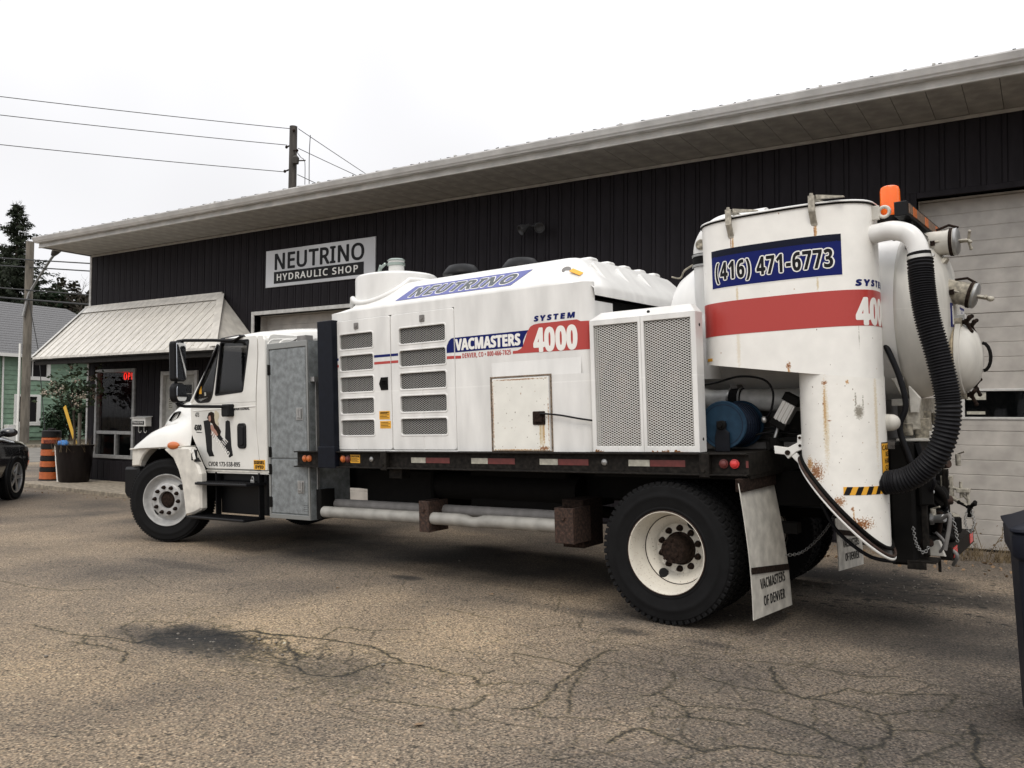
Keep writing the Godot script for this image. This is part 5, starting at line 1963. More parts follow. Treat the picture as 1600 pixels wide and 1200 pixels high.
func chassis() -> void:
	var g := Geo.new()
	# side rail: web with lips above and below, open to the outside
	for s in [[-2.83, 0.635], [-4.09, -2.838]]:
		g = Geo.new()
		var x0: float = s[0]
		var x1: float = s[1]
		g.box(V(x0, 1.10, 1.155), V(x1, 1.245, 1.172))
		g.box(V(x0, 1.241, 1.10), V(x1, 1.253, 1.222), 0.003)
		g.box(V(x0, 1.094, 1.10), V(x1, 1.106, 1.225), 0.003)
		add("deck_rail", g, M.rail_brown, truck)
	g = Geo.new()
	g.box(V(-4.09, 1.09, -1.22), V(0.635, 1.252, -1.19))
	add("deck_rail", g, M.rail_brown, truck)
	for x in [-2.865, 0.29]:
		g = Geo.new()
		g.box(V(x, 1.08, 1.172), V(x + 0.075, 1.256, 1.232), 0.006)
		g.cyl(V(x + 0.037, 1.13, 1.22), V(x + 0.037, 1.13, 1.245), 0.012, 6)
		add("stake_pocket", g, M.rail_brown, truck)
	g = Geo.new()
	g.box(V(-3.72, 1.236, -1.19), V(0.63, 1.2515, 1.10))
	add("deck_plate", g, M.rail_brown, truck)
	g = Geo.new()
	g.box(V(0.605, 1.094, -1.19), V(0.634, 1.2505, 1.154))
	g.box(V(0.56, 1.07, -1.19), V(0.634, 1.092, 1.15))
	add("rear_crossmember", g, M.rail_brown, truck)
	g = Geo.new()
	for x in [-3.4, -2.8, -2.2, -1.6, -1.0, -0.4, 0.2]:
		g.box(V(x, 1.11, -1.18), V(x + 0.06, 1.234, 1.15))
	add("crossmember", g, M.black_chassis, truck)
	for z in [0.43, -0.43]:
		g = Geo.new()
		g.box(V(-7.2, 0.82, z - 0.04), V(1.35, 1.08, z + 0.04))
		add("frame_rail", g, M.black_chassis, truck)
	# driveline, tanks and other dark bulk below the deck
	g = Geo.new()
	g.cyl(V(0, 0.5, -1.0), V(0, 0.53, 1.0), 0.075, 14)
	g.ball(V(0, 0.52, 0), V(0.26, 0.24, 0.25), 18, 12)
	g.cyl(V(-4.6, 0.83, 0), V(-0.2, 0.58, 0), 0.055, 12)
	for z in [0.5, -0.5]:
		g.box(V(-0.75, 0.62, z - 0.05), V(0.75, 0.70, z + 0.05))
		g.box(V(-0.12, 0.5, z - 0.06), V(0.12, 0.82, z + 0.06))
	add("rear_axle", g, M.black_chassis, truck)
	g = Geo.new()
	g.cyl(V(-6.535, 0.62, -0.95), V(-6.535, 0.66, 0.95), 0.05, 12)
	g.box(V(-7.2, 0.66, 0.38), V(-5.9, 0.73, 0.48))
	g.box(V(-7.2, 0.66, -0.48), V(-5.9, 0.73, -0.38))
	add("front_axle", g, M.black_chassis, truck)
	g = Geo.new()
	g.cyl(V(-3.7, 0.80, -0.85), V(-2.1, 0.80, -0.85), 0.28, 24, -1, 0.04)
	add("fuel_tank", g, M.black_chassis, truck)
	g = Geo.new()
	g.cyl(V(-1.9, 0.85, -0.80), V(-1.0, 0.85, -0.80), 0.2, 20, -1, 0.03)
	add("fuel_tank", g, M.black_chassis, truck)
	g = Geo.new()
	g.box(V(-3.6, 0.62, 0.1), V(-2.7, 1.05, 0.7), 0.02)
	add("hydraulic_tank", g, M.black_chassis, truck)
	g = Geo.new()
	g.box(V(-2.3, 0.70, -0.2), V(-1.2, 1.06, 0.62), 0.02)
	add("battery_tray", g, M.black_chassis, truck)
	g = Geo.new()
	g.cyl(V(-3.1, 0.9, 0.55), V(-1.1, 0.88, 0.55), 0.13, 16)
	add("air_tank", g, M.black_chassis, truck)
	g = Geo.new()
	g.box(V(-1.06, 0.46, 0.62), V(-0.86, 0.85, 0.95), 0.01)
	add("hanger_box", g, M.rust_dark, truck)
	# fender liner above the rear wheels
	g = Geo.new()
	g.box(V(-0.62, 1.065, 0.55), V(0.58, 1.085, 1.14))
	add("wheel_guard", g, M.black_chassis, truck)
	# white side tube and its rusty brackets
	g = Geo.new()
	var pts := []
	var rad := []
	for i in 41:
		var t := i / 40.0
		pts.append(V(lerpf(-3.84, -1.03, t), lerpf(0.636, 0.647, t) - 0.02 * exp(-pow((t - 0.685) / 0.03, 2)), 1.05 - 0.012 * exp(-pow((t - 0.685) / 0.03, 2))))
		rad.append(0.056 - 0.010 * exp(-pow((t - 0.685) / 0.025, 2)))
	g.tube(pts, rad, 20)
	add("side_tube", g, M.tube_grey, truck)
	g = Geo.new()
	g.tube([V(-3.84, 0.70, 0.88), V(-1.03, 0.70, 0.88)], 0.05, 14)
	add("inner_tube", g, M.belly_grey, truck)
	for b in [[-2.505, 0.52, -2.385, 0.80], [-1.03, 0.515, -0.85, 0.80]]:
		g = Geo.new()
		g.box(V(b[0], b[1], 1.09), V(b[2], b[3], 1.112), 0.004)
		g.box(V(b[0], b[1], 0.84), V(b[0] + 0.014, b[3], 1.09), 0.003)
		g.box(V(b[2] - 0.014, b[1], 0.84), V(b[2], b[3], 1.09), 0.003)
		g.cyl(V((b[0] + b[2]) / 2, 0.72, 1.11), V((b[0] + b[2]) / 2, 0.72, 1.13), 0.016, 6)
		add("tube_bracket", g, M.rust, truck)
	g = Geo.new()
	g.box(V(-3.915, 0.56, 0.9), V(-3.845, 0.86, 1.09), 0.006)
	add("tube_bracket", g, M.black_chassis, truck)
	g = Geo.new()
	g.box(V(-2.86, 1.0, 1.0), V(-2.70, 1.09, 1.12), 0.005)
	add("gusset", g, M.rail_brown, truck)
	# lamps, reflectors, stickers on the rail
	for l in [[-3.97, "amber"], [-3.905, "amber"], [-3.415, "amber"], [-3.345, "red_dull"], [0.455, "red_dull"], [0.535, "red_lamp"]]:
		g = Geo.new()
		g.xf = Transform3D(Basis(V(1, 0, 0), V(0, 0, 1), V(0, -1, 0)), V(l[0], 1.178, 1.172))
		g.lathe([Vector2(0.034, 0), Vector2(0.033, 0.012), Vector2(0.026, 0.014), Vector2(0.024, 0.022), Vector2(0.014, 0.028), Vector2(0, 0.03)], 20)
		add("marker_light", g, M[l[1]], truck)
	for r in [[-2.525, -2.352, "reflector_white"], [-2.348, -2.07, "red_dull"], [-1.825, -1.648, "reflector_white"], [-1.645, -1.364, "red_dull"], [-1.115, -0.94, "reflector_white"], [-0.936, -0.655, "red_dull"], [-0.302, -0.126, "reflector_white"], [-0.122, 0.16, "red_dull"], [0.615, 0.633, "red_dull"]]:
		g = Geo.new()
		g.box(V(r[0], 1.151, 1.1725), V(r[1], 1.199, 1.1745))
		add("reflector", g, M[r[2]], truck)
	g = Geo.new()
	g.box(V(-3.318, 1.141, 1.1725), V(-3.187, 1.219, 1.174))
	add("sticker", g, M.yellow_sticker, truck)
	lettering("CAUTION", -3.31, 1.195, -3.195, 1.212, 1.1742, M.letter_black)
	g = Geo.new()
	for i in 4:
		g.box(V(-3.305, 1.152 + i * 0.01, 1.1741), V(-3.20 - 0.02 * (i % 2), 1.156 + i * 0.01, 1.1746))
	add("sticker_print", g, M.letter_black, truck)
	for x in [-3.03, -0.51]:
		g = Geo.new()
		g.xf = Transform3D(Basis(V(1, 0, 0), V(0, 0, 1), V(0, -1, 0)), V(x, 1.178, 1.172))
		g.lathe([Vector2(0.026, 0), Vector2(0.024, 0.01), Vector2(0.012, 0.016), Vector2(0, 0.02)], 14)
		add("stud", g, M.steel, truck)
	# headboard posts and plate
	g = Geo.new()
	g.box(V(-3.70, 1.256, 1.10), V(-3.485, 2.532, 1.225), 0.006)
	g.box(V(-3.712, 1.09, 1.176), V(-3.47, 1.30, 1.236), 0.006)
	add("headboard_post", g, M.navy_post, truck)
	g = Geo.new()
	g.box(V(-3.70, 1.254, -1.22), V(-3.485, 2.53, -1.1), 0.006)
	add("headboard_post", g, M.navy_post, truck)
	g = Geo.new()
	g.box(V(-3.66, 1.254, -1.1), V(-3.64, 2.3, 1.098))
	add("headboard", g, M.black_chassis, truck)
	# mud flaps
	mud_flap(0.60, 1.27, 0.10, 1.05, 0.60, true)
	mud_flap(-1.62, -0.86, 0.07, 1.03, 0.58, false)
	g = Geo.new()
	chain(g, [V(0.63, 0.47, 0.62), V(0.72, 0.46, 0.35), V(0.82, 0.62, 0.0), V(0.88, 0.86, -0.2)], 34)
	add("chain", g, M.steel, truck)


func mud_flap(z0: float, z1: float, y0: float, y1: float, x: float, near: bool) -> void:
	var f := node("mud_flap", truck)
	var g := Geo.new()
	var shape := func(u: float, v: float, off: float) -> Vector3:
		var k := 1.0 - v
		return V(x - 0.01 + 0.05 * sin(k * 2.8) + (0.05 * k * k * k) + off, lerpf(y0, y1, v) + (0.05 * (u - 0.5) * k if near else 0.07 * (u - 0.5)), lerpf(z0, z1, u) - 0.13 * k * (1.0 - u) * (1.0 if near else 0.6) + 0.02 * sin(k * 5.0) * (0.5 if near else 1.0))
	for off in [0.0, 0.006]:
		var rows := []
		for j in 25:
			var line := PackedVector3Array()
			for i in 9:
				line.append(shape.call(1.0 - i / 8.0, j / 24.0, off))
			rows.append(line)
		if off == 0.0:
			rows.reverse()
		g.grid(rows)
	for j in 24:
		for u in [0.0, 1.0]:
			var a: Vector3 = shape.call(u, j / 24.0, 0.0)
			var b: Vector3 = shape.call(u, j / 24.0, 0.006)
			var c: Vector3 = shape.call(u, (j + 1) / 24.0, 0.006)
			var d: Vector3 = shape.call(u, (j + 1) / 24.0, 0.0)
			g.quad(a, b, c, d)
	add("flap_sheet", g, M.flap_white, f)
	var yb := 0.335
	g = Geo.new()
	var rows2 := []
	for j in 2:
		var line := PackedVector3Array()
		for i in 9:
			line.append(shape.call(1.0 - i / 8.0, yb + 0.05 * j - 0.06 * (i / 8.0), 0.012))
		rows2.append(line)
	g.grid(rows2)
	add("stiffener", g, M.rust_dark, f)
	var on := func(p: Vector3) -> Vector3:
		return shape.call(1.0 - p.x, p.y, 0.008 + p.z)
	add("lettering", bend(word("VACMASTERS", Rect2(0.20, 0.205, 0.66, 0.075), 0, 0.001, true), on, 0.08), M.letter_black, f)
	add("lettering", bend(word("OF DENVER", Rect2(0.26, 0.075, 0.56, 0.075), 0, 0.001, true), on, 0.08), M.letter_black, f)
	g = Geo.new()
	g.box(V(x - 0.03, y1 - 0.06, z0), V(x + 0.025, y1 + 0.03, z1), 0.004)
	add("flap_hanger", g, M.rust_dark, f)


func chain(g: Geo, pts: Array, n: int, size := 1.0) -> void:
	var c := curve(pts, 0.01)
	for i in n:
		var a: Vector3 = c[int((c.size() - 1) * i / float(n))]
		var b: Vector3 = c[int((c.size() - 1) * (i + 1) / float(n))]
		var k := g.xf
		g.xf = k * Transform3D(Geo.along((b - a).normalized()) * Basis(Vector3.UP, PI / 2 * (i % 2)), (a + b) / 2)
		var l := a.distance_to(b) * 0.62
		var ring := []
		for j in 11:
			var t := TAU * j / 10
			ring.append(V(cos(t) * 0.011 * size, sin(t) * l, 0))
		g.tube(ring, 0.0035 * size, 5, false)
		g.xf = k


# ---------- cab ----------
func cab() -> void:
	var m: Material = M.cab_white
	var Z := 1.02
	# rear and roof shell
	var c := node("cab_shell", truck)
	var g := Geo.new()
	# cross sections along x of the roof and pillars: [x, y of belt/roof edge]
	var rows := []
	var prof := [[-6.16, 1.83, 0.02], [-5.93, 2.15, 0.03], [-5.70, 2.44, 0.05], [-5.62, 2.505, 0.06], [-5.50, 2.535, 0.07], [-5.20, 2.55, 0.08], [-4.95, 2.555, 0.085], [-4.84, 2.545, 0.08], [-4.785, 2.51, 0.07], [-4.76, 2.45, 0.05]]
	for s in prof:
		var line := PackedVector3Array()
		var y: float = s[1]
		var r := 0.09
		var ztop := Z - 0.035 * clampf((y - 1.8) / 0.75, 0, 1)
		for i in 7:
			var a := PI / 2 * i / 6
			line.append(V(s[0], y - r + r * sin(a), ztop - r + r * cos(a)))
		for i in range(1, 8):
			var t := i / 8.0
			line.append(V(s[0], y + s[2] * sin(t * PI), lerpf(ztop - r, -ztop + r, t)))
		for i in 7:
			var a := PI / 2 * (6 - i) / 6
			line.append(V(s[0], y - r + r * sin(a), -ztop + r - r * cos(a)))
		rows.append(line)
	rows = rows.slice(2)
	g.grid(rows)
	add("roof", g, m, c)
	# back wall with pressed panel
	g = Geo.new()
	g.xf = Transform3D(Basis(V(0, 0, -1), V(0, 1, 0), V(1, 0, 0)), V(-4.79, 0, 0))
	g.prism(rrect(-0.99, 1.02, 0.99, 2.52, 0.09), 0.0, 0.025, 0.012)
	g.prism(rrect(-0.86, 1.3, 0.86, 2.47, 0.12), 0.025, 0.037, 0.01)
	add("back_wall", g, m, c)
	# side sheets: near side with door opening outline, far side plain
	var winq := rounded(pv([-5.555, 2.478, -5.035, 2.468, -5.165, 1.895, -5.675, 1.868]), 0.03, 3)
	var vent := rounded(pv([-5.615, 2.455, -5.575, 2.44, -5.72, 1.87, -5.775, 1.80, -6.0, 1.795, -6.075, 1.85, -6.05, 1.90]), 0.04, 3)
	var doorp := rounded(pv([-5.60, 2.505, -4.905, 2.50, -4.90, 2.3, -4.94, 1.9, -4.955, 1.5, -4.90, 1.035, -5.87, 1.035, -6.14, 1.42, -6.16, 1.78, -6.10, 1.80]), 0.04, 2)
	for side in [1, -1]:
		g = Geo.new()
		if side < 0:
			g.xf = Transform3D(Basis(V(-1, 0, 0), V(0, 1, 0), V(0, 0, -1)), V(-5.45 * 2, 0, 0))
		# quarter panel behind the door
		g.prism(rounded(pv([-4.895, 2.50, -4.80, 2.50, -4.77, 2.44, -4.765, 1.03, -4.888, 1.03, -4.945, 1.5, -4.93, 1.9, -4.89, 2.3]), 0.012, 2), Z - 0.06, Z, 0.008)
		g.prism(pv([-5.87, 1.028, -4.765, 1.025, -4.765, 0.985, -5.86, 0.985]), Z - 0.06, Z - 0.012, 0.006)
		add("side_panel", g, m, c)
	# door skin with window openings
	for side in [1, -1]:
		var d := node("door", truck)
		if side < 0:
			d.transform = Transform3D(Basis(V(-1, 0, 0), V(0, 1, 0), V(0, 0, -1)), V(-5.45 * 2, 0, 0))
		g = Geo.new()
		var lower := Geometry2D.intersect_polygons(doorp, rectp(-7, 0.9, -4, 1.78))[0] as PackedVector2Array
		var upper := Geometry2D.intersect_polygons(doorp, rectp(-7, 1.78, -4, 2.6))[0] as PackedVector2Array
		g.prism(lower, Z - 0.05, Z, 0.007)
		# window half cut by both openings
		var parts := Geometry2D.clip_polygons(Geometry2D.intersect_polygons(upper, rectp(-5.36, 1.7, -4, 2.6))[0], winq)
		for q in parts:
			g.prism(q, Z - 0.05, Z, 0.0)
		var left: PackedVector2Array = Geometry2D.intersect_polygons(upper, rectp(-7, 1.7, -5.36, 2.6))[0]
		left = Geometry2D.clip_polygons(left, winq)[0]
		# cut the small front window through a line to keep outlines simple
		for half in [rectp(-5.86, 1.6, -5.0, 2.7), rectp(-7, 1.6, -5.86, 2.7)]:
			for q in Geometry2D.intersect_polygons(left, half):
				for q2 in Geometry2D.clip_polygons(q, vent):
					if not Geometry2D.is_polygon_clockwise(q2):
						g.prism(q2, Z - 0.05, Z, 0.0)
		# character line
		g.prism(rounded(pv([-6.10, 1.712, -4.95, 1.738, -4.95, 1.722, -6.10, 1.696]), 0.006), Z, Z + 0.006, 0.005)
		add("door_skin", g, m, d)
		for w in [[winq, 0.016, "window_seal"], [vent, 0.016, "window_seal"]]:
			g = Geo.new()
			var big: PackedVector2Array = Geometry2D.offset_polygon(w[0], 0.004)[0]
			var small: PackedVector2Array = Geometry2D.offset_polygon(w[0], -w[1])[0]
			var mid := 0.0
			for q in w[0]:
				mid += q.x / w[0].size()
			plate(g, big, [small], mid, Z - 0.02, Z + 0.004, 0.0)
			add(w[2], g, M.black_plastic, d)
			g = Geo.new()
			g.prism(w[0], Z - 0.025, Z - 0.02)
			add("window", g, M.dark_glass, d)
		# handle
		g = Geo.new()
		g.prism(rrect(-5.262, 1.268, -5.115, 1.548, 0.04), Z, Z + 0.018, 0.008)
		g.prism(rrect(-5.235, 1.30, -5.14, 1.52, 0.025), Z + 0.018, Z + 0.03, 0.008)
		add("handle", g, M.black_plastic, d)
		if side > 0:
			door_prints(d, Z + 0.0005)
	# windscreen, posts and dash
	g = Geo.new()
	g.quad(V(-6.12, 1.86, 0.93), V(-6.12, 1.86, -0.93), V(-5.68, 2.44, -0.88), V(-5.68, 2.44, 0.88))
	add("windscreen", g, M.dark_glass, truck)
	g = Geo.new()
	for s in [1, -1]:
		g.tube([V(-6.16, 1.80, 0.985 * s), V(-5.66, 2.46, 0.93 * s)], 0.035, 8)
	add("screen_post", g, m, truck)
	g = Geo.new()
	g.box(V(-6.1, 1.3, -0.95), V(-5.75, 1.82, 0.95), 0.03)
	g.box(V(-5.9, 1.0, -0.95), V(-4.8, 1.05, 0.95))
	g.box(V(-4.86, 1.05, -0.95), V(-4.82, 2.2, 0.95))
	add("cab_interior", g, M.seat_grey, truck)
	for z in [0.5, -0.5]:
		g = Geo.new()
		g.box(V(-5.45, 1.15, z - 0.25), V(-4.95, 1.45, z + 0.25), 0.05)
		g.obox(V(-4.98, 1.78, z), V(0.14, 0.75, 0.48), Basis(Vector3.BACK, -0.12), 0.05)
		g.obox(V(-4.93, 2.22, z), V(0.1, 0.2, 0.28), Basis(Vector3.BACK, -0.12), 0.04)
		add("seat", g, M.seat_grey, truck)
	g = Geo.new()
	var ring := []
	var wb := Basis(Vector3.BACK, 0.9)
	for i in 25:
		ring.append(V(-5.53, 1.84, 0.48) + wb * V(0.21 * cos(TAU * i / 24), 0, 0.21 * sin(TAU * i / 24)))
	g.tube(ring, 0.016, 8, false)
	g.tube([V(-5.53, 1.84, 0.48) + wb * V(0.2, 0, 0), V(-5.53, 1.84, 0.48) + wb * V(-0.2, 0, 0)], 0.014, 6)
	g.tube([V(-5.53, 1.84, 0.48), V(-5.85, 1.55, 0.48)], 0.03, 8)
	add("steering_wheel", g, M.black_plastic, truck)
	hood()
	mirrors()
	steps()


func door_prints(d: Node, z: float) -> void:
	lettering("INTERNATIONAL", -5.44, 1.693, -5.05, 1.722, z, M.letter_black, true, 0.0012, 1, 0.0, d)
	lettering("473", -6.06, 1.635, -5.985, 1.685, z, M.letter_black, true, 0, 0, 0.1, d)
	lettering("4300", -6.085, 1.475, -5.94, 1.545, z, M.letter_black, true, 0.003, 0, 0.0, d)
	var bar := Geo.new()
	bar.prism(pv([-6.055, 1.463, -5.94, 1.455, -5.925, 1.447, -6.03, 1.45]), z, z + 0.0012)
	add("emblem_bar", bar, M.letter_black, d)
	lettering("CVOR 173-538-895", -5.815, 1.066, -5.235, 1.118, z, M.letter_black, true, 0.0, 0, 0.0, d)
	# the big N with a leaning figure along its stroke
	var dark: Material = M.letter_black
	var g := Geo.new()
	g.prism(pv([-5.90, 1.585, -5.78, 1.60, -5.745, 1.43, -5.745, 1.25, -5.705, 1.18, -5.80, 1.175, -5.845, 1.235, -5.87, 1.42]), z, z + 0.0012)
	g.prism(pv([-5.485, 1.575, -5.445, 1.585, -5.405, 1.57, -5.385, 1.3, -5.36, 1.19, -5.425, 1.165, -5.48, 1.23, -5.62, 1.37, -5.74, 1.475, -5.745, 1.53, -5.60, 1.43, -5.50, 1.35]), z, z + 0.0012)
	add("emblem", g, dark, d)
	var hair := Geo.new()
	hair.prism(pv([-5.83, 1.62, -5.80, 1.675, -5.75, 1.69, -5.70, 1.675, -5.68, 1.63, -5.65, 1.56, -5.60, 1.50, -5.57, 1.46, -5.60, 1.40, -5.68, 1.47, -5.73, 1.55, -5.78, 1.57]), z + 0.0012, z + 0.002)
	add("emblem_hair", hair, M.rust_dark, d)
	var skin := Geo.new()
	skin.prism(pv([-5.80, 1.64, -5.765, 1.645, -5.755, 1.60, -5.77, 1.575, -5.80, 1.59]), z + 0.002, z + 0.0026)
	skin.prism(pv([-5.765, 1.53, -5.735, 1.545, -5.70, 1.50, -5.655, 1.465, -5.625, 1.42, -5.66, 1.40, -5.71, 1.43, -5.76, 1.49]), z + 0.002, z + 0.0026)
	add("emblem_figure", skin, M.emblem_skin, d)
	var hat := Geo.new()
	hat.prism(pv([-5.685, 1.69, -5.655, 1.70, -5.605, 1.67, -5.60, 1.63, -5.63, 1.59, -5.61, 1.55, -5.63, 1.52, -5.675, 1.56, -5.69, 1.62]), z + 0.002, z + 0.0026)
	add("emblem_scroll", hat, M.emblem_tan, d)
	var red := Geo.new()
	red.prism(pv([-5.76, 1.46, -5.70, 1.42, -5.66, 1.385, -5.70, 1.385, -5.765, 1.43]), z + 0.002, z + 0.0024)
	add("emblem_sash", red, M.red_dull, d)
	var t := word("NEUTRINO", Rect2(0, 0, 0.40, 0.05), 0, 0.0008, true)
	var a := atan2(-0.245, 0.31)
	t = bend(t, func(p: Vector3) -> Vector3: return V(-5.755 + p.x * cos(a) - p.y * sin(a), 1.425 + p.x * sin(a) + p.y * cos(a), z + 0.0024 + p.z), 1.0)
	add("emblem_lettering", t, M.letter_white, d)
	var st := Geo.new()
	for k in 3:
		var o := V(-5.535 + 0.0 * k, 1.395 - 0.0 * k, 0)
		st.prism(pv([-5.52 - k * 0.022, 1.388 - k * 0.017, -5.512 - k * 0.022, 1.392 - k * 0.017, -5.442 - k * 0.022, 1.342 - k * 0.017, -5.45 - k * 0.022, 1.336 - k * 0.017]), z + 0.002, z + 0.0026)
	add("emblem_stripe", st, M.letter_white, d)
	var s := Geo.new()
	s.box(V(-6.0, 1.90, z - 0.018), V(-5.955, 1.99, z - 0.016))
	add("sticker", s, M.yellow_sticker, d)
	s = Geo.new()
	s.box(V(-5.90, 1.875, z - 0.018), V(-5.87, 1.915, z - 0.016))
	add("sticker", s, M.reflector_white, d)
	s = Geo.new()
	s.box(V(-4.995, 1.04, z - 0.0), V(-4.80, 1.145, z + 0.0012))
	add("sticker", s, M.yellow_sticker, truck)
	lettering("DIESEL", -4.985, 1.098, -4.81, 1.135, z + 0.0012, M.letter_black, true, 0.002)
	lettering("DYED", -4.965, 1.05, -4.825, 1.087, z + 0.0012, M.letter_black, true, 0.002)


func hood() -> void:
	var m: Material = M.cab_white
	var h := node("hood", truck)
	# half sections at stations along x, mirrored: (z, y)
	var st := [
		[-6.15, [0.0, 1.91, 0.5, 1.90, 0.78, 1.87, 0.88, 1.82, 0.94, 1.71, 0.975, 1.58, 1.005, 1.45, 1.02, 1.36, 1.03, 1.30]],
		[-6.32, [0.0, 1.90, 0.5, 1.89, 0.77, 1.855, 0.86, 1.80, 0.91, 1.67, 0.97, 1.575, 1.06, 1.505, 1.12, 1.40, 1.135, 1.298]],
		[-6.50, [0.0, 1.885, 0.5, 1.875, 0.75, 1.84, 0.84, 1.775, 0.88, 1.645, 0.97, 1.565, 1.09, 1.515, 1.165, 1.42, 1.18, 1.292]],
		[-6.70, [0.0, 1.85, 0.49, 1.84, 0.74, 1.805, 0.825, 1.735, 0.86, 1.62, 0.96, 1.55, 1.09, 1.50, 1.17, 1.41, 1.188, 1.285]],
		[-6.90, [0.0, 1.79, 0.48, 1.78, 0.72, 1.74, 0.805, 1.665, 0.84, 1.56, 0.95, 1.505, 1.085, 1.45, 1.168, 1.375, 1.182, 1.28]],
		[-7.07, [0.0, 1.69, 0.47, 1.675, 0.69, 1.615, 0.785, 1.535, 0.83, 1.46, 0.94, 1.42, 1.065, 1.375, 1.152, 1.325, 1.168, 1.272]],
		[-7.19, [0.0, 1.50, 0.46, 1.485, 0.66, 1.435, 0.755, 1.385, 0.81, 1.35, 0.91, 1.325, 1.035, 1.30, 1.125, 1.282, 1.142, 1.265]],
		[-7.25, [0.0, 1.27, 0.36, 1.27, 0.50, 1.268, 0.60, 1.266, 0.71, 1.264, 0.87, 1.262, 1.0, 1.26, 1.08, 1.26, 1.10, 1.258]]]
	var rows := []
	for s in st:
		var line := PackedVector3Array()
		var pts: Array = s[1]
		var k := pts.size() / 2
		for i in range(k - 1, 0, -1):
			line.append(V(s[0], pts[i * 2 + 1], pts[i * 2]))
		for i in k:
			line.append(V(s[0], pts[i * 2 + 1], -pts[i * 2]))
		rows.append(line)
	var dense := []
	# finer stations by a smooth curve through each point of the outline
	for j in rows.size() - 1:
		for q in 4:
			var line := PackedVector3Array()
			for i in rows[j].size():
				var a: Vector3 = rows[maxi(j - 1, 0)][i]
				var b: Vector3 = rows[mini(j + 2, rows.size() - 1)][i]
				line.append(rows[j][i].cubic_interpolate(rows[j + 1][i], a, b, q / 4.0))
			dense.append(line)
	dense.append(rows[-1])
	dense.reverse()
	var g := Geo.new()
	g.grid(dense)
	add("hood_shell", g, m, h)
	# underside lip, front panel below the crease and the skirt behind the wheel
	for side in [1, -1]:
		g = Geo.new()
		if side < 0:
			g.xf = Transform3D(Basis(V(-1, 0, 0), V(0, 1, 0), V(0, 0, -1)), V(-6.54 * 2, 0, 0))
		g.prism(pv([-7.22, 1.266, -7.05, 1.280, -6.80, 1.286, -6.88, 1.245, -6.97, 1.19, -7.03, 1.12, -7.055, 1.06, -7.235, 1.05]), 1.02, 1.135, 0.015)
		g.prism(pv([-6.46, 1.283, -6.30, 1.287, -5.98, 1.29, -5.95, 1.27, -5.90, 1.20, -5.80, 1.06, -5.765, 0.99, -5.765, 0.60, -5.79, 0.575, -5.90, 0.535, -6.075, 0.50, -6.095, 0.66, -6.135, 0.86, -6.205, 1.02, -6.30, 1.15]), 1.085, 1.165, 0.022)
		g.prism(pv([-7.235, 1.262, -6.15, 1.282, -6.15, 1.302, -7.22, 1.275]), 0.9, 1.16, 0.004)
		add("fender", g, M.fender_white, h)
		# inner liner of the arch
		g = Geo.new()
		var line2 := []
		for i in 17:
			var a := PI * i / 16.0
			line2.append(V(-6.535 - 0.60 * cos(a), 0.665 + 0.62 * sin(a), 0))
		var rr := [PackedVector3Array(), PackedVector3Array()]
		for p in line2:
			rr[0].append(p + V(0, 0, 1.10 if side > 0 else -1.10))
			rr[1].append(p + V(0, 0, 0.55 if side > 0 else -0.55))
		g.grid(rr)
		g.box(V(-7.1, 0.75, 0.52 * side - 0.02), V(-5.95, 1.25, 0.52 * side + 0.02))
		add("wheel_housing", g, M.black_chassis, h)
	# side marker, intake scoop, seam
	g = Geo.new()
	g.ball(V(-6.30, 1.308, 1.155), V(0.115, 0.047, 0.035), 18, 10)
	add("side_marker", g, M.amber, h)
	g = Geo.new()
	g.prism(rounded(pv([-6.86, 1.60, -6.74, 1.70, -6.63, 1.715, -6.60, 1.70, -6.66, 1.62, -6.76, 1.585]), 0.02), 0.74, 0.872, 0.01)
	add("intake", g, M.black_plastic, h)
	g = Geo.new()
	g.box(V(-5.93, 1.14, 1.16), V(-5.82, 1.26, 1.170), 0.003)
	g.prism(pv([-5.88, 1.125, -5.735, 1.125, -5.80, 1.175]), 1.166, 1.170)
	add("hood_latch_pocket", g, M.black_plastic, h)
	g = Geo.new()
	g.obox(V(-5.875, 1.205, 1.174), V(0.045, 0.12, 0.012), Basis(Vector3.BACK, 0.35), 0.004)
	g.cyl(V(-5.885, 1.235, 1.172), V(-5.885, 1.235, 1.188), 0.016, 10)
	add("hood_latch", g, M.letter_white, h)
	# grille, bumper
	g = Geo.new()
	g.box(V(-7.30, 0.85, -0.5), V(-7.24, 1.4, 0.5), 0.03)
	add("radiator_grille", g, M.black_plastic, truck)
	g = Geo.new()
	g.prism(pv([-7.41, 0.72, -7.40, 1.04, -7.10, 1.045, -7.06, 0.9, -7.10, 0.72, -7.2, 0.64, -7.36, 0.66]), -1.14, 1.14, 0.03, true)
	add("bumper", g, M.black_paint, truck)
	for s in [1, -1]:
		g = Geo.new()
		g.ball(V(-7.22, 1.15, 0.80 * s), V(0.09, 0.10, 0.16), 16, 10)
		add("headlight", g, M.mirror_glass, truck)


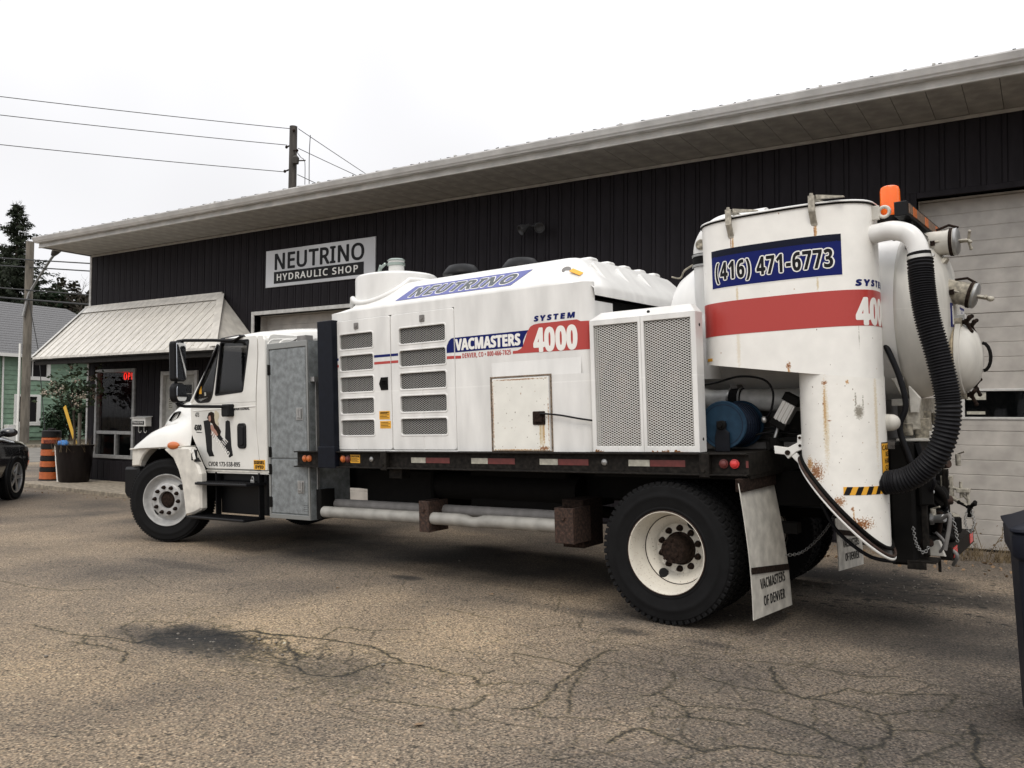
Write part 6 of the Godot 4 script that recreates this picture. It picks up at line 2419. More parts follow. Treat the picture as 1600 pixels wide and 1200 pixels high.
func mirrors() -> void:
	for side in [1, -1]:
		var mr := node("mirror", truck)
		if side < 0:
			mr.transform = Transform3D(Basis(V(1, 0, 0), V(0, 1, 0), V(0, 0, -1)), Vector3.ZERO)
		var g := Geo.new()
		var pts := [V(-5.30, 2.47, 1.02), V(-5.45, 2.478, 1.20), V(-5.68, 2.482, 1.40), V(-5.735, 2.472, 1.445), V(-5.758, 2.44, 1.455), V(-5.762, 2.38, 1.456), V(-5.762, 2.1, 1.456), V(-5.762, 1.86, 1.456), V(-5.758, 1.80, 1.455), V(-5.735, 1.765, 1.445), V(-5.68, 1.752, 1.40), V(-5.50, 1.742, 1.18), V(-5.40, 1.737, 1.05)]
		g.tube(pts, 0.018, 10)
		add("mirror_arm", g, M.black_plastic, mr)
		g = Geo.new()
		g.prism(rounded(pv([-5.52, 2.515, -5.16, 2.53, -5.13, 2.505, -5.26, 2.465, -5.33, 2.445, -5.46, 2.47]), 0.02), 0.99, 1.06, 0.014)
		add("upper_foot", g, M.black_plastic, mr)
		g = Geo.new()
		g.prism(rrect(-5.46, 1.625, -5.325, 1.765, 0.02), 1.02, 1.10, 0.012)
		add("lower_foot", g, M.black_plastic, mr)
		# tall head, its glass facing the rear
		var turn := Basis(Vector3.UP, 2.02)
		for k in [[2.245, 0.44, 0.215, 0.02], [1.90, 0.215, 0.225, 0.05]]:
			g = Geo.new()
			g.xf = Transform3D(turn, V(-5.655, k[0], 1.475))
			g.prism(rrect(-k[2] / 2, -k[1] / 2, k[2] / 2, k[1] / 2, 0.035 if k[3] < 0.03 else 0.07, 5), -0.07, 0.02, 0.02, true)
			add("mirror_head", g, M.black_plastic, mr)
			g = Geo.new()
			g.xf = Transform3D(turn, V(-5.655, k[0], 1.475))
			g.prism(rrect(-k[2] / 2 + 0.018, -k[1] / 2 + 0.018, k[2] / 2 - 0.018, k[1] / 2 - 0.018, 0.022 if k[3] < 0.03 else 0.055, 5), 0.02, 0.024)
			add("mirror_glass", g, M.mirror_glass, mr)


func steps() -> void:
	var g := Geo.new()
	for s in [[-5.83, -4.90, 0.895, 1.20], [-5.97, -4.93, 0.515, 1.22]]:
		g = Geo.new()
		g.box(V(s[0], s[2] - 0.028, 0.93), V(s[1], s[2], s[3]), 0.008)
		for i in 22:
			var x: float = lerpf(s[0] + 0.03, s[1] - 0.05, i / 21.0)
			g.box(V(x, s[2], 0.97), V(x + 0.02, s[2] + 0.006, s[3] - 0.01), 0.002)
		add("step", g, M.black_plastic, truck)
	g = Geo.new()
	g.box(V(-5.72, 0.53, 0.45), V(-4.62, 0.985, 0.93), 0.01)
	add("battery_box", g, M.black_paint, truck)
	g = Geo.new()
	for x in [-5.70, -4.93]:
		g.box(V(x, 0.52, 0.95), V(x + 0.02, 1.0, 1.02), 0.004)
	g.box(V(-5.62, 0.905, 0.935), V(-4.98, 0.99, 0.96), 0.005)
	add("step_frame", g, M.black_paint, truck)
	g = Geo.new()
	g.box(V(-5.02, 0.885, 1.03), V(-4.965, 0.93, 1.055), 0.008)
	var sh := []
	for i in 9:
		sh.append(V(-4.9925 + 0.018 * cos(PI * i / 8), 0.93 + 0.035 * sin(PI * i / 8), 1.042))
	g.tube(sh, 0.006, 6)
	add("padlock", g, M.steel, truck)
	g = Geo.new()
	g.box(V(-5.90, 1.0, 0.93), V(-4.63, 1.022, 1.012), 0.005)
	add("sill_trim", g, M.dirty_white, truck)


func toolbox() -> void:
	var t := node("toolbox", truck)
	var m: Material = M.diamond_plate
	var g := Geo.new()
	g.box(V(-4.572, 0.552, 0.60), V(-3.938, 2.375, 1.135), 0.004)
	add("body", g, m, t)
	# raised frame and the two doors set in it
	var ud := rectp(-4.535, 1.178, -3.972, 2.305)
	var ld := rectp(-4.535, 0.61, -3.972, 1.162)
	g = Geo.new()
	plate(g, rectp(-4.572, 0.552, -3.938, 2.375), [rectp(-4.545, 0.598, -3.962, 2.315)], -4.25, 1.135, 1.152, 0.003)
	add("frame", g, M.box_frame, t)
	for d in [[ud, 1.628], [ld, 0.885]]:
		var dr := node("toolbox_door", t)
		g = Geo.new()
		g.prism(d[0], 1.136, 1.149, 0.004)
		add("panel", g, m, dr)
		g = Geo.new()
		g.box(V(-4.12, d[1] - 0.065, 1.149), V(-4.02, d[1] + 0.065, 1.156), 0.003)
		g.box(V(-4.108, d[1] - 0.05, 1.1565), V(-4.075, d[1] + 0.05, 1.160), 0.002)
		g.obox(V(-4.045, d[1], 1.162), V(0.022, 0.10, 0.02), Basis(), 0.005)
		g.obox(V(-4.07, d[1] - 0.03, 1.160), V(0.05, 0.018, 0.012), Basis(), 0.004)
		add("latch", g, M.steel, dr)
	for y in [2.1, 1.24, 1.06, 0.72]:
		g = Geo.new()
		g.cyl(V(-4.55, y - 0.055, 1.152), V(-4.55, y + 0.055, 1.152), 0.013, 10)
		g.box(V(-4.565, y - 0.05, 1.149), V(-4.52, y + 0.05, 1.155), 0.002)
		add("hinge", g, M.black_chassis, t)
	g = Geo.new()
	for i in 4:
		for j in 4:
			g.cyl(V(-4.03 + i * 0.018 + (j % 2) * 0.009, 0.70 - j * 0.02, 1.1485), V(-4.03 + i * 0.018 + (j % 2) * 0.009, 0.70 - j * 0.02, 1.1496), 0.0045, 6)
	add("vent_hole", g, M.dark_void, t)
	g = Geo.new()
	g.box(V(-4.2, 2.376, 0.95), V(-4.07, 2.44, 1.06), 0.006)
	g.tube([V(-4.35, 2.376, 1.05), V(-4.25, 2.395, 1.05), V(-4.15, 2.43, 1.04)], 0.008, 6)
	add("lid_bracket", g, M.belly_grey, t)
	g = Geo.new()
	g.box(V(-3.9375, 1.95, 1.06), V(-3.88, 2.0, 1.12), 0.004)
	g.box(V(-3.9375, 0.60, 1.02), V(-3.925, 1.95, 1.06), 0.003)
	add("rear_clip", g, M.steel, t)


# ---------- engine housing ----------
func expanded_mesh(x0: float, y0: float, x1: float, y1: float, z: float, cw: float, ch: float, strand: float, deep: float) -> Geo:
	# diamond lattice of slanted strands
	var g := Geo.new()
	var rows := int((y1 - y0) / ch)
	var cols := int((x1 - x0) / cw)
	var sx := (x1 - x0) / cols
	var sy := (y1 - y0) / rows
	for j in rows * 2:
		var ya := y0 + j * sy / 2
		var yb := ya + sy / 2
		for i in cols * 2:
			var xa := x0 + i * sx / 2
			var xb := xa + sx / 2
			var up := (i + j) % 2 == 0
			var a := Vector2(xa, ya if up else yb)
			var b := Vector2(xb, yb if up else ya)
			var s := strand / 2
			g.quad(V(a.x, a.y - s, z), V(b.x, b.y - s, z), V(b.x, b.y + s, z - deep * 0.4), V(a.x, a.y + s, z - deep * 0.4))
			g.quad(V(a.x, a.y - s, z), V(a.x, a.y - s, z - deep), V(b.x, b.y - s, z - deep), V(b.x, b.y - s, z))
	return g


func housing() -> void:
	var h := node("engine_housing", truck)
	var m: Material = M.white_paint
	var Z := 1.15
	# side sheet round the doors
	var g := Geo.new()
	g.box(V(-3.565, 1.256, Z - 0.05), V(-3.543, 2.60, Z), 0.003)
	g.box(V(-3.543, 2.522, Z - 0.05), V(-1.996, 2.60, Z), 0.0)
	g.box(V(-1.996, 1.256, Z - 0.05), V(-0.70, 2.60, Z), 0.0)
	g.box(V(-3.543, 1.2535, Z - 0.05), V(-1.996, 1.266, Z), 0.0)
	# rounded rear corner
	var rows := []
	for y in [1.256, 2.5, 2.60]:
		var line := PackedVector3Array()
		for i in 9:
			var a := PI / 2 * i / 8
			line.append(V(-0.70 + 0.085 * sin(a), y, Z - 0.085 + 0.085 * cos(a)))
		rows.append(line)
	g.grid(rows)
	g.box(V(-0.66, 1.256, 0.78), V(-0.615, 2.45, Z - 0.085))
	# front end
	g.box(V(-3.565, 1.256, -1.15), V(-3.55, 2.60, Z - 0.051))
	g.box(V(-3.565, 1.256, -1.15), V(-0.62, 2.60, -1.10))
	add("side_panel", g, m, h)
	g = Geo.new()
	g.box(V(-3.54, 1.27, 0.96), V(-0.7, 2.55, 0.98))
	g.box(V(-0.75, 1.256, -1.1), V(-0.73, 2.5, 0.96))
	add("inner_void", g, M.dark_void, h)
	# roof: bevelled band, crown, sloping front and hipped rear
	var sec := [1.15, 2.598, 1.148, 2.612, 1.138, 2.628, 1.12, 2.645, 0.945, 2.812, 0.915, 2.838, 0.875, 2.858, 0.82, 2.868, 0.4, 2.88]
	var xs := [[-3.565, 0.00, 0.0], [-3.555, 0.12, 0.0], [-3.52, 0.24, 0.0], [-3.30, 0.86, 0.0], [-3.22, 0.97, 0.0], [-3.12, 1.0, 0.0], [-2.4, 1.0, 0.0], [-1.6, 1.0, 0.0], [-0.98, 1.0, 0.0], [-0.93, 0.985, 0.005], [-0.88, 0.94, 0.01], [-0.66, 0.22, 0.03, 2.585], [-0.62, 0.09, 0.045, 2.565], [-0.60, 0.03, 0.05, 2.545], [-0.595, 0.0, 0.05, 2.49]]
	rows = []
	for x in xs:
		var line := PackedVector3Array()
		var half := []
		for i in range(0, sec.size(), 2):
			var y: float = (x[3] if x.size() > 3 else 2.60) + (sec[i + 1] - 2.60) * x[1]
			half.append(Vector2(sec[i] - x[2] * (1.0 if i > 0 else 1.0), y))
		for q in half:
			line.append(V(x[0], q.y, q.x))
		for i in range(half.size() - 1, -1, -1):
			line.append(V(x[0], half[i].y, -half[i].x))
		rows.append(line)
	rows.reverse()
	# flat facets with soft edges: add each face twice as dense
	g = Geo.new()
	g.grid(rows)
	add("roof", g, m, h)
	# ribs on the sloping rear of the roof
	for k in 3:
		g = Geo.new()
		var zc := 0.66 - k * 0.42
		g.xf = Transform3D(Basis(V(0, 0, -1), V(-0.30, 0.955, 0) * 1.0, V(0.955, 0.30, 0)), V(-0.735, 2.70, zc))
		g.xf = Transform3D(Basis(V(0, 0, -1), V(-0.62, 0.785, 0), V(0.785, 0.62, 0)), V(-0.745, 2.71, zc))
		g.prism(rrect(-0.11, -0.13, 0.11, 0.13, 0.03), -0.03, 0.022, 0.015)
		add("roof_rib", g, m, h)
	for k in 5:
		g = Geo.new()
		g.xf = Transform3D(Basis(V(0, 0, -1), V(-1, 0, 0), V(0, 1, 0)), V(-1.3, 2.868, 0.55 - k * 0.3))
		g.prism(rrect(-0.07, -0.4, 0.07, 0.4, 0.03), -0.01, 0.03, 0.015)
		add("roof_rib", g, m, h)
	# tilted name panel on the bevel
	var o := V(-2.66, 2.645, 1.12)
	var up := (V(0, 2.812, 0.945) - V(0, 2.645, 1.12)).normalized()
	var fr := Transform3D(Basis(V(1, 0, 0), up, V(1, 0, 0).cross(up)), V(0, 2.645, 1.12))
	var band := node("name_panel", h)
	band.transform = fr
	g = Geo.new()
	g.prism(pv([-2.735, 0.008, -1.40, 0.008, -1.265, 0.205, -2.60, 0.205]), 0.002, 0.0035)
	add("sheet", g, M.violet_print, band)
	add("outline", word("NEUTRINO", Rect2(-2.60, 0.030, 1.22, 0.150), 0.0038, 0.001, true, 0.011, 3, 0.35), M.letter_white, band)
	add("lettering", word("NEUTRINO", Rect2(-2.591, 0.039, 1.202, 0.132), 0.0052, 0.001, true, 0.004, 3, 0.35), M.letter_grey, band)
	# two louvred doors
	for d in [[-3.539, -2.773, 1.2665, 2.520, -3.454, -3.0], [-2.766, -2.000, 1.2665, 2.520, -2.658, -2.10]]:
		var dr := node("door", h)
		var holes := []
		for k in 5:
			var y0 := 1.405 + k * 0.2085
			holes.append(rrect(d[4], y0, d[5], y0 + 0.145, 0.022))
		g = Geo.new()
		var mid: float = (d[4] + d[5]) / 2
		plate(g, rrect(d[0], d[2], d[1], d[3], 0.025, 3), holes, mid, Z - 0.022, Z + 0.006, 0.005)
		add("door_skin", g, m, dr)
		for k in 5:
			var y0 := 1.405 + k * 0.2085
			g = Geo.new()
			plate(g, rrect(d[4] - 0.014, y0 - 0.014, d[5] + 0.014, y0 + 0.159, 0.03), [rrect(d[4] + 0.001, y0 + 0.001, d[5] - 0.001, y0 + 0.144, 0.022)], mid, Z + 0.006, Z + 0.010, 0.003)
			add("vent_rim", g, m, dr)
			stuff(add("vent_mesh", expanded_mesh(d[4], y0, d[5], y0 + 0.145, Z - 0.012, 0.034, 0.0170, 0.0046, 0.003), M.mesh_grey, dr))
		g = Geo.new()
		g.prism(rrect(mid + 0.01 - 0.03, 2.425, mid + 0.01 + 0.03, 2.487, 0.008), Z + 0.006, Z + 0.014, 0.003)
		g.cyl(V(mid + 0.01, 2.455, Z + 0.013), V(mid + 0.01, 2.455, Z + 0.02), 0.014, 10)
		add("lock", g, M.belly_grey, dr)
		for k in [[2.135, 2.159, "navy_print"], [2.070, 2.094, "red_print"]]:
			for s in ([[d[0] + 0.001, d[4] - 0.016], [d[5] + 0.016, d[1] - 0.001]] if d[0] < -3 else [[d[0] + 0.001, d[4] - 0.016]]):
				g = Geo.new()
				g.box(V(s[0], k[0], Z + 0.0062), V(s[1], k[1], Z + 0.0075))
				add("stripe", g, M[k[2]], dr)
	# the front strip of the stripes
	for k in [[2.135, 2.159, "navy_print"], [2.070, 2.094, "red_print"]]:
		g = Geo.new()
		g.box(V(-3.562, k[0], Z + 0.0005), V(-3.546, k[1], Z + 0.0015))
		add("stripe", g, M[k[2]], h)
	# dark behind the vents
	# paddle latch and stickers on the first door
	g = Geo.new()
	g.prism(pv([-2.925, 1.885, -2.90, 1.945, -2.81, 1.945, -2.81, 1.825, -2.90, 1.825]), Z + 0.006, Z + 0.014, 0.004)
	g.box(V(-2.885, 1.86, Z + 0.014), V(-2.825, 1.91, Z + 0.013), 0.006)
	add("door_latch", g, M.black_chassis, h)
	for s in [[-2.933, 1.55, -2.796, 1.629], [-2.925, 1.466, -2.785, 1.535]]:
		g = Geo.new()
		g.box(V(s[0], s[1], Z + 0.0062), V(s[2], s[3], Z + 0.0075))
		add("sticker", g, M.yellow_sticker, h)
		g = Geo.new()
		for i in 4:
			g.box(V(s[0] + 0.012, s[1] + 0.012 + i * 0.014, Z + 0.0076), V(s[2] - 0.012 - 0.02 * (i % 2), s[1] + 0.017 + i * 0.014, Z + 0.0082))
		add("sticker_print", g, M.letter_black, h)
	lettering("WARNING", -2.918, 1.607, -2.81, 1.622, Z + 0.0076, M.letter_black, true, 0.0, 0, 0.0, h)
	# printed bands on the side
	var zp := Z + 0.0006
	g = Geo.new()
	g.prism(pv([-1.9925, 2.122, -1.262, 2.122, -1.262, 2.17, -1.235, 2.22, -1.205, 2.256, -1.9925, 2.252]), zp, zp + 0.001)
	add("blue_band", g, M.navy_print, h)
	g = Geo.new()
	g.prism(pv([-2.098, 2.122, -2.0015, 2.122, -2.0015, 2.252, -2.03, 2.248, -2.06, 2.225, -2.08, 2.19]), Z + 0.0062, Z + 0.0072)
	add("blue_band", g, M.navy_print, h)
	g = Geo.new()
	g.prism(pv([-2.098, 2.068, -2.0015, 2.067, -2.0015, 2.093, -2.098, 2.094]), Z + 0.0062, Z + 0.0072)
	add("red_band", g, M.red_print, h)
	g = Geo.new()
	g.prism(pv([-1.9925, 2.066, -1.928, 2.065, -1.928, 2.090, -1.9925, 2.092]), zp, zp + 0.001)
	add("red_band", g, M.red_print, h)
	g = Geo.new()
	g.prism(pv([-1.37, 2.070, -0.70, 2.062, -0.70, 2.287, -0.735, 2.304, -1.10, 2.302, -1.15, 2.297, -1.185, 2.282, -1.215, 2.245, -1.262, 2.135, -1.285, 2.108, -1.32, 2.095, -1.37, 2.093]), zp, zp + 0.001)
	add("red_band", g, M.red_print, h)
	# the red goes on round the corner
	g = Geo.new()
	g.box(V(-0.70, 2.062, -0.001), V(-0.62, 2.287, 0.0005))
	g = bend(g, func(p: Vector3) -> Vector3:
		var a := clampf((p.x + 0.70) / 0.0855, 0.0, PI / 2)
		return V(-0.70 + (0.0862 + p.z) * sin(a), p.y, Z - 0.085 + (0.0862 + p.z) * cos(a)), 0.02)
	add("red_band", g, M.red_print, h)
	lettering("VACMASTERS", -1.99, 2.136, -1.288, 2.238, zp + 0.0012, M.letter_white, true, 0.004, -1, 0.0, h)
	lettering("DENVER, CO • 800-466-7825", -1.913, 2.060, -1.388, 2.108, zp, M.red_print, true, 0.0, 1, 0.0, h)
	lettering("SYSTEM", -1.148, 2.320, -0.749, 2.367, zp, M.navy_print, true, 0.003, 9, 0.1, h)
	lettering("4000", -1.158, 2.066, -0.733, 2.268, zp + 0.0012, M.letter_white, true, 0.007, 1, 0.0, h)
	# raised bulge with the rusty hatch
	g = Geo.new()
	var q := [V(-1.60, 2.035, Z - 0.003), V(-0.71, 2.035, Z - 0.003), V(-1.58, 1.875, Z + 0.013), V(-0.70, 1.875, Z + 0.013), V(-1.61, 1.256, Z + 0.013), V(-0.70, 1.256, Z + 0.013)]
	g.quad(q[2], q[3], q[1], q[0])
	g.quad(V(-1.635, 1.256, Z - 0.003), q[4], q[2], q[0])
	g.quad(q[4], q[5], q[3], q[2])
	rows = []
	for y in [1.256, 1.875]:
		var line := PackedVector3Array()
		for i in 9:
			var a := PI / 2 * i / 8
			line.append(V(-0.70 + 0.098 * sin(a), y, Z - 0.085 + 0.098 * cos(a)))
		rows.append(line)
	g.grid(rows)
	add("bulge", g, m, h)
	var hd := node("hatch", h)
	g = Geo.new()
	plate(g, rectp(-1.604, 1.256, -0.982, 1.886), [rectp(-1.588, 1.262, -0.997, 1.872)], -1.3, Z + 0.011, Z + 0.020, 0.002)
	add("hatch_frame", g, M.hatch_edge, hd)
	g = Geo.new()
	g.box(V(-1.580, 1.264, Z + 0.014), V(-1.004, 1.864, Z + 0.026), 0.004)
	add("hatch_door", g, M.white_paint, hd)
	g = Geo.new()
	for k in [[0, 1, 2], [0, 2, 3]]:
		var c4 := [V(-1.577, 1.267, Z + 0.0265), V(-1.007, 1.267, Z + 0.0265), V(-1.007, 1.861, Z + 0.0265), V(-1.577, 1.861, Z + 0.0265)]
		var u4 := [Vector2(0, 1), Vector2(1, 1), Vector2(1, 0), Vector2(0, 0)]
		g.tri_n(c4[k[0]], c4[k[1]], c4[k[2]], V(0, 0, 1), V(0, 0, 1), V(0, 0, 1), u4[k[0]], u4[k[1]], u4[k[2]])
	add("hatch_paint", g, M.hatch_white, hd)
	g = Geo.new()
	g.prism(rrect(-1.165, 1.475, -1.045, 1.585, 0.01), Z + 0.0267, Z + 0.036, 0.003)
	g.obox(V(-1.10, 1.53, Z + 0.042), V(0.075, 0.07, 0.014), Basis(), 0.004)
	add("paddle_latch", g, M.rust_dark, hd)
	g = Geo.new()
	g.tube(curve([V(-1.08, 1.567, Z + 0.055), V(-0.9, 1.55, Z + 0.045), V(-0.72, 1.52, Z + 0.05), V(-0.60, 1.50, Z + 0.02)], 0.05), 0.008, 6)
	add("cable", g, M.black_plastic, hd)
	# round emblem and amber reflector by the roof corner
	g = Geo.new()
	g.xf = Transform3D(Basis(V(0.97, -0.1, -0.2).normalized(), V(0.0, 0.72, -0.69).normalized(), V(0.2, 0.69, 0.72).normalized()).orthonormalized(), V(-0.905, 2.735, 1.01))
	g.cyl(V(0, 0, 0), V(0, 0, 0.004), 0.04, 18)
	add("round_badge", g, M.belly_grey, h)
	g = Geo.new()
	g.xf = Transform3D(Basis(V(0.9, -0.42, 0.0).normalized(), V(-0.3, 0.66, -0.69).normalized(), V(0.3, 0.62, 0.72)).orthonormalized(), V(-0.795, 2.70, 1.03))
	g.box(V(-0.06, -0.025, 0), V(0.05, 0.025, 0.004))
	add("amber_badge", g, M.yellow_sticker, h)
	# filler dome
	var dm := node("air_intake_dome", truck)
	g = Geo.new()
	g.xf = Transform3D(Basis(), V(-3.16, 2.56, 0.64))
	g.lathe([Vector2(0.42, 0.0), Vector2(0.415, 0.14), Vector2(0.412, 0.38), Vector2(0.408, 0.40), Vector2(0.39, 0.416), Vector2(0.25, 0.445), Vector2(0.11, 0.462), Vector2(0.085, 0.463), Vector2(0, 0.463)], 56, 0.9)
	add("dome", g, m, dm)
	g = Geo.new()
	var ring := []
	for i in 49:
		var a := TAU * i / 48
		var px := -3.16 + 0.44 * cos(a)
		var pz := 0.64 + 0.44 * sin(a)
		var f := clampf((px + 3.565) / 0.265, 0.0, 1.0)
		var y := 2.88
		if pz > 0.875:
			y = lerpf(2.86, 2.645, clampf((pz - 0.875) / 0.245, 0, 1))
		ring.append(V(px, minf(y, 2.62 + 0.26 * f) + 0.0, pz))
	g.tube(ring, 0.03, 10, false)
	add("dome_lip", g, m, dm)
	g = Geo.new()
	g.xf = Transform3D(Basis(), V(-3.16, 3.0, 0.64))
	g.lathe([Vector2(0.080, 0), Vector2(0.078, 0.10), Vector2(0.082, 0.105), Vector2(0.082, 0.14), Vector2(0, 0.142)], 32)
	add("neck", g, m, dm)
	g = Geo.new()
	g.xf = Transform3D(Basis(), V(-3.16, 3.0, 0.64))
	g.lathe([Vector2(0.084, 0.09), Vector2(0.09, 0.095), Vector2(0.09, 0.118), Vector2(0.084, 0.122)], 32)
	g.lathe([Vector2(0.086, 0.138), Vector2(0.09, 0.142), Vector2(0.09, 0.15), Vector2(0.07, 0.162), Vector2(0, 0.166)], 32)
	g.obox(V(-0.13, 0.10, 0.06), V(0.09, 0.02, 0.03), Basis(V(0, 0, 1), 0.5), 0.004)
	g.obox(V(-0.17, 0.07, 0.06), V(0.03, 0.09, 0.03), Basis(V(0, 0, 1), -0.4), 0.004)
	add("clamp", g, M.clamp_green, dm)
	# two mushroom vents on the roof
	for k in [[-2.71, 0.15, 0.0], [-1.96, 0.15, -0.03]]:
		g = Geo.new()
		g.xf = Transform3D(Basis(), V(k[0], 2.86 + k[2], k[1]))
		g.lathe([Vector2(0.10, 0), Vector2(0.10, 0.14), Vector2(0.18, 0.135), Vector2(0.198, 0.148), Vector2(0.195, 0.16), Vector2(0.17, 0.195), Vector2(0.135, 0.235), Vector2(0.11, 0.242), Vector2(0, 0.245)], 36)
		add("mushroom_vent", g, M.black_paint, truck)


func grille() -> void:
	var n := node("cooler_unit", truck)
	var x0 := -0.606
	var x1 := 0.279
	var Z := 1.18
	var g := Geo.new()
	plate(g, rectp(x0, 1.257, (x0 + x1) / 2 - 0.001, 2.275), [rectp(x0 + 0.035, 1.30, -0.187, 2.235)], -0.38, Z - 0.02, Z, 0.003)
	plate(g, rectp((x0 + x1) / 2 + 0.001, 1.257, x1, 2.275), [rectp(-0.137, 1.30, x1 - 0.04, 2.235)], 0.05, Z - 0.02, Z, 0.003)
	g.box(V(x0, 1.257, Z - 0.15), V(x0 + 0.015, 2.275, Z - 0.021))
	g.box(V(x1 - 0.015, 1.257, Z - 0.125), V(x1, 2.275, Z - 0.021))
	# sloping top flange
	g.quad(V(x0, 2.275, Z), V(x1, 2.275, Z), V(x1 - 0.05, 2.335, Z - 0.04), V(x0 + 0.09, 2.335, Z - 0.04))
	g.quad(V(x0 + 0.09, 2.335, Z - 0.04), V(x1 - 0.05, 2.335, Z - 0.04), V(x1 - 0.05, 2.335, Z - 0.125), V(x0 + 0.09, 2.335, Z - 0.125))
	g.quad(V(x1, 2.275, Z), V(x1, 2.275, Z - 0.125), V(x1 - 0.05, 2.335, Z - 0.125), V(x1 - 0.05, 2.335, Z - 0.04))
	g.quad(V(x0, 2.275, Z - 0.125), V(x0, 2.275, Z), V(x0 + 0.09, 2.335, Z - 0.04), V(x0 + 0.09, 2.335, Z - 0.125))
	add("frame", g, M.white_paint, n)
	for k in [[x0 + 0.036, -0.188], [-0.136, x1 - 0.041]]:
		stuff(add("expanded_mesh", expanded_mesh(k[0], 1.301, k[1], 2.234, Z - 0.012, 0.036, 0.0190, 0.0048, 0.004), M.mesh_white, n))
	g = Geo.new()
	g.box(V(x0 + 0.02, 1.26, Z - 0.14), V(x1 - 0.02, 2.27, Z - 0.10))
	add("radiator_core", g, M.core_rust, n)
	g = Geo.new()
	for c in [-0.38, 0.05]:
		for r in [0.16, 0.12, 0.08]:
			var ring := []
			for i in 25:
				ring.append(V(c + r * cos(TAU * i / 24), 1.76 + r * 1.6 * sin(TAU * i / 24), Z - 0.09))
			g.tube(ring, 0.006, 5, false)
	add("fan_guard", g, M.rust_dark, n)
	g = Geo.new()
	for k in [[x0 + 0.02, 0.09], [-0.1, 0.05], [-0.02, 0.06], [x1 - 0.2, 0.12]]:
		for i in 5:
			var a: float = k[0] + k[1] * i / 5.0
			g.prism(pv([a, 1.2585, a + k[1] * 0.24, 1.2585, a + k[1] * 0.2, 1.268 + 0.012 * sin(i * 7.0 + k[0] * 30.0), a + k[1] * 0.05, 1.266 + 0.008 * cos(i * 5.0)]), Z, Z + 0.0008)
	add("rust_spot", g, M.rust_orange, n)
	for p in [[-0.10, 2.305, 0], [x1 - 0.002, 2.18, 1], [x1 - 0.002, 1.35, 1]]:
		g = Geo.new()
		if p[2] == 0:
			g.cyl(V(p[0], p[1], Z - 0.02), V(p[0], p[1], Z - 0.014), 0.012, 10)
		else:
			g.cyl(V(p[0], p[1], Z - 0.07), V(p[0] + 0.004, p[1], Z - 0.07), 0.012, 10)
		add("bolt_hole", g, M.dark_void, n)


# ---------- filter tank: flat oval body with a round leg ----------
const OX := 0.8174
const OA := 0.6096
const OZ := 0.74
const OB := 0.33
var oval_p := PackedVector2Array()      # x, z from the left end over the near side to the right end
var oval_s := PackedFloat32Array()      # length along it
const LX := 1.172
const LZ := 0.785
const LR := 0.2765

func oval(t: float) -> Vector2:
	var c := cos(t)
	var s := sin(t)
	return Vector2(OX + OA * signf(c) * pow(absf(c), 2.0 / 2.8), OZ + OB * signf(s) * pow(absf(s), 2.0 / 2.8))

func oval_ready() -> void:
	var l := 0.0
	for i in 901:
		var k := i / 600.0
		# even out the steps near the blunt ends
		var t := PI * (1.0 - k)
		oval_p.append(oval(t))
		if i > 0:
			l += oval_p[i].distance_to(oval_p[i - 1])
		oval_s.append(l)

func oval_len_at(x: float) -> float:
	for i in range(60, 541):
		if oval_p[i].x >= x:
			return oval_s[i]
	return oval_s[540]

# point that lies s along the near side, off outside it
func on_oval(s: float, y: float, off: float) -> Vector3:
	var i := clampi(oval_s.bsearch(s), 1, 900)
	var a := oval_p[i - 1]
	var b := oval_p[i]
	var p := a.lerp(b, (s - oval_s[i - 1]) / maxf(oval_s[i] - oval_s[i - 1], 1e-6))
	var j := clampi(i, 6, 895)
	var d := (oval_p[j + 5] - oval_p[j - 6]).normalized()
	p += Vector2(-d.y, d.x) * off
	return V(p.x, y, p.y)

func on_leg(a: float, y: float, off: float) -> Vector3:
	return V(LX + (LR + off) * cos(a), y, LZ + (LR + off) * sin(a))

func leg_bottom(x: float) -> float:
	return 1.225 - (x - 0.895) * 1.115


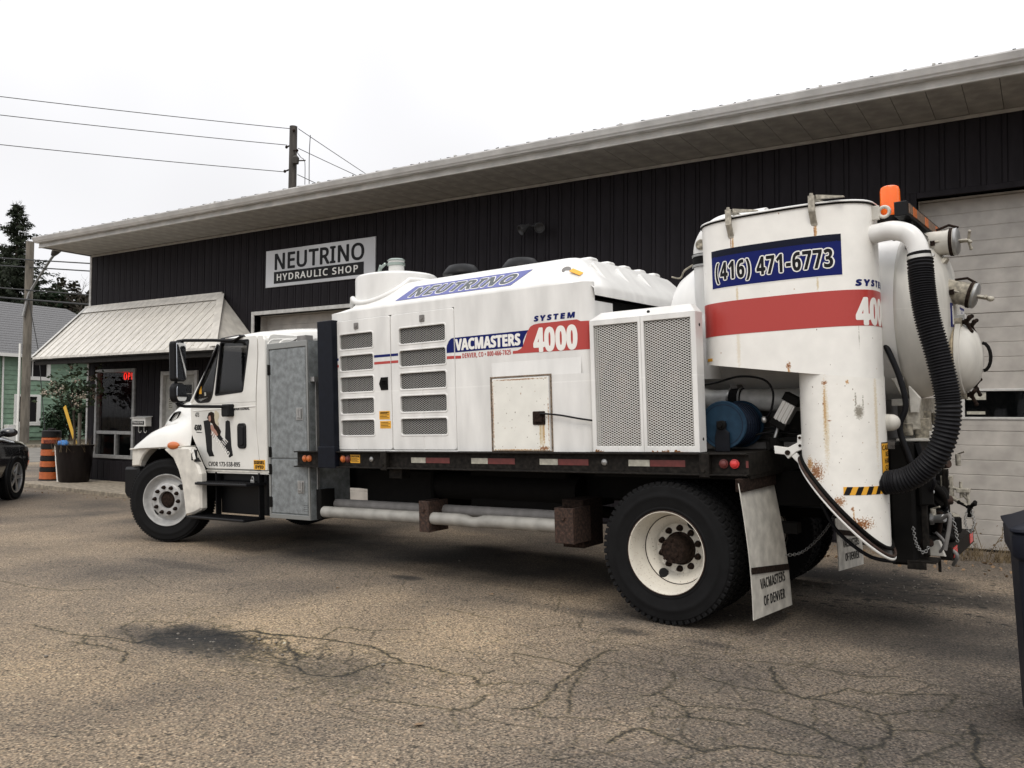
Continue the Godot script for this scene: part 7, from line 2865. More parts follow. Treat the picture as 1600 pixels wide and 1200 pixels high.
# paint worn white: spots, streaks and chips given in shares of the picture
func worn_picture(w: int, h: int, seed_: int, marks: Array, specks: int) -> ImageTexture:
	var f := FastNoiseLite.new()
	f.seed = seed_
	f.frequency = 0.012
	f.fractal_octaves = 4
	var nb := f.get_image(w, h)
	nb.convert(Image.FORMAT_L8)
	var n := nb.get_data()
	f.frequency = 0.11
	var fb := f.get_image(w, h)
	fb.convert(Image.FORMAT_L8)
	var fine := fb.get_data()
	var col := PackedByteArray()
	col.resize(w * h * 3)
	for i in w * h:
		var k := 0.955 + 0.045 * (n[i] / 255.0)
		col[i * 3] = int(255 * k)
		col[i * 3 + 1] = int(255 * k * 0.995)
		col[i * 3 + 2] = int(255 * k * 0.98)
	var im := Image.create_from_data(w, h, false, Image.FORMAT_RGB8, col)
	var r := RandomNumberGenerator.new()
	r.seed = seed_
	var all := marks.duplicate()
	for i in specks:
		var s := r.randf_range(0.6, 2.2) / w
		all.append([r.randf(), r.randf(), s, s * r.randf_range(0.8, 2.0) * w / h, Color(0.25, 0.17, 0.11) if r.randf() < 0.7 else Color(0.5, 0.3, 0.12), 0.9, 0.2])
	for m in all:
		var cx := int(m[0] * w)
		var cy := int(m[1] * h)
		var rx := maxf(m[2] * w, 0.6)
		var ry := maxf(m[3] * h, 0.6)
		for y in range(maxi(0, int(cy - ry * 1.4) - 1), mini(h, int(cy + ry * 1.4) + 2)):
			for x in range(maxi(0, int(cx - rx * 1.4) - 1), mini(w, int(cx + rx * 1.4) + 2)):
				var d := sqrt(pow((x - cx) / rx, 2) + pow((y - cy) / ry, 2))
				var e: float = (fine[y * w + x] / 255.0 - 0.5) * 1.5 * m[6]
				var a: float = clampf((1.0 - d + e) * 1.7, 0.0, 1.0) * m[5]
				if a > 0.0:
					im.set_pixel(x, y, im.get_pixel(x, y).lerp(m[4], a))
	return ImageTexture.create_from_image(im)

const RUST1 := Color(0.50, 0.27, 0.10)
const RUST2 := Color(0.72, 0.50, 0.26)
const PALE := Color(0.80, 0.70, 0.52)
const METAL := Color(0.56, 0.54, 0.50)

func hatch_picture() -> ImageTexture:
	return worn_picture(256, 256, 63, [[0.90, 0.72, 0.02, 0.26, RUST2, 0.7, 0.5], [0.84, 0.72, 0.012, 0.25, PALE, 0.9, 0.5], [0.87, 0.74, 0.05, 0.27, PALE, 0.5, 0.6], [0.985, 0.6, 0.010, 0.3, RUST1, 0.6, 1.0], [0.01, 0.5, 0.008, 0.5, RUST1, 0.7, 1.0], [0.5, 0.995, 0.6, 0.010, RUST2, 0.7, 1.2], [0.9, 0.97, 0.1, 0.03, RUST1, 0.8, 0.9], [0.5, 0.012, 0.5, 0.01, RUST1, 0.7, 0.8]], 46)


func filter_tank() -> void:
	oval_ready()
	var t := node("filter_tank", truck)
	var total := oval_s[600]
	var top := 2.925
	# marks: u along the near side, v from the top down
	var um := func(x: float) -> float: return oval_len_at(x) / total
	var vm := func(y: float) -> float: return (2.95 - y) / 1.2
	var marks := [
		[um.call(0.53), vm.call(2.74), 0.006, 0.06, RUST2, 0.75, 0.5], [um.call(0.515), vm.call(2.74), 0.003, 0.06, RUST1, 0.8, 0.5], [um.call(0.55), vm.call(2.38), 0.008, 0.06, PALE, 0.55, 0.5], [um.call(0.545), vm.call(2.0), 0.012, 0.16, PALE, 0.25, 0.5],
		[um.call(1.115), vm.call(2.75), 0.006, 0.05, RUST2, 0.85, 0.5], [um.call(1.105), vm.call(2.75), 0.003, 0.05, RUST1, 0.8, 0.5], [um.call(1.115), vm.call(2.39), 0.005, 0.05, PALE, 0.6, 0.5],
		[um.call(0.90), vm.call(1.848), 0.011, 0.022, RUST1, 0.9, 0.9], [um.call(0.90), vm.call(1.815), 0.007, 0.02, RUST2, 0.8, 0.6], [um.call(1.36), vm.call(2.2), 0.003, 0.05, METAL, 0.8, 0.9], [um.call(1.345), vm.call(2.02), 0.002, 0.06, METAL, 0.7, 1.2], [um.call(0.4), vm.call(1.97), 0.004, 0.004, RUST1, 0.7, 0.5]]
	var m := StandardMaterial3D.new()
	m.albedo_texture = worn_picture(768, 512, 61, marks, 26)
	m.albedo_color = lin(0.84, 0.835, 0.815)
	m.roughness = 0.33
	var bot := func(x: float) -> float: return 1.90 - 0.136 * (x - 0.21)
	var g := Geo.new()
	var nseg := 96
	for half in 2:
		var rows := []
		for j in 5:
			var line := PackedVector3Array()
			for i in nseg + 1:
				# finer towards the blunt ends
				var k := float(i) / nseg
				var t2 := PI * (1.0 - k) if half == 0 else -PI * k
				var p := oval(t2)
				line.append(V(p.x, lerpf(bot.call(p.x), top, j / 4.0), p.y))
			rows.append(line)
		g.grid(rows)
	# texture places
	for i in g.v.size():
		var p := g.v[i]
		var s: float
		var near := p.z >= OZ - 0.0001
		var c := clampf(absf((p.x - OX) / OA), 0.0, 1.0)
		var ang := acos(pow(c, 1.4))
		var t3 := ang if p.x >= OX else PI - ang
		s = oval_s[clampi(int(round((1.0 - t3 / PI) * 600)), 0, 600)] / total
		g.u[i] = Vector2(s if near else s * 0.5 + 0.25, (2.95 - p.y) / 1.2)
	add("oval_body", g, m, t)
	# sloping floor and the lid
	g = Geo.new()
	for i in 80:
		var a := oval(TAU * i / 80)
		var b := oval(TAU * (i + 1) / 80)
		g.tri(V(OX, bot.call(OX), OZ), V(a.x, bot.call(a.x), a.y), V(b.x, bot.call(b.x), b.y))
	add("floor_plate", g, M.dirty_white, t)
	g = Geo.new()
	var rim := []
	for k in [[-0.004, -0.002], [0.010, 0.002], [0.012, 0.012], [0.006, 0.018], [-0.02, 0.02], [-0.30, 0.03]]:
		var line := PackedVector3Array()
		for i in 120:
			var a := TAU * i / 120
			var p := oval(a)
			var c := Vector2(OX, OZ)
			var f := (p - c).normalized() * float(k[0]) if k[0] > -0.1 else (p - c) * -0.8
			line.append(V(p.x + f.x, top + k[1], p.y + f.y))
		line.reverse()
		rim.append(line)
	g.grid(rim, true)
	add("lid", g, M.white_paint, t)
	g = Geo.new()
	var ln := []
	for i in 97:
		var p := oval(PI * (1.0 - i / 96.0))
		ln.append(V(p.x, top + 0.0, p.y) + (V(p.x, 0, p.y) - V(OX, 0, OZ)).normalized() * 0.006)
	g.tube(ln, 0.007, 6)
	add("lid_gasket", g, M.black_chassis, t)
	for x in [0.522, 1.108]:
		var z := on_oval(oval_len_at(x), 0, 0).z
		g = Geo.new()
		g.xf = Transform3D(Basis(V(0, 0, -1), V(0, 1, 0), V(1, 0, 0)), V(x, 0, 0))
		g.prism(pv([-z - 0.05, 2.985, -z - 0.05, 2.875, -z - 0.006, 2.80, -z - 0.002, 2.785, -z + 0.004, 2.79, -z - 0.034, 2.88, -z - 0.034, 2.97, -z + 0.2, 2.965, -z + 0.2, 2.985]), -0.022, 0.022, 0.004, true)
		g.xf = Transform3D()
		g.prism(pv([x + 0.02, 2.995, x + 0.02, 2.965, x + 0.20, 2.95, x + 0.20, 2.958]), z - 0.02, z + 0.005)
		g.cyl(V(x, 3.0, z + 0.04), V(x, 2.975, z + 0.04), 0.012, 8)
		add("lid_clamp", g, M.grimy_clamp, t)
	# red band and name sheet
	var flat := func(p: Vector3) -> Vector3: return on_oval(p.x, p.y, p.z)
	g = Geo.new()
	g.prism(rectp(0.02, 2.094, oval_s[820], 2.336), 0.0008, 0.0018)
	add("red_band", bend(g, flat, 0.05), M.red_print, t)
	var s0 := oval_len_at(0.348)
	var s1 := oval_len_at(1.266)
	var sl := s1 - s0
	g = Geo.new()
	g.prism(rectp(s0 - 0.008, 2.434, s1 + 0.004, 2.716), 0.0008, 0.0016)
	add("sheet_border", bend(g, flat, 0.06), M.letter_white, t)
	g = Geo.new()
	g.prism(rectp(s0, 2.440, s1, 2.716), 0.0018, 0.0026)
	add("phone_sheet", bend(g, flat, 0.06), M.navy_print, t)
	g = Geo.new()
	g.prism(rectp(s0, 2.668, s1, 2.716), 0.0028, 0.0034)
	add("sheet_strip", bend(g, flat, 0.06), M.navy_dark, t)
	add("outline", bend(word("(416) 471-6773", Rect2(s0 + 0.028, 2.462, sl - 0.072, 0.168), 0.0036, 0.0006, true, 0.010, 2), flat, 0.06), M.letter_white, t)
	add("lettering", bend(word("(416) 471-6773", Rect2(s0 + 0.038, 2.470, sl - 0.092, 0.152), 0.0046, 0.0008, true, 0.002, 3), flat, 0.06), M.letter_black, t)
	var s2 := oval_len_at(1.336)
	add("lettering", bend(word("SYSTEM", Rect2(s2, 2.360, 0.40, 0.046), 0.001, 0.001, true, 0.003, 9, 0.1), flat, 0.03), M.navy_print, t)
	add("lettering", bend(word("4000", Rect2(s2 - 0.006, 2.096, 0.425, 0.19), 0.002, 0.001, true, 0.007, 1), flat, 0.03), M.letter_white, t)
	g = Geo.new()
	g.prism(rectp(oval_len_at(0.262), 1.915, oval_len_at(0.318), 1.936), 0.001, 0.002)
	add("sticker", bend(g, flat, 0.05), M.yellow_sticker, t)
	# leg
	var lm := StandardMaterial3D.new()
	var uv := func(x: float) -> float: return 1.0 - acos(clampf((x - LX) / LR, -1, 1)) / PI
	var vl := func(y: float) -> float: return (1.9 - y) / 1.3
	var lmarks := [
		[uv.call(1.134), vl.call(1.72), 0.022, 0.012, RUST1, 0.95, 0.8], [uv.call(1.13), vl.call(1.55), 0.012, 0.15, RUST2, 0.7, 0.6], [uv.call(1.135), vl.call(1.45), 0.028, 0.25, PALE, 0.45, 0.6], [uv.call(1.12), vl.call(1.58), 0.007, 0.007, RUST1, 0.9, 0.3],
		[uv.call(1.277), vl.call(1.72), 0.012, 0.012, RUST2, 0.85, 0.9], [uv.call(1.337), vl.call(1.52), 0.042, 0.042, METAL, 0.97, 0.4], [uv.call(1.32), vl.call(1.59), 0.008, 0.05, METAL, 0.8, 1.0], [uv.call(1.36), vl.call(1.58), 0.006, 0.04, METAL, 0.8, 1.0],
		[uv.call(1.16), vl.call(1.465), 0.018, 0.005, RUST1, 0.8, 0.7], [uv.call(1.28), vl.call(0.88), 0.012, 0.012, RUST1, 0.85, 0.7], [uv.call(1.285), vl.call(0.82), 0.006, 0.05, RUST2, 0.8, 0.7], [uv.call(1.05), vl.call(1.12), 0.07, 0.05, RUST1, 0.8, 1.2], [uv.call(1.0), vl.call(1.17), 0.04, 0.04, RUST2, 0.8, 1.0],
		[uv.call(1.32), vl.call(0.78), 0.10, 0.03, RUST1, 0.85, 1.3], [uv.call(1.2), vl.call(0.93), 0.05, 0.025, RUST1, 0.7, 1.2], [uv.call(1.42), vl.call(1.5), 0.02, 0.3, PALE, 0.4, 0.7], [uv.call(1.425), vl.call(1.78), 0.02, 0.02, RUST1, 0.7, 1.0]]
	lm.albedo_texture = worn_picture(512, 768, 62, lmarks, 120)
	lm.albedo_color = lin(0.84, 0.83, 0.80)
	lm.roughness = 0.36
	g = Geo.new()
	for half in 2:
		var rows := []
		for j in 9:
			var line := PackedVector3Array()
			for i in 41:
				var a := PI * (1.0 - i / 40.0) if half == 0 else -PI * i / 40.0
				var x := LX + LR * cos(a)
				line.append(V(x, lerpf(leg_bottom(x), bot.call(x) + (0.003 if half == 0 else 0.02), j / 8.0), LZ + LR * sin(a)))
			rows.append(line)
		g.grid(rows)
	for i in g.v.size():
		var p := g.v[i]
		g.u[i] = Vector2(uv.call(p.x), (1.9 - p.y) / 1.3)
	add("leg", g, lm, t)
	# dump door: plate, rubber seal and flange along the slanted cut
	for k in [[0.006, 0.0, 0.013, "black_chassis"], [0.02, -0.028, 0.011, "rust"], [0.018, -0.045, 0.010, "letter_white"]]:
		g = Geo.new()
		var ring := []
		for i in 65:
			var a := TAU * i / 64
			var p := on_leg(a, 0, k[0])
			ring.append(V(p.x - 0.04 * float(k[1]) * -10.0 * 0.0, leg_bottom(p.x) + k[1] * 1.3, p.z))
		g.tube(ring, k[2], 8, false)
		add("door_seal" if k[3] != "letter_white" else "door_flange", g, M[k[3]], t)
	g = Geo.new()
	for i in 64:
		var a := on_leg(TAU * i / 64, 0, 0.02)
		var b := on_leg(TAU * (i + 1) / 64, 0, 0.02)
		g.tri(V(LX, leg_bottom(LX) - 0.06, LZ), V(a.x, leg_bottom(a.x) - 0.06, a.z), V(b.x, leg_bottom(b.x) - 0.06, b.z))
	add("dump_door", g, M.belly_grey, t)
	# striped caution tape round the leg
	var w := 0.054
	for i in 6:
		var a0 := deg_to_rad(78) - i * 0.26
		g = Geo.new()
		g.prism(rectp(0, 0, 0.26, w), 0.001, 0.0018)
		add("caution_tape", bend(g, func(p: Vector3) -> Vector3: return on_leg(a0 - p.x, 0.972 + p.y, p.z), 0.05), M.yellow_sticker, t)
		g = Geo.new()
		g.prism(pv([0.0, 0, 0.13, 0, 0.215, w, 0.085, w]), 0.002, 0.0028)
		add("caution_stripe", bend(g, func(p: Vector3) -> Vector3: return on_leg(a0 - p.x, 0.972 + p.y, p.z), 0.05), M.letter_black, t)
	g = Geo.new()
	g.prism(rectp(-0.31, 1.108, 0.6, 1.303), 0.001, 0.002)
	var capt := func(p: Vector3) -> Vector3: return on_leg(-p.x, p.y, p.z)
	add("caution_sign", bend(g, capt, 0.06), M.yellow_sticker, t)
	g = Geo.new()
	g.prism(rectp(-0.315, 1.10, 0.6, 1.107), 0.001, 0.0022)
	g.prism(rectp(-0.315, 1.304, 0.6, 1.311), 0.001, 0.0022)
	g.prism(rectp(-0.318, 1.10, -0.308, 1.311), 0.001, 0.0022)
	add("sign_border", bend(g, capt, 0.06), M.letter_black, t)
	for k in [["CAUTION", 1.258, -0.29, 0.85], ["KEEP", 1.215, -0.12, 0.5], ["HANDS", 1.170, -0.18, 0.62], ["CLEAR", 1.125, -0.16, 0.62]]:
		add("lettering", bend(word(k[0], Rect2(k[2], k[1], k[3], 0.033), 0.0022, 0.0008, true), capt, 0.04), M.rust_dark, t)
	# hinge arm of the dump door
	g = Geo.new()
	g.prism(pv([0.70, 1.288, 0.705, 1.232, 0.775, 1.225, 0.80, 1.195, 0.86, 1.245, 0.905, 1.262, 0.905, 1.37, 0.872, 1.362, 0.868, 1.31, 0.80, 1.275]), 0.80, 0.845, 0.004, true)
	g.prism(pv([0.82, 1.215, 0.86, 1.24, 0.92, 1.16, 0.90, 1.13]), 0.81, 0.84, 0.004, true)
	add("hinge_arm", g, M.letter_white, t)
	g = Geo.new()
	g.cyl(V(0.80, 1.24, 0.84), V(0.80, 1.24, 0.858), 0.018, 12)
	for y in [1.345, 1.29]:
		g.cyl(V(0.888, y, 0.84), V(0.888, y, 0.852), 0.010, 8)
	add("hinge_bolt", g, M.rust_dark, t)
	# wire loop lamp on the leg
	g = Geo.new()
	g.ball(V(1.475, 1.44, 0.72), V(0.055, 0.056, 0.055), 18, 12)
	g.cyl(V(1.40, 1.44, 0.72), V(1.465, 1.44, 0.72), 0.058, 18)
	add("dome_lamp", g, M.dirty_white, t)
	# lifting eye near the top
	g = Geo.new()
	var eye := []
	for i in 21:
		eye.append(V(1.50 + 0.034 * cos(TAU * i / 20), 2.862 + 0.034 * sin(TAU * i / 20), 0.80))
	g.tube(eye, 0.012, 8, false)
	g.box(V(1.40, 2.815, 0.785), V(1.47, 2.91, 0.815), 0.004)
	add("lifting_eye", g, M.dirty_white, t)


# ---------- debris tank behind, with its ports ----------
func debris_tank() -> void:
	var d := node("debris_tank", truck)
	var X := Basis(V(0, 0, 1), V(1, 0, 0), V(0, 1, 0))
	var g := Geo.new()
	g.xf = Transform3D(X, V(0, 2.2, 0.0))
	g.lathe([Vector2(0, -0.36), Vector2(0.2, -0.355), Vector2(0.38, -0.32), Vector2(0.52, -0.24), Vector2(0.59, -0.12), Vector2(0.602, 0.0), Vector2(0.602, 1.50)], 64, 0.9)
	add("shell", g, M.white_paint, d)
	g = Geo.new()
	g.xf = Transform3D(X, V(0, 2.2, 0.0))
	g.lathe([Vector2(0.602, 1.49), Vector2(0.609, 1.50), Vector2(0.609, 1.515), Vector2(0.602, 1.525), Vector2(0.585, 1.60), Vector2(0.52, 1.69), Vector2(0.40, 1.755), Vector2(0.2, 1.79), Vector2(0, 1.80)], 64, 0.8)
	add("rear_head", g, M.head_white, d)
	# saddle
	g = Geo.new()
	for x in [0.25, 1.2]:
		g.box(V(x, 1.25, -0.5), V(x + 0.06, 1.75, 0.5))
	g.box(V(-0.3, 1.2525, -0.55), V(1.45, 1.30, 0.55))
	add("saddle", g, M.belly_grey, d)
	# manhole
	g = Geo.new()
	g.xf = Transform3D(X, V(0, 1.885, 0.0))
	g.lathe([Vector2(0.25, 1.55), Vector2(0.25, 1.775), Vector2(0.262, 1.78), Vector2(0.262, 1.795)], 48)
	add("manhole_neck", g, M.neck_rust, d)
	g = Geo.new()
	g.xf = Transform3D(X, V(0, 1.885, 0.0))
	g.lathe([Vector2(0.262, 1.797), Vector2(0.272, 1.80), Vector2(0.272, 1.828), Vector2(0.268, 1.833), Vector2(0.250, 1.834), Vector2(0.246, 1.845), Vector2(0.222, 1.875), Vector2(0.17, 1.92), Vector2(0.08, 1.945), Vector2(0, 1.95)], 48, 0.9)
	add("manhole_lid", g, M.head_white, d)
	for k in [[0.25, 0.10], [0.235, -0.12], [-0.27, 0.02], [-0.2, -0.17]]:
		wing_nut(d, V(1.85, 1.885 + k[0], k[1]), V(1, 0, 0), 0.07, M.rust_dark)
		g = Geo.new()
		g.box(V(1.76, 1.885 + k[0] - 0.03, k[1] - 0.03), V(1.84, 1.885 + k[0] + 0.03, k[1] + 0.03), 0.006)
		add("clamp_lug", g, M.grimy_white, d)
	g = Geo.new()
	g.box(V(1.785, 2.10, -0.03), V(1.85, 2.20, 0.03), 0.006)
	add("hinge_plate", g, M.letter_white, d)
	g = Geo.new()
	var hp := []
	for i in 9:
		var a := PI * i / 8
		hp.append(V(1.945 + 0.05 * sin(a), 1.885 + 0.10 * cos(a), -0.02))
	g.tube(hp, 0.012, 8)
	add("lid_handle", g, M.black_chassis, d)
	# upper and lower ports with clamped caps
	port(d, V(1.52, 2.715, 0.15), V(1, -0.02, 0).normalized(), 0.30, 0.088, M.dirty_white, true)
	port(d, V(1.66, 2.40, 0.12), V(0.93, -0.30, 0).normalized(), 0.27, 0.082, M.grimy_white, false)
	g = Geo.new()
	g.cyl(V(1.60, 2.64, 0.15), V(1.73, 2.555, 0.15), 0.06, 18, 0.05)
	g.cyl(V(1.725, 2.56, 0.15), V(1.745, 2.545, 0.15), 0.062, 18)
	add("drain_port", g, M.grimy_clamp, d)
	# lettering sheet low on the head
	g = Geo.new()
	g.box(V(1.786, 2.10, -0.35), V(1.792, 2.27, 0.22))
	add("print_sheet", g, M.navy_print, d)
	g = Geo.new()
	for i in 7:
		g.box(V(1.7925, 2.12, -0.33 + i * 0.08), V(1.7945, 2.25, -0.30 + i * 0.08))
	add("print_bars", g, M.letter_white, d)
	# upright pipe and its bend at the front of the filter
	g = Geo.new()
	g.cyl(V(0.085, 1.80, 0.5), V(0.085, 2.70, 0.5), 0.092, 24)
	add("riser_pipe", g, M.white_paint, d)
	g = Geo.new()
	g.cyl(V(0.085, 2.70, 0.5), V(0.085, 2.80, 0.5), 0.100, 24)
	add("rubber_sleeve", g, M.rubber, d)
	for y in [2.705, 2.785]:
		g = Geo.new()
		g.xf = Transform3D(Basis(), V(0.085, y, 0.5))
		g.lathe([Vector2(0.10, -0.01), Vector2(0.105, -0.008), Vector2(0.105, 0.008), Vector2(0.10, 0.01)], 24)
		add("band_clamp", g, M.steel, d)
	g = Geo.new()
	var bend_ := []
	for i in 13:
		var a := PI / 2 * i / 12
		bend_.append(V(0.285 - 0.20 * cos(a), 2.80 + 0.20 * sin(a), 0.5))
	bend_.push_front(V(0.085, 2.78, 0.5))
	bend_.append(V(0.6, 3.0, 0.5))
	g.tube(bend_, 0.094, 24)
	add("pipe_bend", g, M.white_paint, d)
	g = Geo.new()
	g.cyl(V(0.09, 2.865, 0.58), V(0.09, 2.865, 0.60), 0.042, 18)
	g.cyl(V(0.09, 2.865, 0.60), V(0.09, 2.865, 0.608), 0.030, 18)
	add("pipe_plug", g, M.grimy_white, d)
	g = Geo.new()
	g.tube(curve([V(-0.40, 2.72, 0.1), V(-0.32, 2.70, 0.1), V(-0.28, 2.76, 0.1), V(-0.2, 2.80, 0.1)], 0.02), 0.008, 6)
	add("pull_cord", g, M.grimy_white, d)


func wing_nut(parent: Node, c: Vector3, axis: Vector3, size: float, m: Material) -> void:
	var g := Geo.new()
	var b := Geo.along(axis)
	g.xf = Transform3D(b, c)
	g.cyl(V(0, -0.06, 0), V(0, 0.02, 0), size * 0.22, 8)
	g.lathe([Vector2(0, 0), Vector2(size * 0.35, 0.005), Vector2(size * 0.3, 0.03), Vector2(0, 0.035)], 12)
	for k in 3:
		var a := TAU * k / 3 + 0.4
		g.cyl(V(0, 0.015, 0), V(cos(a) * size, 0.045, sin(a) * size), size * 0.2, 8, size * 0.17)
		g.ball(V(cos(a) * size, 0.045, sin(a) * size), Vector3.ONE * size * 0.22, 8, 6)
	add("wing_nut", g, m, parent)


func port(parent: Node, c: Vector3, axis: Vector3, l: float, r: float, m: Material, upper: bool) -> void:
	var n := node("port", parent)
	var b := Geo.along(axis)
	var g := Geo.new()
	g.xf = Transform3D(b, c)
	g.lathe([Vector2(r, 0), Vector2(r, l - 0.05), Vector2(r * 1.06, l - 0.03), Vector2(r * 1.1, l), Vector2(0, l)], 28)
	add("tube", g, m, n)
	g = Geo.new()
	g.xf = Transform3D(b, c)
	g.lathe([Vector2(r * 1.02, l - 0.03), Vector2(r * 1.14, l - 0.025), Vector2(r * 1.14, l - 0.005), Vector2(r * 1.0, l)], 28)
	add("gasket", g, M.rust_dark, n)
	g = Geo.new()
	g.xf = Transform3D(b, c)
	g.lathe([Vector2(r * 1.1, l + 0.002), Vector2(r * 1.12, l + 0.02), Vector2(r * 0.9, l + 0.032), Vector2(0, l + 0.038)], 28)
	add("cap", g, M.steel, n)
	var e := c + axis * (l + 0.03)
	g = Geo.new()
	g.cyl(c + axis * (l - 0.12) + V(0, 0, r + 0.008), e + axis * 0.07 + V(0, 0, r * 0.2), 0.007, 8)
	g.cyl(e, e + axis * 0.07, 0.014, 8)
	if upper:
		for k in [V(0.015, 0.055, 0.04), V(0.01, -0.055, -0.03), V(0.02, -0.02, 0.05)]:
			g.cyl(e + axis * 0.06, e + axis * 0.06 + k, 0.010, 8)
			g.ball(e + axis * 0.06 + k, Vector3.ONE * 0.012, 8, 6)
	else:
		g.ball(e + axis * 0.085, V(0.025, 0.02, 0.02), 8, 6)
		g.cyl(e + axis * 0.06, e + axis * 0.06 + V(0, 0.01, 0.05), 0.012, 8)
	add("cap_handle", g, M.grimy_clamp, n)
	g = Geo.new()
	g.obox(c + axis * (l - 0.125) + V(0, -0.01, r + 0.008), V(0.03, 0.035, 0.02), Basis(), 0.004)
	add("cap_clamp", g, M.rust_dark, n)
	g = Geo.new()
	g.tube([c + axis * (l - 0.11) + b.x * 0.0 + V(0, r + 0.005, 0.02), c + axis * (l - 0.03) + V(0, r + 0.035, 0.0), c + axis * (l + 0.03) + V(0, r + 0.01, 0)], 0.010, 6)
	add("cap_bail", g, M.rust_dark, n)


# ---------- hose, reel, pipes and the machinery at the tail ----------
func rear_gear() -> void:
	var g := Geo.new()
	# suction bend and the ribbed hose
	var hs := node("suction_hose", truck)
	g = Geo.new()
	var pts := curve([V(1.38, 2.715, 0.80), V(1.50, 2.722, 0.83), V(1.58, 2.715, 0.85), V(1.66, 2.675, 0.86), V(1.705, 2.60, 0.865), V(1.722, 2.51, 0.87)], 0.02)
	g.tube(pts, 0.064, 28)
	add("bend_pipe", g, M.white_paint, hs)
	g = Geo.new()
	g.cyl(V(1.716, 2.545, 0.868), V(1.724, 2.47, 0.872), 0.073, 28)
	add("hose_cuff", g, M.rubber, hs)
	g = Geo.new()
	g.xf = Transform3D(Geo.along(V(0.06, -1, 0.02).normalized()), V(1.718, 2.527, 0.87))
	g.lathe([Vector2(0.072, 0), Vector2(0.077, 0.002), Vector2(0.077, 0.022), Vector2(0.072, 0.024)], 28)
	g.obox(V(0, 0.012, 0.082), V(0.03, 0.018, 0.014), Basis(), 0.003)
	add("hose_clamp", g, M.silver, hs)
	g = Geo.new()
	pts = curve([V(1.722, 2.50, 0.87), V(1.732, 2.31, 0.89), V(1.758, 2.10, 0.90), V(1.812, 1.85, 0.90), V(1.852, 1.60, 0.90), V(1.842, 1.42, 0.90), V(1.785, 1.255, 0.90), V(1.685, 1.135, 0.88), V(1.565, 1.065, 0.86), V(1.40, 1.035, 0.82)], 0.0062)
	var rad := PackedFloat32Array()
	for i in pts.size():
		var k := sin(i * 0.0062 / 0.0295 * TAU)
		rad.append(0.0755 + 0.006 * signf(k) * pow(absf(k), 0.6))
	g.tube(pts, rad, 24)
	add("ribbed_hose", g, M.hose_black, hs)
	# beacon and light bar
	var lb := node("warning_lights", truck)
	g = Geo.new()
	g.xf = Transform3D(Basis(), V(1.50, 2.86, 0.60))
	g.lathe([Vector2(0.068, 0), Vector2(0.068, 0.03), Vector2(0.066, 0.05), Vector2(0.064, 0.185), Vector2(0.058, 0.206), Vector2(0.044, 0.214), Vector2(0, 0.216)], 32)
	add("beacon", g, M.orange_plastic, lb)
	g = Geo.new()
	g.xf = Transform3D(Basis(), V(1.50, 2.80, 0.60))
	g.lathe([Vector2(0.085, 0), Vector2(0.085, 0.06), Vector2(0, 0.062)], 24)
	add("beacon_base", g, M.black_plastic, lb)
	g = Geo.new()
	g.box(V(1.575, 2.81, -0.40), V(1.655, 2.905, 0.86), 0.005)
	add("light_bar", g, M.black_plastic, lb)
	for i in 9:
		g = Geo.new()
		g.box(V(1.6555, 2.828, 0.82 - i * 0.135 - 0.115), V(1.662, 2.89, 0.82 - i * 0.135), 0.003)
		add("lamp_segment", g, M.amber if i % 3 == 1 else M.amber_dull, lb)
	g = Geo.new()
	for z in [0.62, -0.05]:
		g.box(V(1.59, 2.62, z - 0.02), V(1.64, 2.812, z + 0.02), 0.004)
	g.box(V(1.50, 2.70, 0.55), V(1.62, 2.74, 0.64), 0.004)
	add("bar_post", g, M.black_plastic, lb)
	g = Geo.new()
	g.obox(V(1.60, 2.74, 0.32), V(0.10, 0.09, 0.22), Basis(V(0, 0, 1), -0.5), 0.01)
	add("work_lamp", g, M.black_plastic, lb)
	g = Geo.new()
	g.obox(V(1.654, 2.715, 0.32), V(0.006, 0.06, 0.18), Basis(V(0, 0, 1), -0.5))
	add("lamp_lens", g, M.steel, lb)
	# hose reel on the deck
	var rl := node("hose_reel", truck)
	var Z := Basis(V(1, 0, 0), V(0, 0, 1), V(0, -1, 0))
	for z in [0.955, 0.60]:
		g = Geo.new()
		g.xf = Transform3D(Z, V(0.372, 1.445, z))
		g.lathe([Vector2(0, 0), Vector2(0.155, 0.0), Vector2(0.17, -0.006), Vector2(0.178, 0.004), Vector2(0.172, 0.014), Vector2(0.155, 0.01), Vector2(0.06, 0.012), Vector2(0, 0.012)], 48)
		add("reel_disc", g, M.reel_blue, rl)
	g = Geo.new()
	for k in 7:
		for j in 2:
			var ring := []
			for i in 37:
				ring.append(V(0.372 + (0.125 + j * 0.024) * cos(TAU * i / 36), 1.445 + (0.125 + j * 0.024) * sin(TAU * i / 36), 0.64 + k * 0.048 + j * 0.02))
			g.tube(ring, 0.019, 6, false)
	add("wound_hose", g, M.reel_hose, rl)
	g = Geo.new()
	g.prism(pv([0.32, 1.253, 0.32, 1.36, 0.335, 1.41, 0.335, 1.475, 0.405, 1.475, 0.405, 1.41, 0.43, 1.39, 0.43, 1.253]), 0.985, 1.0, 0.004)
	add("reel_bracket", g, M.reel_frame, rl)
	g = Geo.new()
	g.cyl(V(0.372, 1.445, 0.97), V(0.372, 1.445, 1.01), 0.035, 14, -1, 0.006)
	g.cyl(V(0.372, 1.445, 1.01), V(0.372, 1.445, 1.03), 0.016, 10)
	add("reel_axle", g, M.black_chassis, rl)
	# air duct under the tank
	g = Geo.new()
	g.tube(curve([V(-0.10, 1.95, 0.50), V(-0.09, 1.80, 0.50), V(-0.04, 1.69, 0.50), V(0.08, 1.635, 0.50), V(0.20, 1.625, 0.50), V(0.28, 1.625, 0.50)], 0.03), 0.088, 24)
	add("duct_bend", g, M.grey_pipe, truck)
	g = Geo.new()
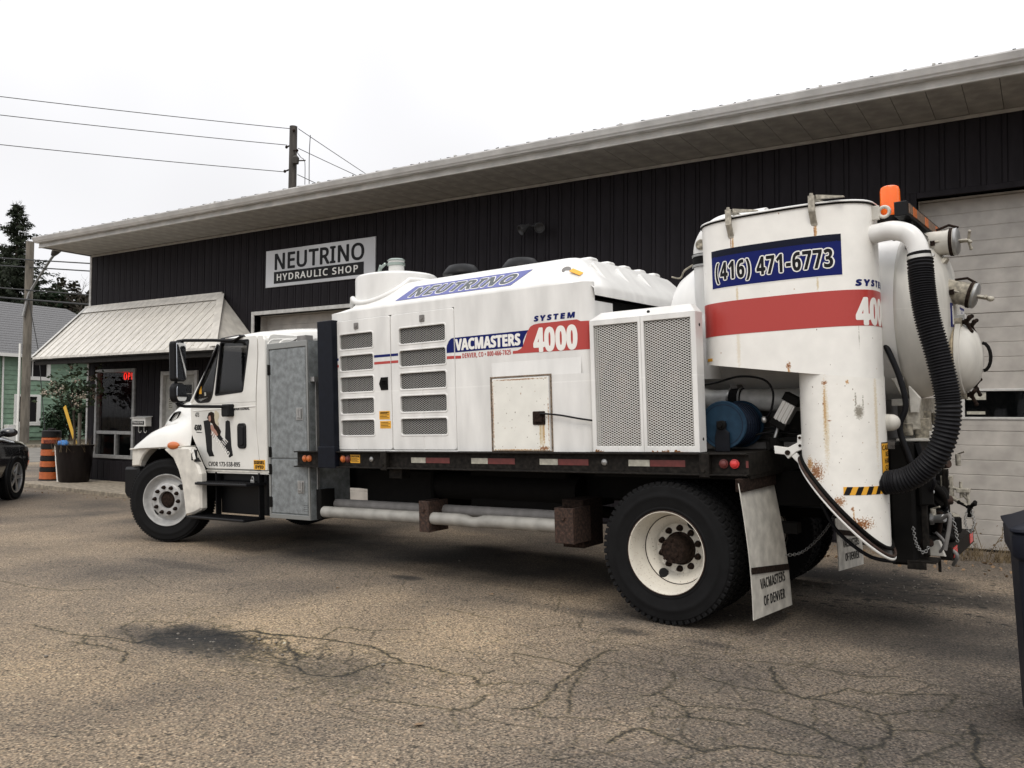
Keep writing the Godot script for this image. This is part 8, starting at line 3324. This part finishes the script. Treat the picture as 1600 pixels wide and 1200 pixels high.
	g.cyl(V(0.25, 1.625, 0.50), V(0.36, 1.625, 0.50), 0.094, 24)
	add("duct_sleeve", g, M.rubber, truck)
	for x in [0.26, 0.345]:
		g = Geo.new()
		g.xf = Transform3D(Basis(V(0, 0, 1), V(1, 0, 0), V(0, 1, 0)), V(x, 1.625, 0.50))
		g.lathe([Vector2(0.095, -0.008), Vector2(0.10, -0.006), Vector2(0.10, 0.006), Vector2(0.095, 0.008)], 24)
		add("band_clamp", g, M.steel, truck)
	g = Geo.new()
	g.cyl(V(0.36, 1.625, 0.50), V(1.1, 1.61, 0.50), 0.086, 24)
	add("duct", g, M.grey_pipe, truck)
	# air cylinder with its rod
	var ac := node("air_cylinder", truck)
	var a := V(0.80, 1.60, 0.72)
	var b := V(0.715, 1.455, 0.72)
	var e := V(0.67, 1.33, 0.74)
	var dir := (b - a).normalized()
	var bs := Geo.along(dir)
	g = Geo.new()
	g.xf = Transform3D(Basis(dir.cross(V(0, 0, 1)).normalized(), dir, V(0, 0, 1)), (a + b) / 2)
	g.box(V(-0.052, -0.075, -0.045), V(0.052, 0.075, 0.045), 0.004)
	for k in [-0.03, 0.0, 0.03]:
		g.box(V(k - 0.008, -0.076, 0.045), V(k + 0.008, 0.076, 0.05), 0.002)
	add("barrel", g, M.silver, ac)
	g = Geo.new()
	g.xf = Transform3D(Basis(dir.cross(V(0, 0, 1)).normalized(), dir, V(0, 0, 1)), (a + b) / 2)
	g.box(V(-0.062, 0.076, -0.05), V(0.062, 0.125, 0.05), 0.005)
	add("end_cap", g, M.black_chassis, ac)
	g = Geo.new()
	g.xf = Transform3D(Basis(dir.cross(V(0, 0, 1)).normalized(), dir, V(0, 0, 1)), (a + b) / 2)
	g.box(V(-0.062, -0.135, -0.05), V(0.062, -0.076, 0.05), 0.005)
	add("end_cap", g, M.black_chassis, ac)
	g = Geo.new()
	g.cyl(b + dir * 0.04, e, 0.012, 10)
	add("rod", g, M.steel, ac)
	g = Geo.new()
	g.obox(e - V(0, 0.03, 0), V(0.06, 0.09, 0.06), Basis(), 0.01)
	g.obox(V(0.66, 1.28, 0.70), V(0.10, 0.07, 0.12), Basis(), 0.01)
	add("clevis", g, M.black_chassis, ac)
	g = Geo.new()
	g.ball(V(0.60, 1.475, 0.74), V(0.022, 0.026, 0.022), 10, 8)
	add("fitting", g, M.silver, ac)
	g = Geo.new()
	for q in [[V(0.08, 1.74, 0.80), V(0.25, 1.76, 0.80), V(0.45, 1.80, 0.80), V(0.62, 1.77, 0.78), V(0.68, 1.68, 0.76), V(0.66, 1.55, 0.75), V(0.61, 1.48, 0.74)],
			[V(0.45, 1.34, 0.70), V(0.6, 1.38, 0.66), V(0.8, 1.36, 0.6), V(1.0, 1.30, 0.6)],
			[V(0.45, 1.42, 0.6), V(0.65, 1.40, 0.55), V(0.9, 1.36, 0.5)]]:
		g.tube(curve(q, 0.03), 0.009, 6)
	add("air_line", g, M.black_plastic, truck)
	g = Geo.new()
	g.box(V(-0.02, 1.74, 0.72), V(0.12, 1.83, 0.80), 0.006)
	g.box(V(0.0, 1.76, 0.80), V(0.07, 1.79, 0.83), 0.004)
	add("valve_block", g, M.black_chassis, truck)
	g = Geo.new()
	g.box(V(-0.3, 1.26, -0.56), V(1.40, 1.75, -0.50))
	g.box(V(0.58, 1.70, 0.0), V(0.72, 1.88, 0.25), 0.01)
	add("belly_panel", g, M.belly_grey, truck)
	# black hose behind the leg
	g = Geo.new()
	g.tube(curve([V(1.38, 2.02, 0.5), V(1.43, 1.95, 0.55), V(1.505, 1.74, 0.56), V(1.535, 1.55, 0.56), V(1.49, 1.40, 0.56), V(1.535, 1.22, 0.56), V(1.585, 1.08, 0.56)], 0.03), 0.020, 10)
	add("black_hose", g, M.hose_black, truck)
	# triangular gussets under the tank, shelf with fittings, control panel
	g = Geo.new()
	g.prism(pv([1.42, 1.75, 1.50, 1.75, 1.52, 1.55, 1.44, 1.72]), 0.42, 0.45, 0.004)
	g.prism(pv([1.53, 1.69, 1.60, 1.60, 1.58, 1.50, 1.53, 1.50]), 0.36, 0.40, 0.004)
	g.box(V(1.40, 1.55, 0.30), V(1.58, 1.60, 0.36), 0.004)
	add("gusset", g, M.dirty_white, truck)
	g = Geo.new()
	g.box(V(1.44, 1.30, -0.45), V(1.66, 1.318, 0.45), 0.004)
	g.box(V(1.655, 1.305, -0.45), V(1.668, 1.37, 0.45), 0.003)
	add("shelf", g, M.dirty_white, truck)
	var r := RandomNumberGenerator.new()
	r.seed = 17
	for i in 8:
		g = Geo.new()
		var c := V(1.54 + r.randf_range(-0.06, 0.08), 1.36 + r.randf() * 0.1, 0.42 - i * 0.09)
		if i % 3 == 0:
			g.cyl(c - V(0, 0.04, 0), c + V(0, 0.05, 0), 0.035, 12, -1, 0.006)
		else:
			g.obox(c, V(0.10, 0.10 + r.randf() * 0.08, 0.07), Basis(Vector3.UP, r.randf()), 0.008)
		add("valve", g, M.grimy_white if i % 2 == 0 else M.grimy_clamp, truck)
	g = Geo.new()
	g.box(V(1.46, 1.45, -0.40), V(1.56, 1.60, 0.25), 0.01)
	add("junction_box", g, M.grimy_clamp, truck)
	g = Geo.new()
	g.obox(V(1.60, 1.20, 0.05), V(0.04, 0.19, 0.85), Basis(V(0, 0, 1), 0.25), 0.006)
	add("control_panel", g, M.black_paint, truck)
	for i in 5:
		g = Geo.new()
		g.obox(V(1.637, 1.235, 0.34 - i * 0.11), V(0.006, 0.055, 0.035), Basis(V(0, 0, 1), 0.25), 0.001)
		add("panel_label", g, M.red_lamp if i != 2 else M.letter_white, truck)
		g = Geo.new()
		g.cyl(V(1.62, 1.16, 0.34 - i * 0.11), V(1.68, 1.15, 0.34 - i * 0.11), 0.008, 6)
		g.ball(V(1.685, 1.15, 0.34 - i * 0.11), Vector3.ONE * 0.014, 8, 6)
		add("control_lever", g, M.black_plastic, truck)
	g = Geo.new()
	g.box(V(1.40, 0.45, -0.62), V(1.56, 1.30, 0.55), 0.02)
	for i in 10:
		g.obox(V(1.57 + r.randf_range(-0.03, 0.05), r.randf_range(0.6, 1.2), r.randf_range(-0.5, 0.5)), V(0.1, r.randf_range(0.08, 0.25), r.randf_range(0.08, 0.2)), Basis(Vector3.UP, r.randf()), 0.01)
	add("tail_frame", g, M.black_chassis, truck)
	for p in [[1.585, 0.52, 1.05, 0.46], [1.63, 0.55, 1.07, -0.12]]:
		g = Geo.new()
		g.box(V(p[0], p[1], p[3] - 0.02), V(p[0] + 0.04, p[2], p[3] + 0.02), 0.004)
		add("tail_post", g, M.rail_brown, truck)
	g = Geo.new()
	g.box(V(1.588, 0.93, 0.481), V(1.622, 0.99, 0.484))
	add("sticker", g, M.yellow_sticker, truck)
	# fittings, hoses and small iron crowded round the tail
	for i in 34:
		g = Geo.new()
		var c := V(r.randf_range(1.55, 1.72), r.randf_range(0.52, 1.28), r.randf_range(-0.45, 0.50))
		var kind := i % 4
		if kind == 0:
			g.cyl(c, c + V(r.randf_range(0.03, 0.08), r.randf_range(-0.03, 0.03), r.randf_range(-0.05, 0.05)), r.randf_range(0.015, 0.035), 12, -1, 0.004)
			g.cyl(c - V(0.02, 0, 0), c, 0.045, 6)
		elif kind == 1:
			g.obox(c, V(0.05, r.randf_range(0.04, 0.12), r.randf_range(0.03, 0.10)), Basis.from_euler(V(r.randf(), r.randf(), 0)), 0.006)
		elif kind == 2:
			g.tube(curve([c, c + V(0.06, r.randf_range(-0.1, 0.1), 0.05), c + V(0.02, r.randf_range(-0.25, -0.1), r.randf_range(-0.15, 0.15))], 0.03), r.randf_range(0.008, 0.018), 8)
		else:
			g.cyl(c, c + V(0.0, 0.09, 0.0), 0.02, 10, -1, 0.004)
			g.tube([c + V(0, 0.09, 0), c + V(0.05, 0.11, 0.03)], 0.006, 6)
		add(["pipe_fitting", "bracket", "rubber_line", "valve"][kind], g, [M.steel, M.rust, M.hose_black, M.grimy_clamp, M.black_chassis, M.rust_dark, M.belly_grey][r.randi() % 7], truck)
	# pump: rounded black housings
	g = Geo.new()
	g.xf = Transform3D(Geo.along(V(0.9, 0.35, 0.2).normalized()), V(1.58, 0.88, 0.17))
	g.lathe([Vector2(0.05, 0), Vector2(0.09, 0.02), Vector2(0.095, 0.05), Vector2(0.08, 0.055), Vector2(0.08, 0.075), Vector2(0.05, 0.10), Vector2(0.05, 0.13), Vector2(0.02, 0.135), Vector2(0, 0.135)], 18)
	g.xf = Transform3D()
	g.cyl(V(1.60, 0.72, 0.2), V(1.68, 0.72, 0.2), 0.085, 20, -1, 0.015)
	g.cyl(V(1.68, 0.72, 0.2), V(1.71, 0.72, 0.2), 0.05, 12, -1, 0.01)
	for i in 6:
		g.cyl(V(1.68, 0.72 + 0.068 * sin(i * 1.05), 0.2 + 0.068 * cos(i * 1.05)), V(1.692, 0.72 + 0.068 * sin(i * 1.05), 0.2 + 0.068 * cos(i * 1.05)), 0.009, 6)
	g.tube(curve([V(1.62, 1.0, 0.3), V(1.68, 0.92, 0.25), V(1.66, 0.8, 0.06), V(1.6, 0.7, 0.0)], 0.03), 0.028, 10)
	g.tube(curve([V(1.58, 0.6, 0.35), V(1.68, 0.62, 0.2), V(1.7, 0.58, 0.0), V(1.64, 0.6, -0.2)], 0.03), 0.024, 10)
	g.cyl(V(1.62, 0.60, 0.02), V(1.72, 0.60, 0.02), 0.065, 20, -1, 0.02)
	g.cyl(V(1.60, 0.93, -0.05), V(1.60, 0.45, -0.05), 0.05, 14)
	g.cyl(V(1.70, 0.60, -0.12), V(1.70, 0.72, -0.12), 0.045, 14, -1, 0.012)
	add("water_pump", g, M.black_chassis, truck)
	# folding arm with ring, chain and star knob
	g = Geo.new()
	plate(g, rectp(1.615, 0.84, 1.70, 1.02), [rectp(1.64, 0.87, 1.675, 0.99)], 1.657, -0.14, -0.11, 0.004)
	g.tube([V(1.67, 0.94, -0.12), V(1.74, 0.92, -0.12), V(1.79, 0.85, -0.12)], 0.012, 6)
	g.tube([V(1.66, 0.88, -0.12), V(1.72, 0.84, -0.12), V(1.80, 0.80, -0.12)], 0.016, 6)
	g.tube([V(1.75, 0.98, -0.12), V(1.75, 0.86, -0.12)], 0.012, 6)
	g.tube([V(1.79, 0.92, -0.12), V(1.80, 0.78, -0.12)], 0.014, 6)
	g.box(V(1.72, 0.90, -0.15), V(1.81, 0.93, -0.09), 0.004)
	add("hook_arm", g, M.grimy_clamp, truck)
	wing_nut(truck, V(1.80, 0.78, -0.12), V(0.05, 1, 0), 0.07, M.black_chassis)
	g = Geo.new()
	chain(g, [V(1.785, 0.77, -0.10), V(1.77, 0.68, -0.10), V(1.80, 0.61, -0.10), V(1.83, 0.68, -0.10), V(1.815, 0.77, -0.10)], 26, 0.8)
	g.tube([V(1.60, 1.06, -0.1), V(1.575, 1.10, -0.1), V(1.59, 1.15, -0.1), V(1.625, 1.15, -0.1), V(1.635, 1.10, -0.1), V(1.61, 1.06, -0.1)], 0.006, 6)
	chain(g, [V(1.545, 0.72, 0.55), V(1.56, 0.60, 0.54), V(1.60, 0.54, 0.52), V(1.63, 0.58, 0.50)], 18, 0.9)
	chain(g, [V(1.53, 0.68, 0.50), V(1.54, 0.52, 0.50), V(1.57, 0.42, 0.50)], 16, 0.85)
	chain(g, [V(1.67, 0.80, 0.05), V(1.72, 0.70, 0.05), V(1.74, 0.56, 0.06)], 16, 0.85)
	add("chain", g, M.steel, truck)
	# rear step and its brackets
	g = Geo.new()
	g.box(V(1.50, 0.475, 0.36), V(1.68, 0.49, 0.56), 0.003)
	g.box(V(1.66, 0.39, 0.36), V(1.68, 0.475, 0.372), 0.003)
	g.box(V(1.50, 0.43, 0.545), V(1.62, 0.475, 0.56), 0.003)
	add("rear_step", g, M.rail_brown, truck)
	g = Geo.new()
	g.prism(pv([1.60, 0.49, 1.60, 0.60, 1.66, 0.60, 1.70, 0.49]), 0.25, 0.31, 0.004)
	add("step_bracket", g, M.dirty_white, truck)
	g = Geo.new()
	g.box(V(1.66, 0.46, -0.68), V(1.74, 0.56, 0.28), 0.006)
	add("rear_bumper", g, M.rail_brown, truck)
	for z in [[0.10, 0.25], [-0.62, -0.48]]:
		g = Geo.new()
		g.box(V(1.7405, 0.475, z[0]), V(1.744, 0.545, z[1]))
		add("reflector", g, M.red_lamp, truck)
	# white box leg on the far side
	g = Geo.new()
	g.box(V(1.18, 0.86, -1.16), V(1.475, 1.60, -0.86), 0.03)
	add("far_leg", g, M.dirty_white, truck)
	for i in 4:
		g = Geo.new()
		g.box(V(1.4755, 1.06, -1.13 + i * 0.07), V(1.478, 1.12, -1.13 + i * 0.07 + 0.035))
		add("caution_stripe", g, M.yellow_sticker if i % 2 == 0 else M.letter_black, truck)
	g = Geo.new()
	g.tube(curve([V(0.95, 0.86, 0.6), V(1.05, 0.66, 0.58), V(1.25, 0.50, 0.56), V(1.42, 0.47, 0.54)], 0.04), 0.014, 8)
	add("black_hose", g, M.hose_black, truck)
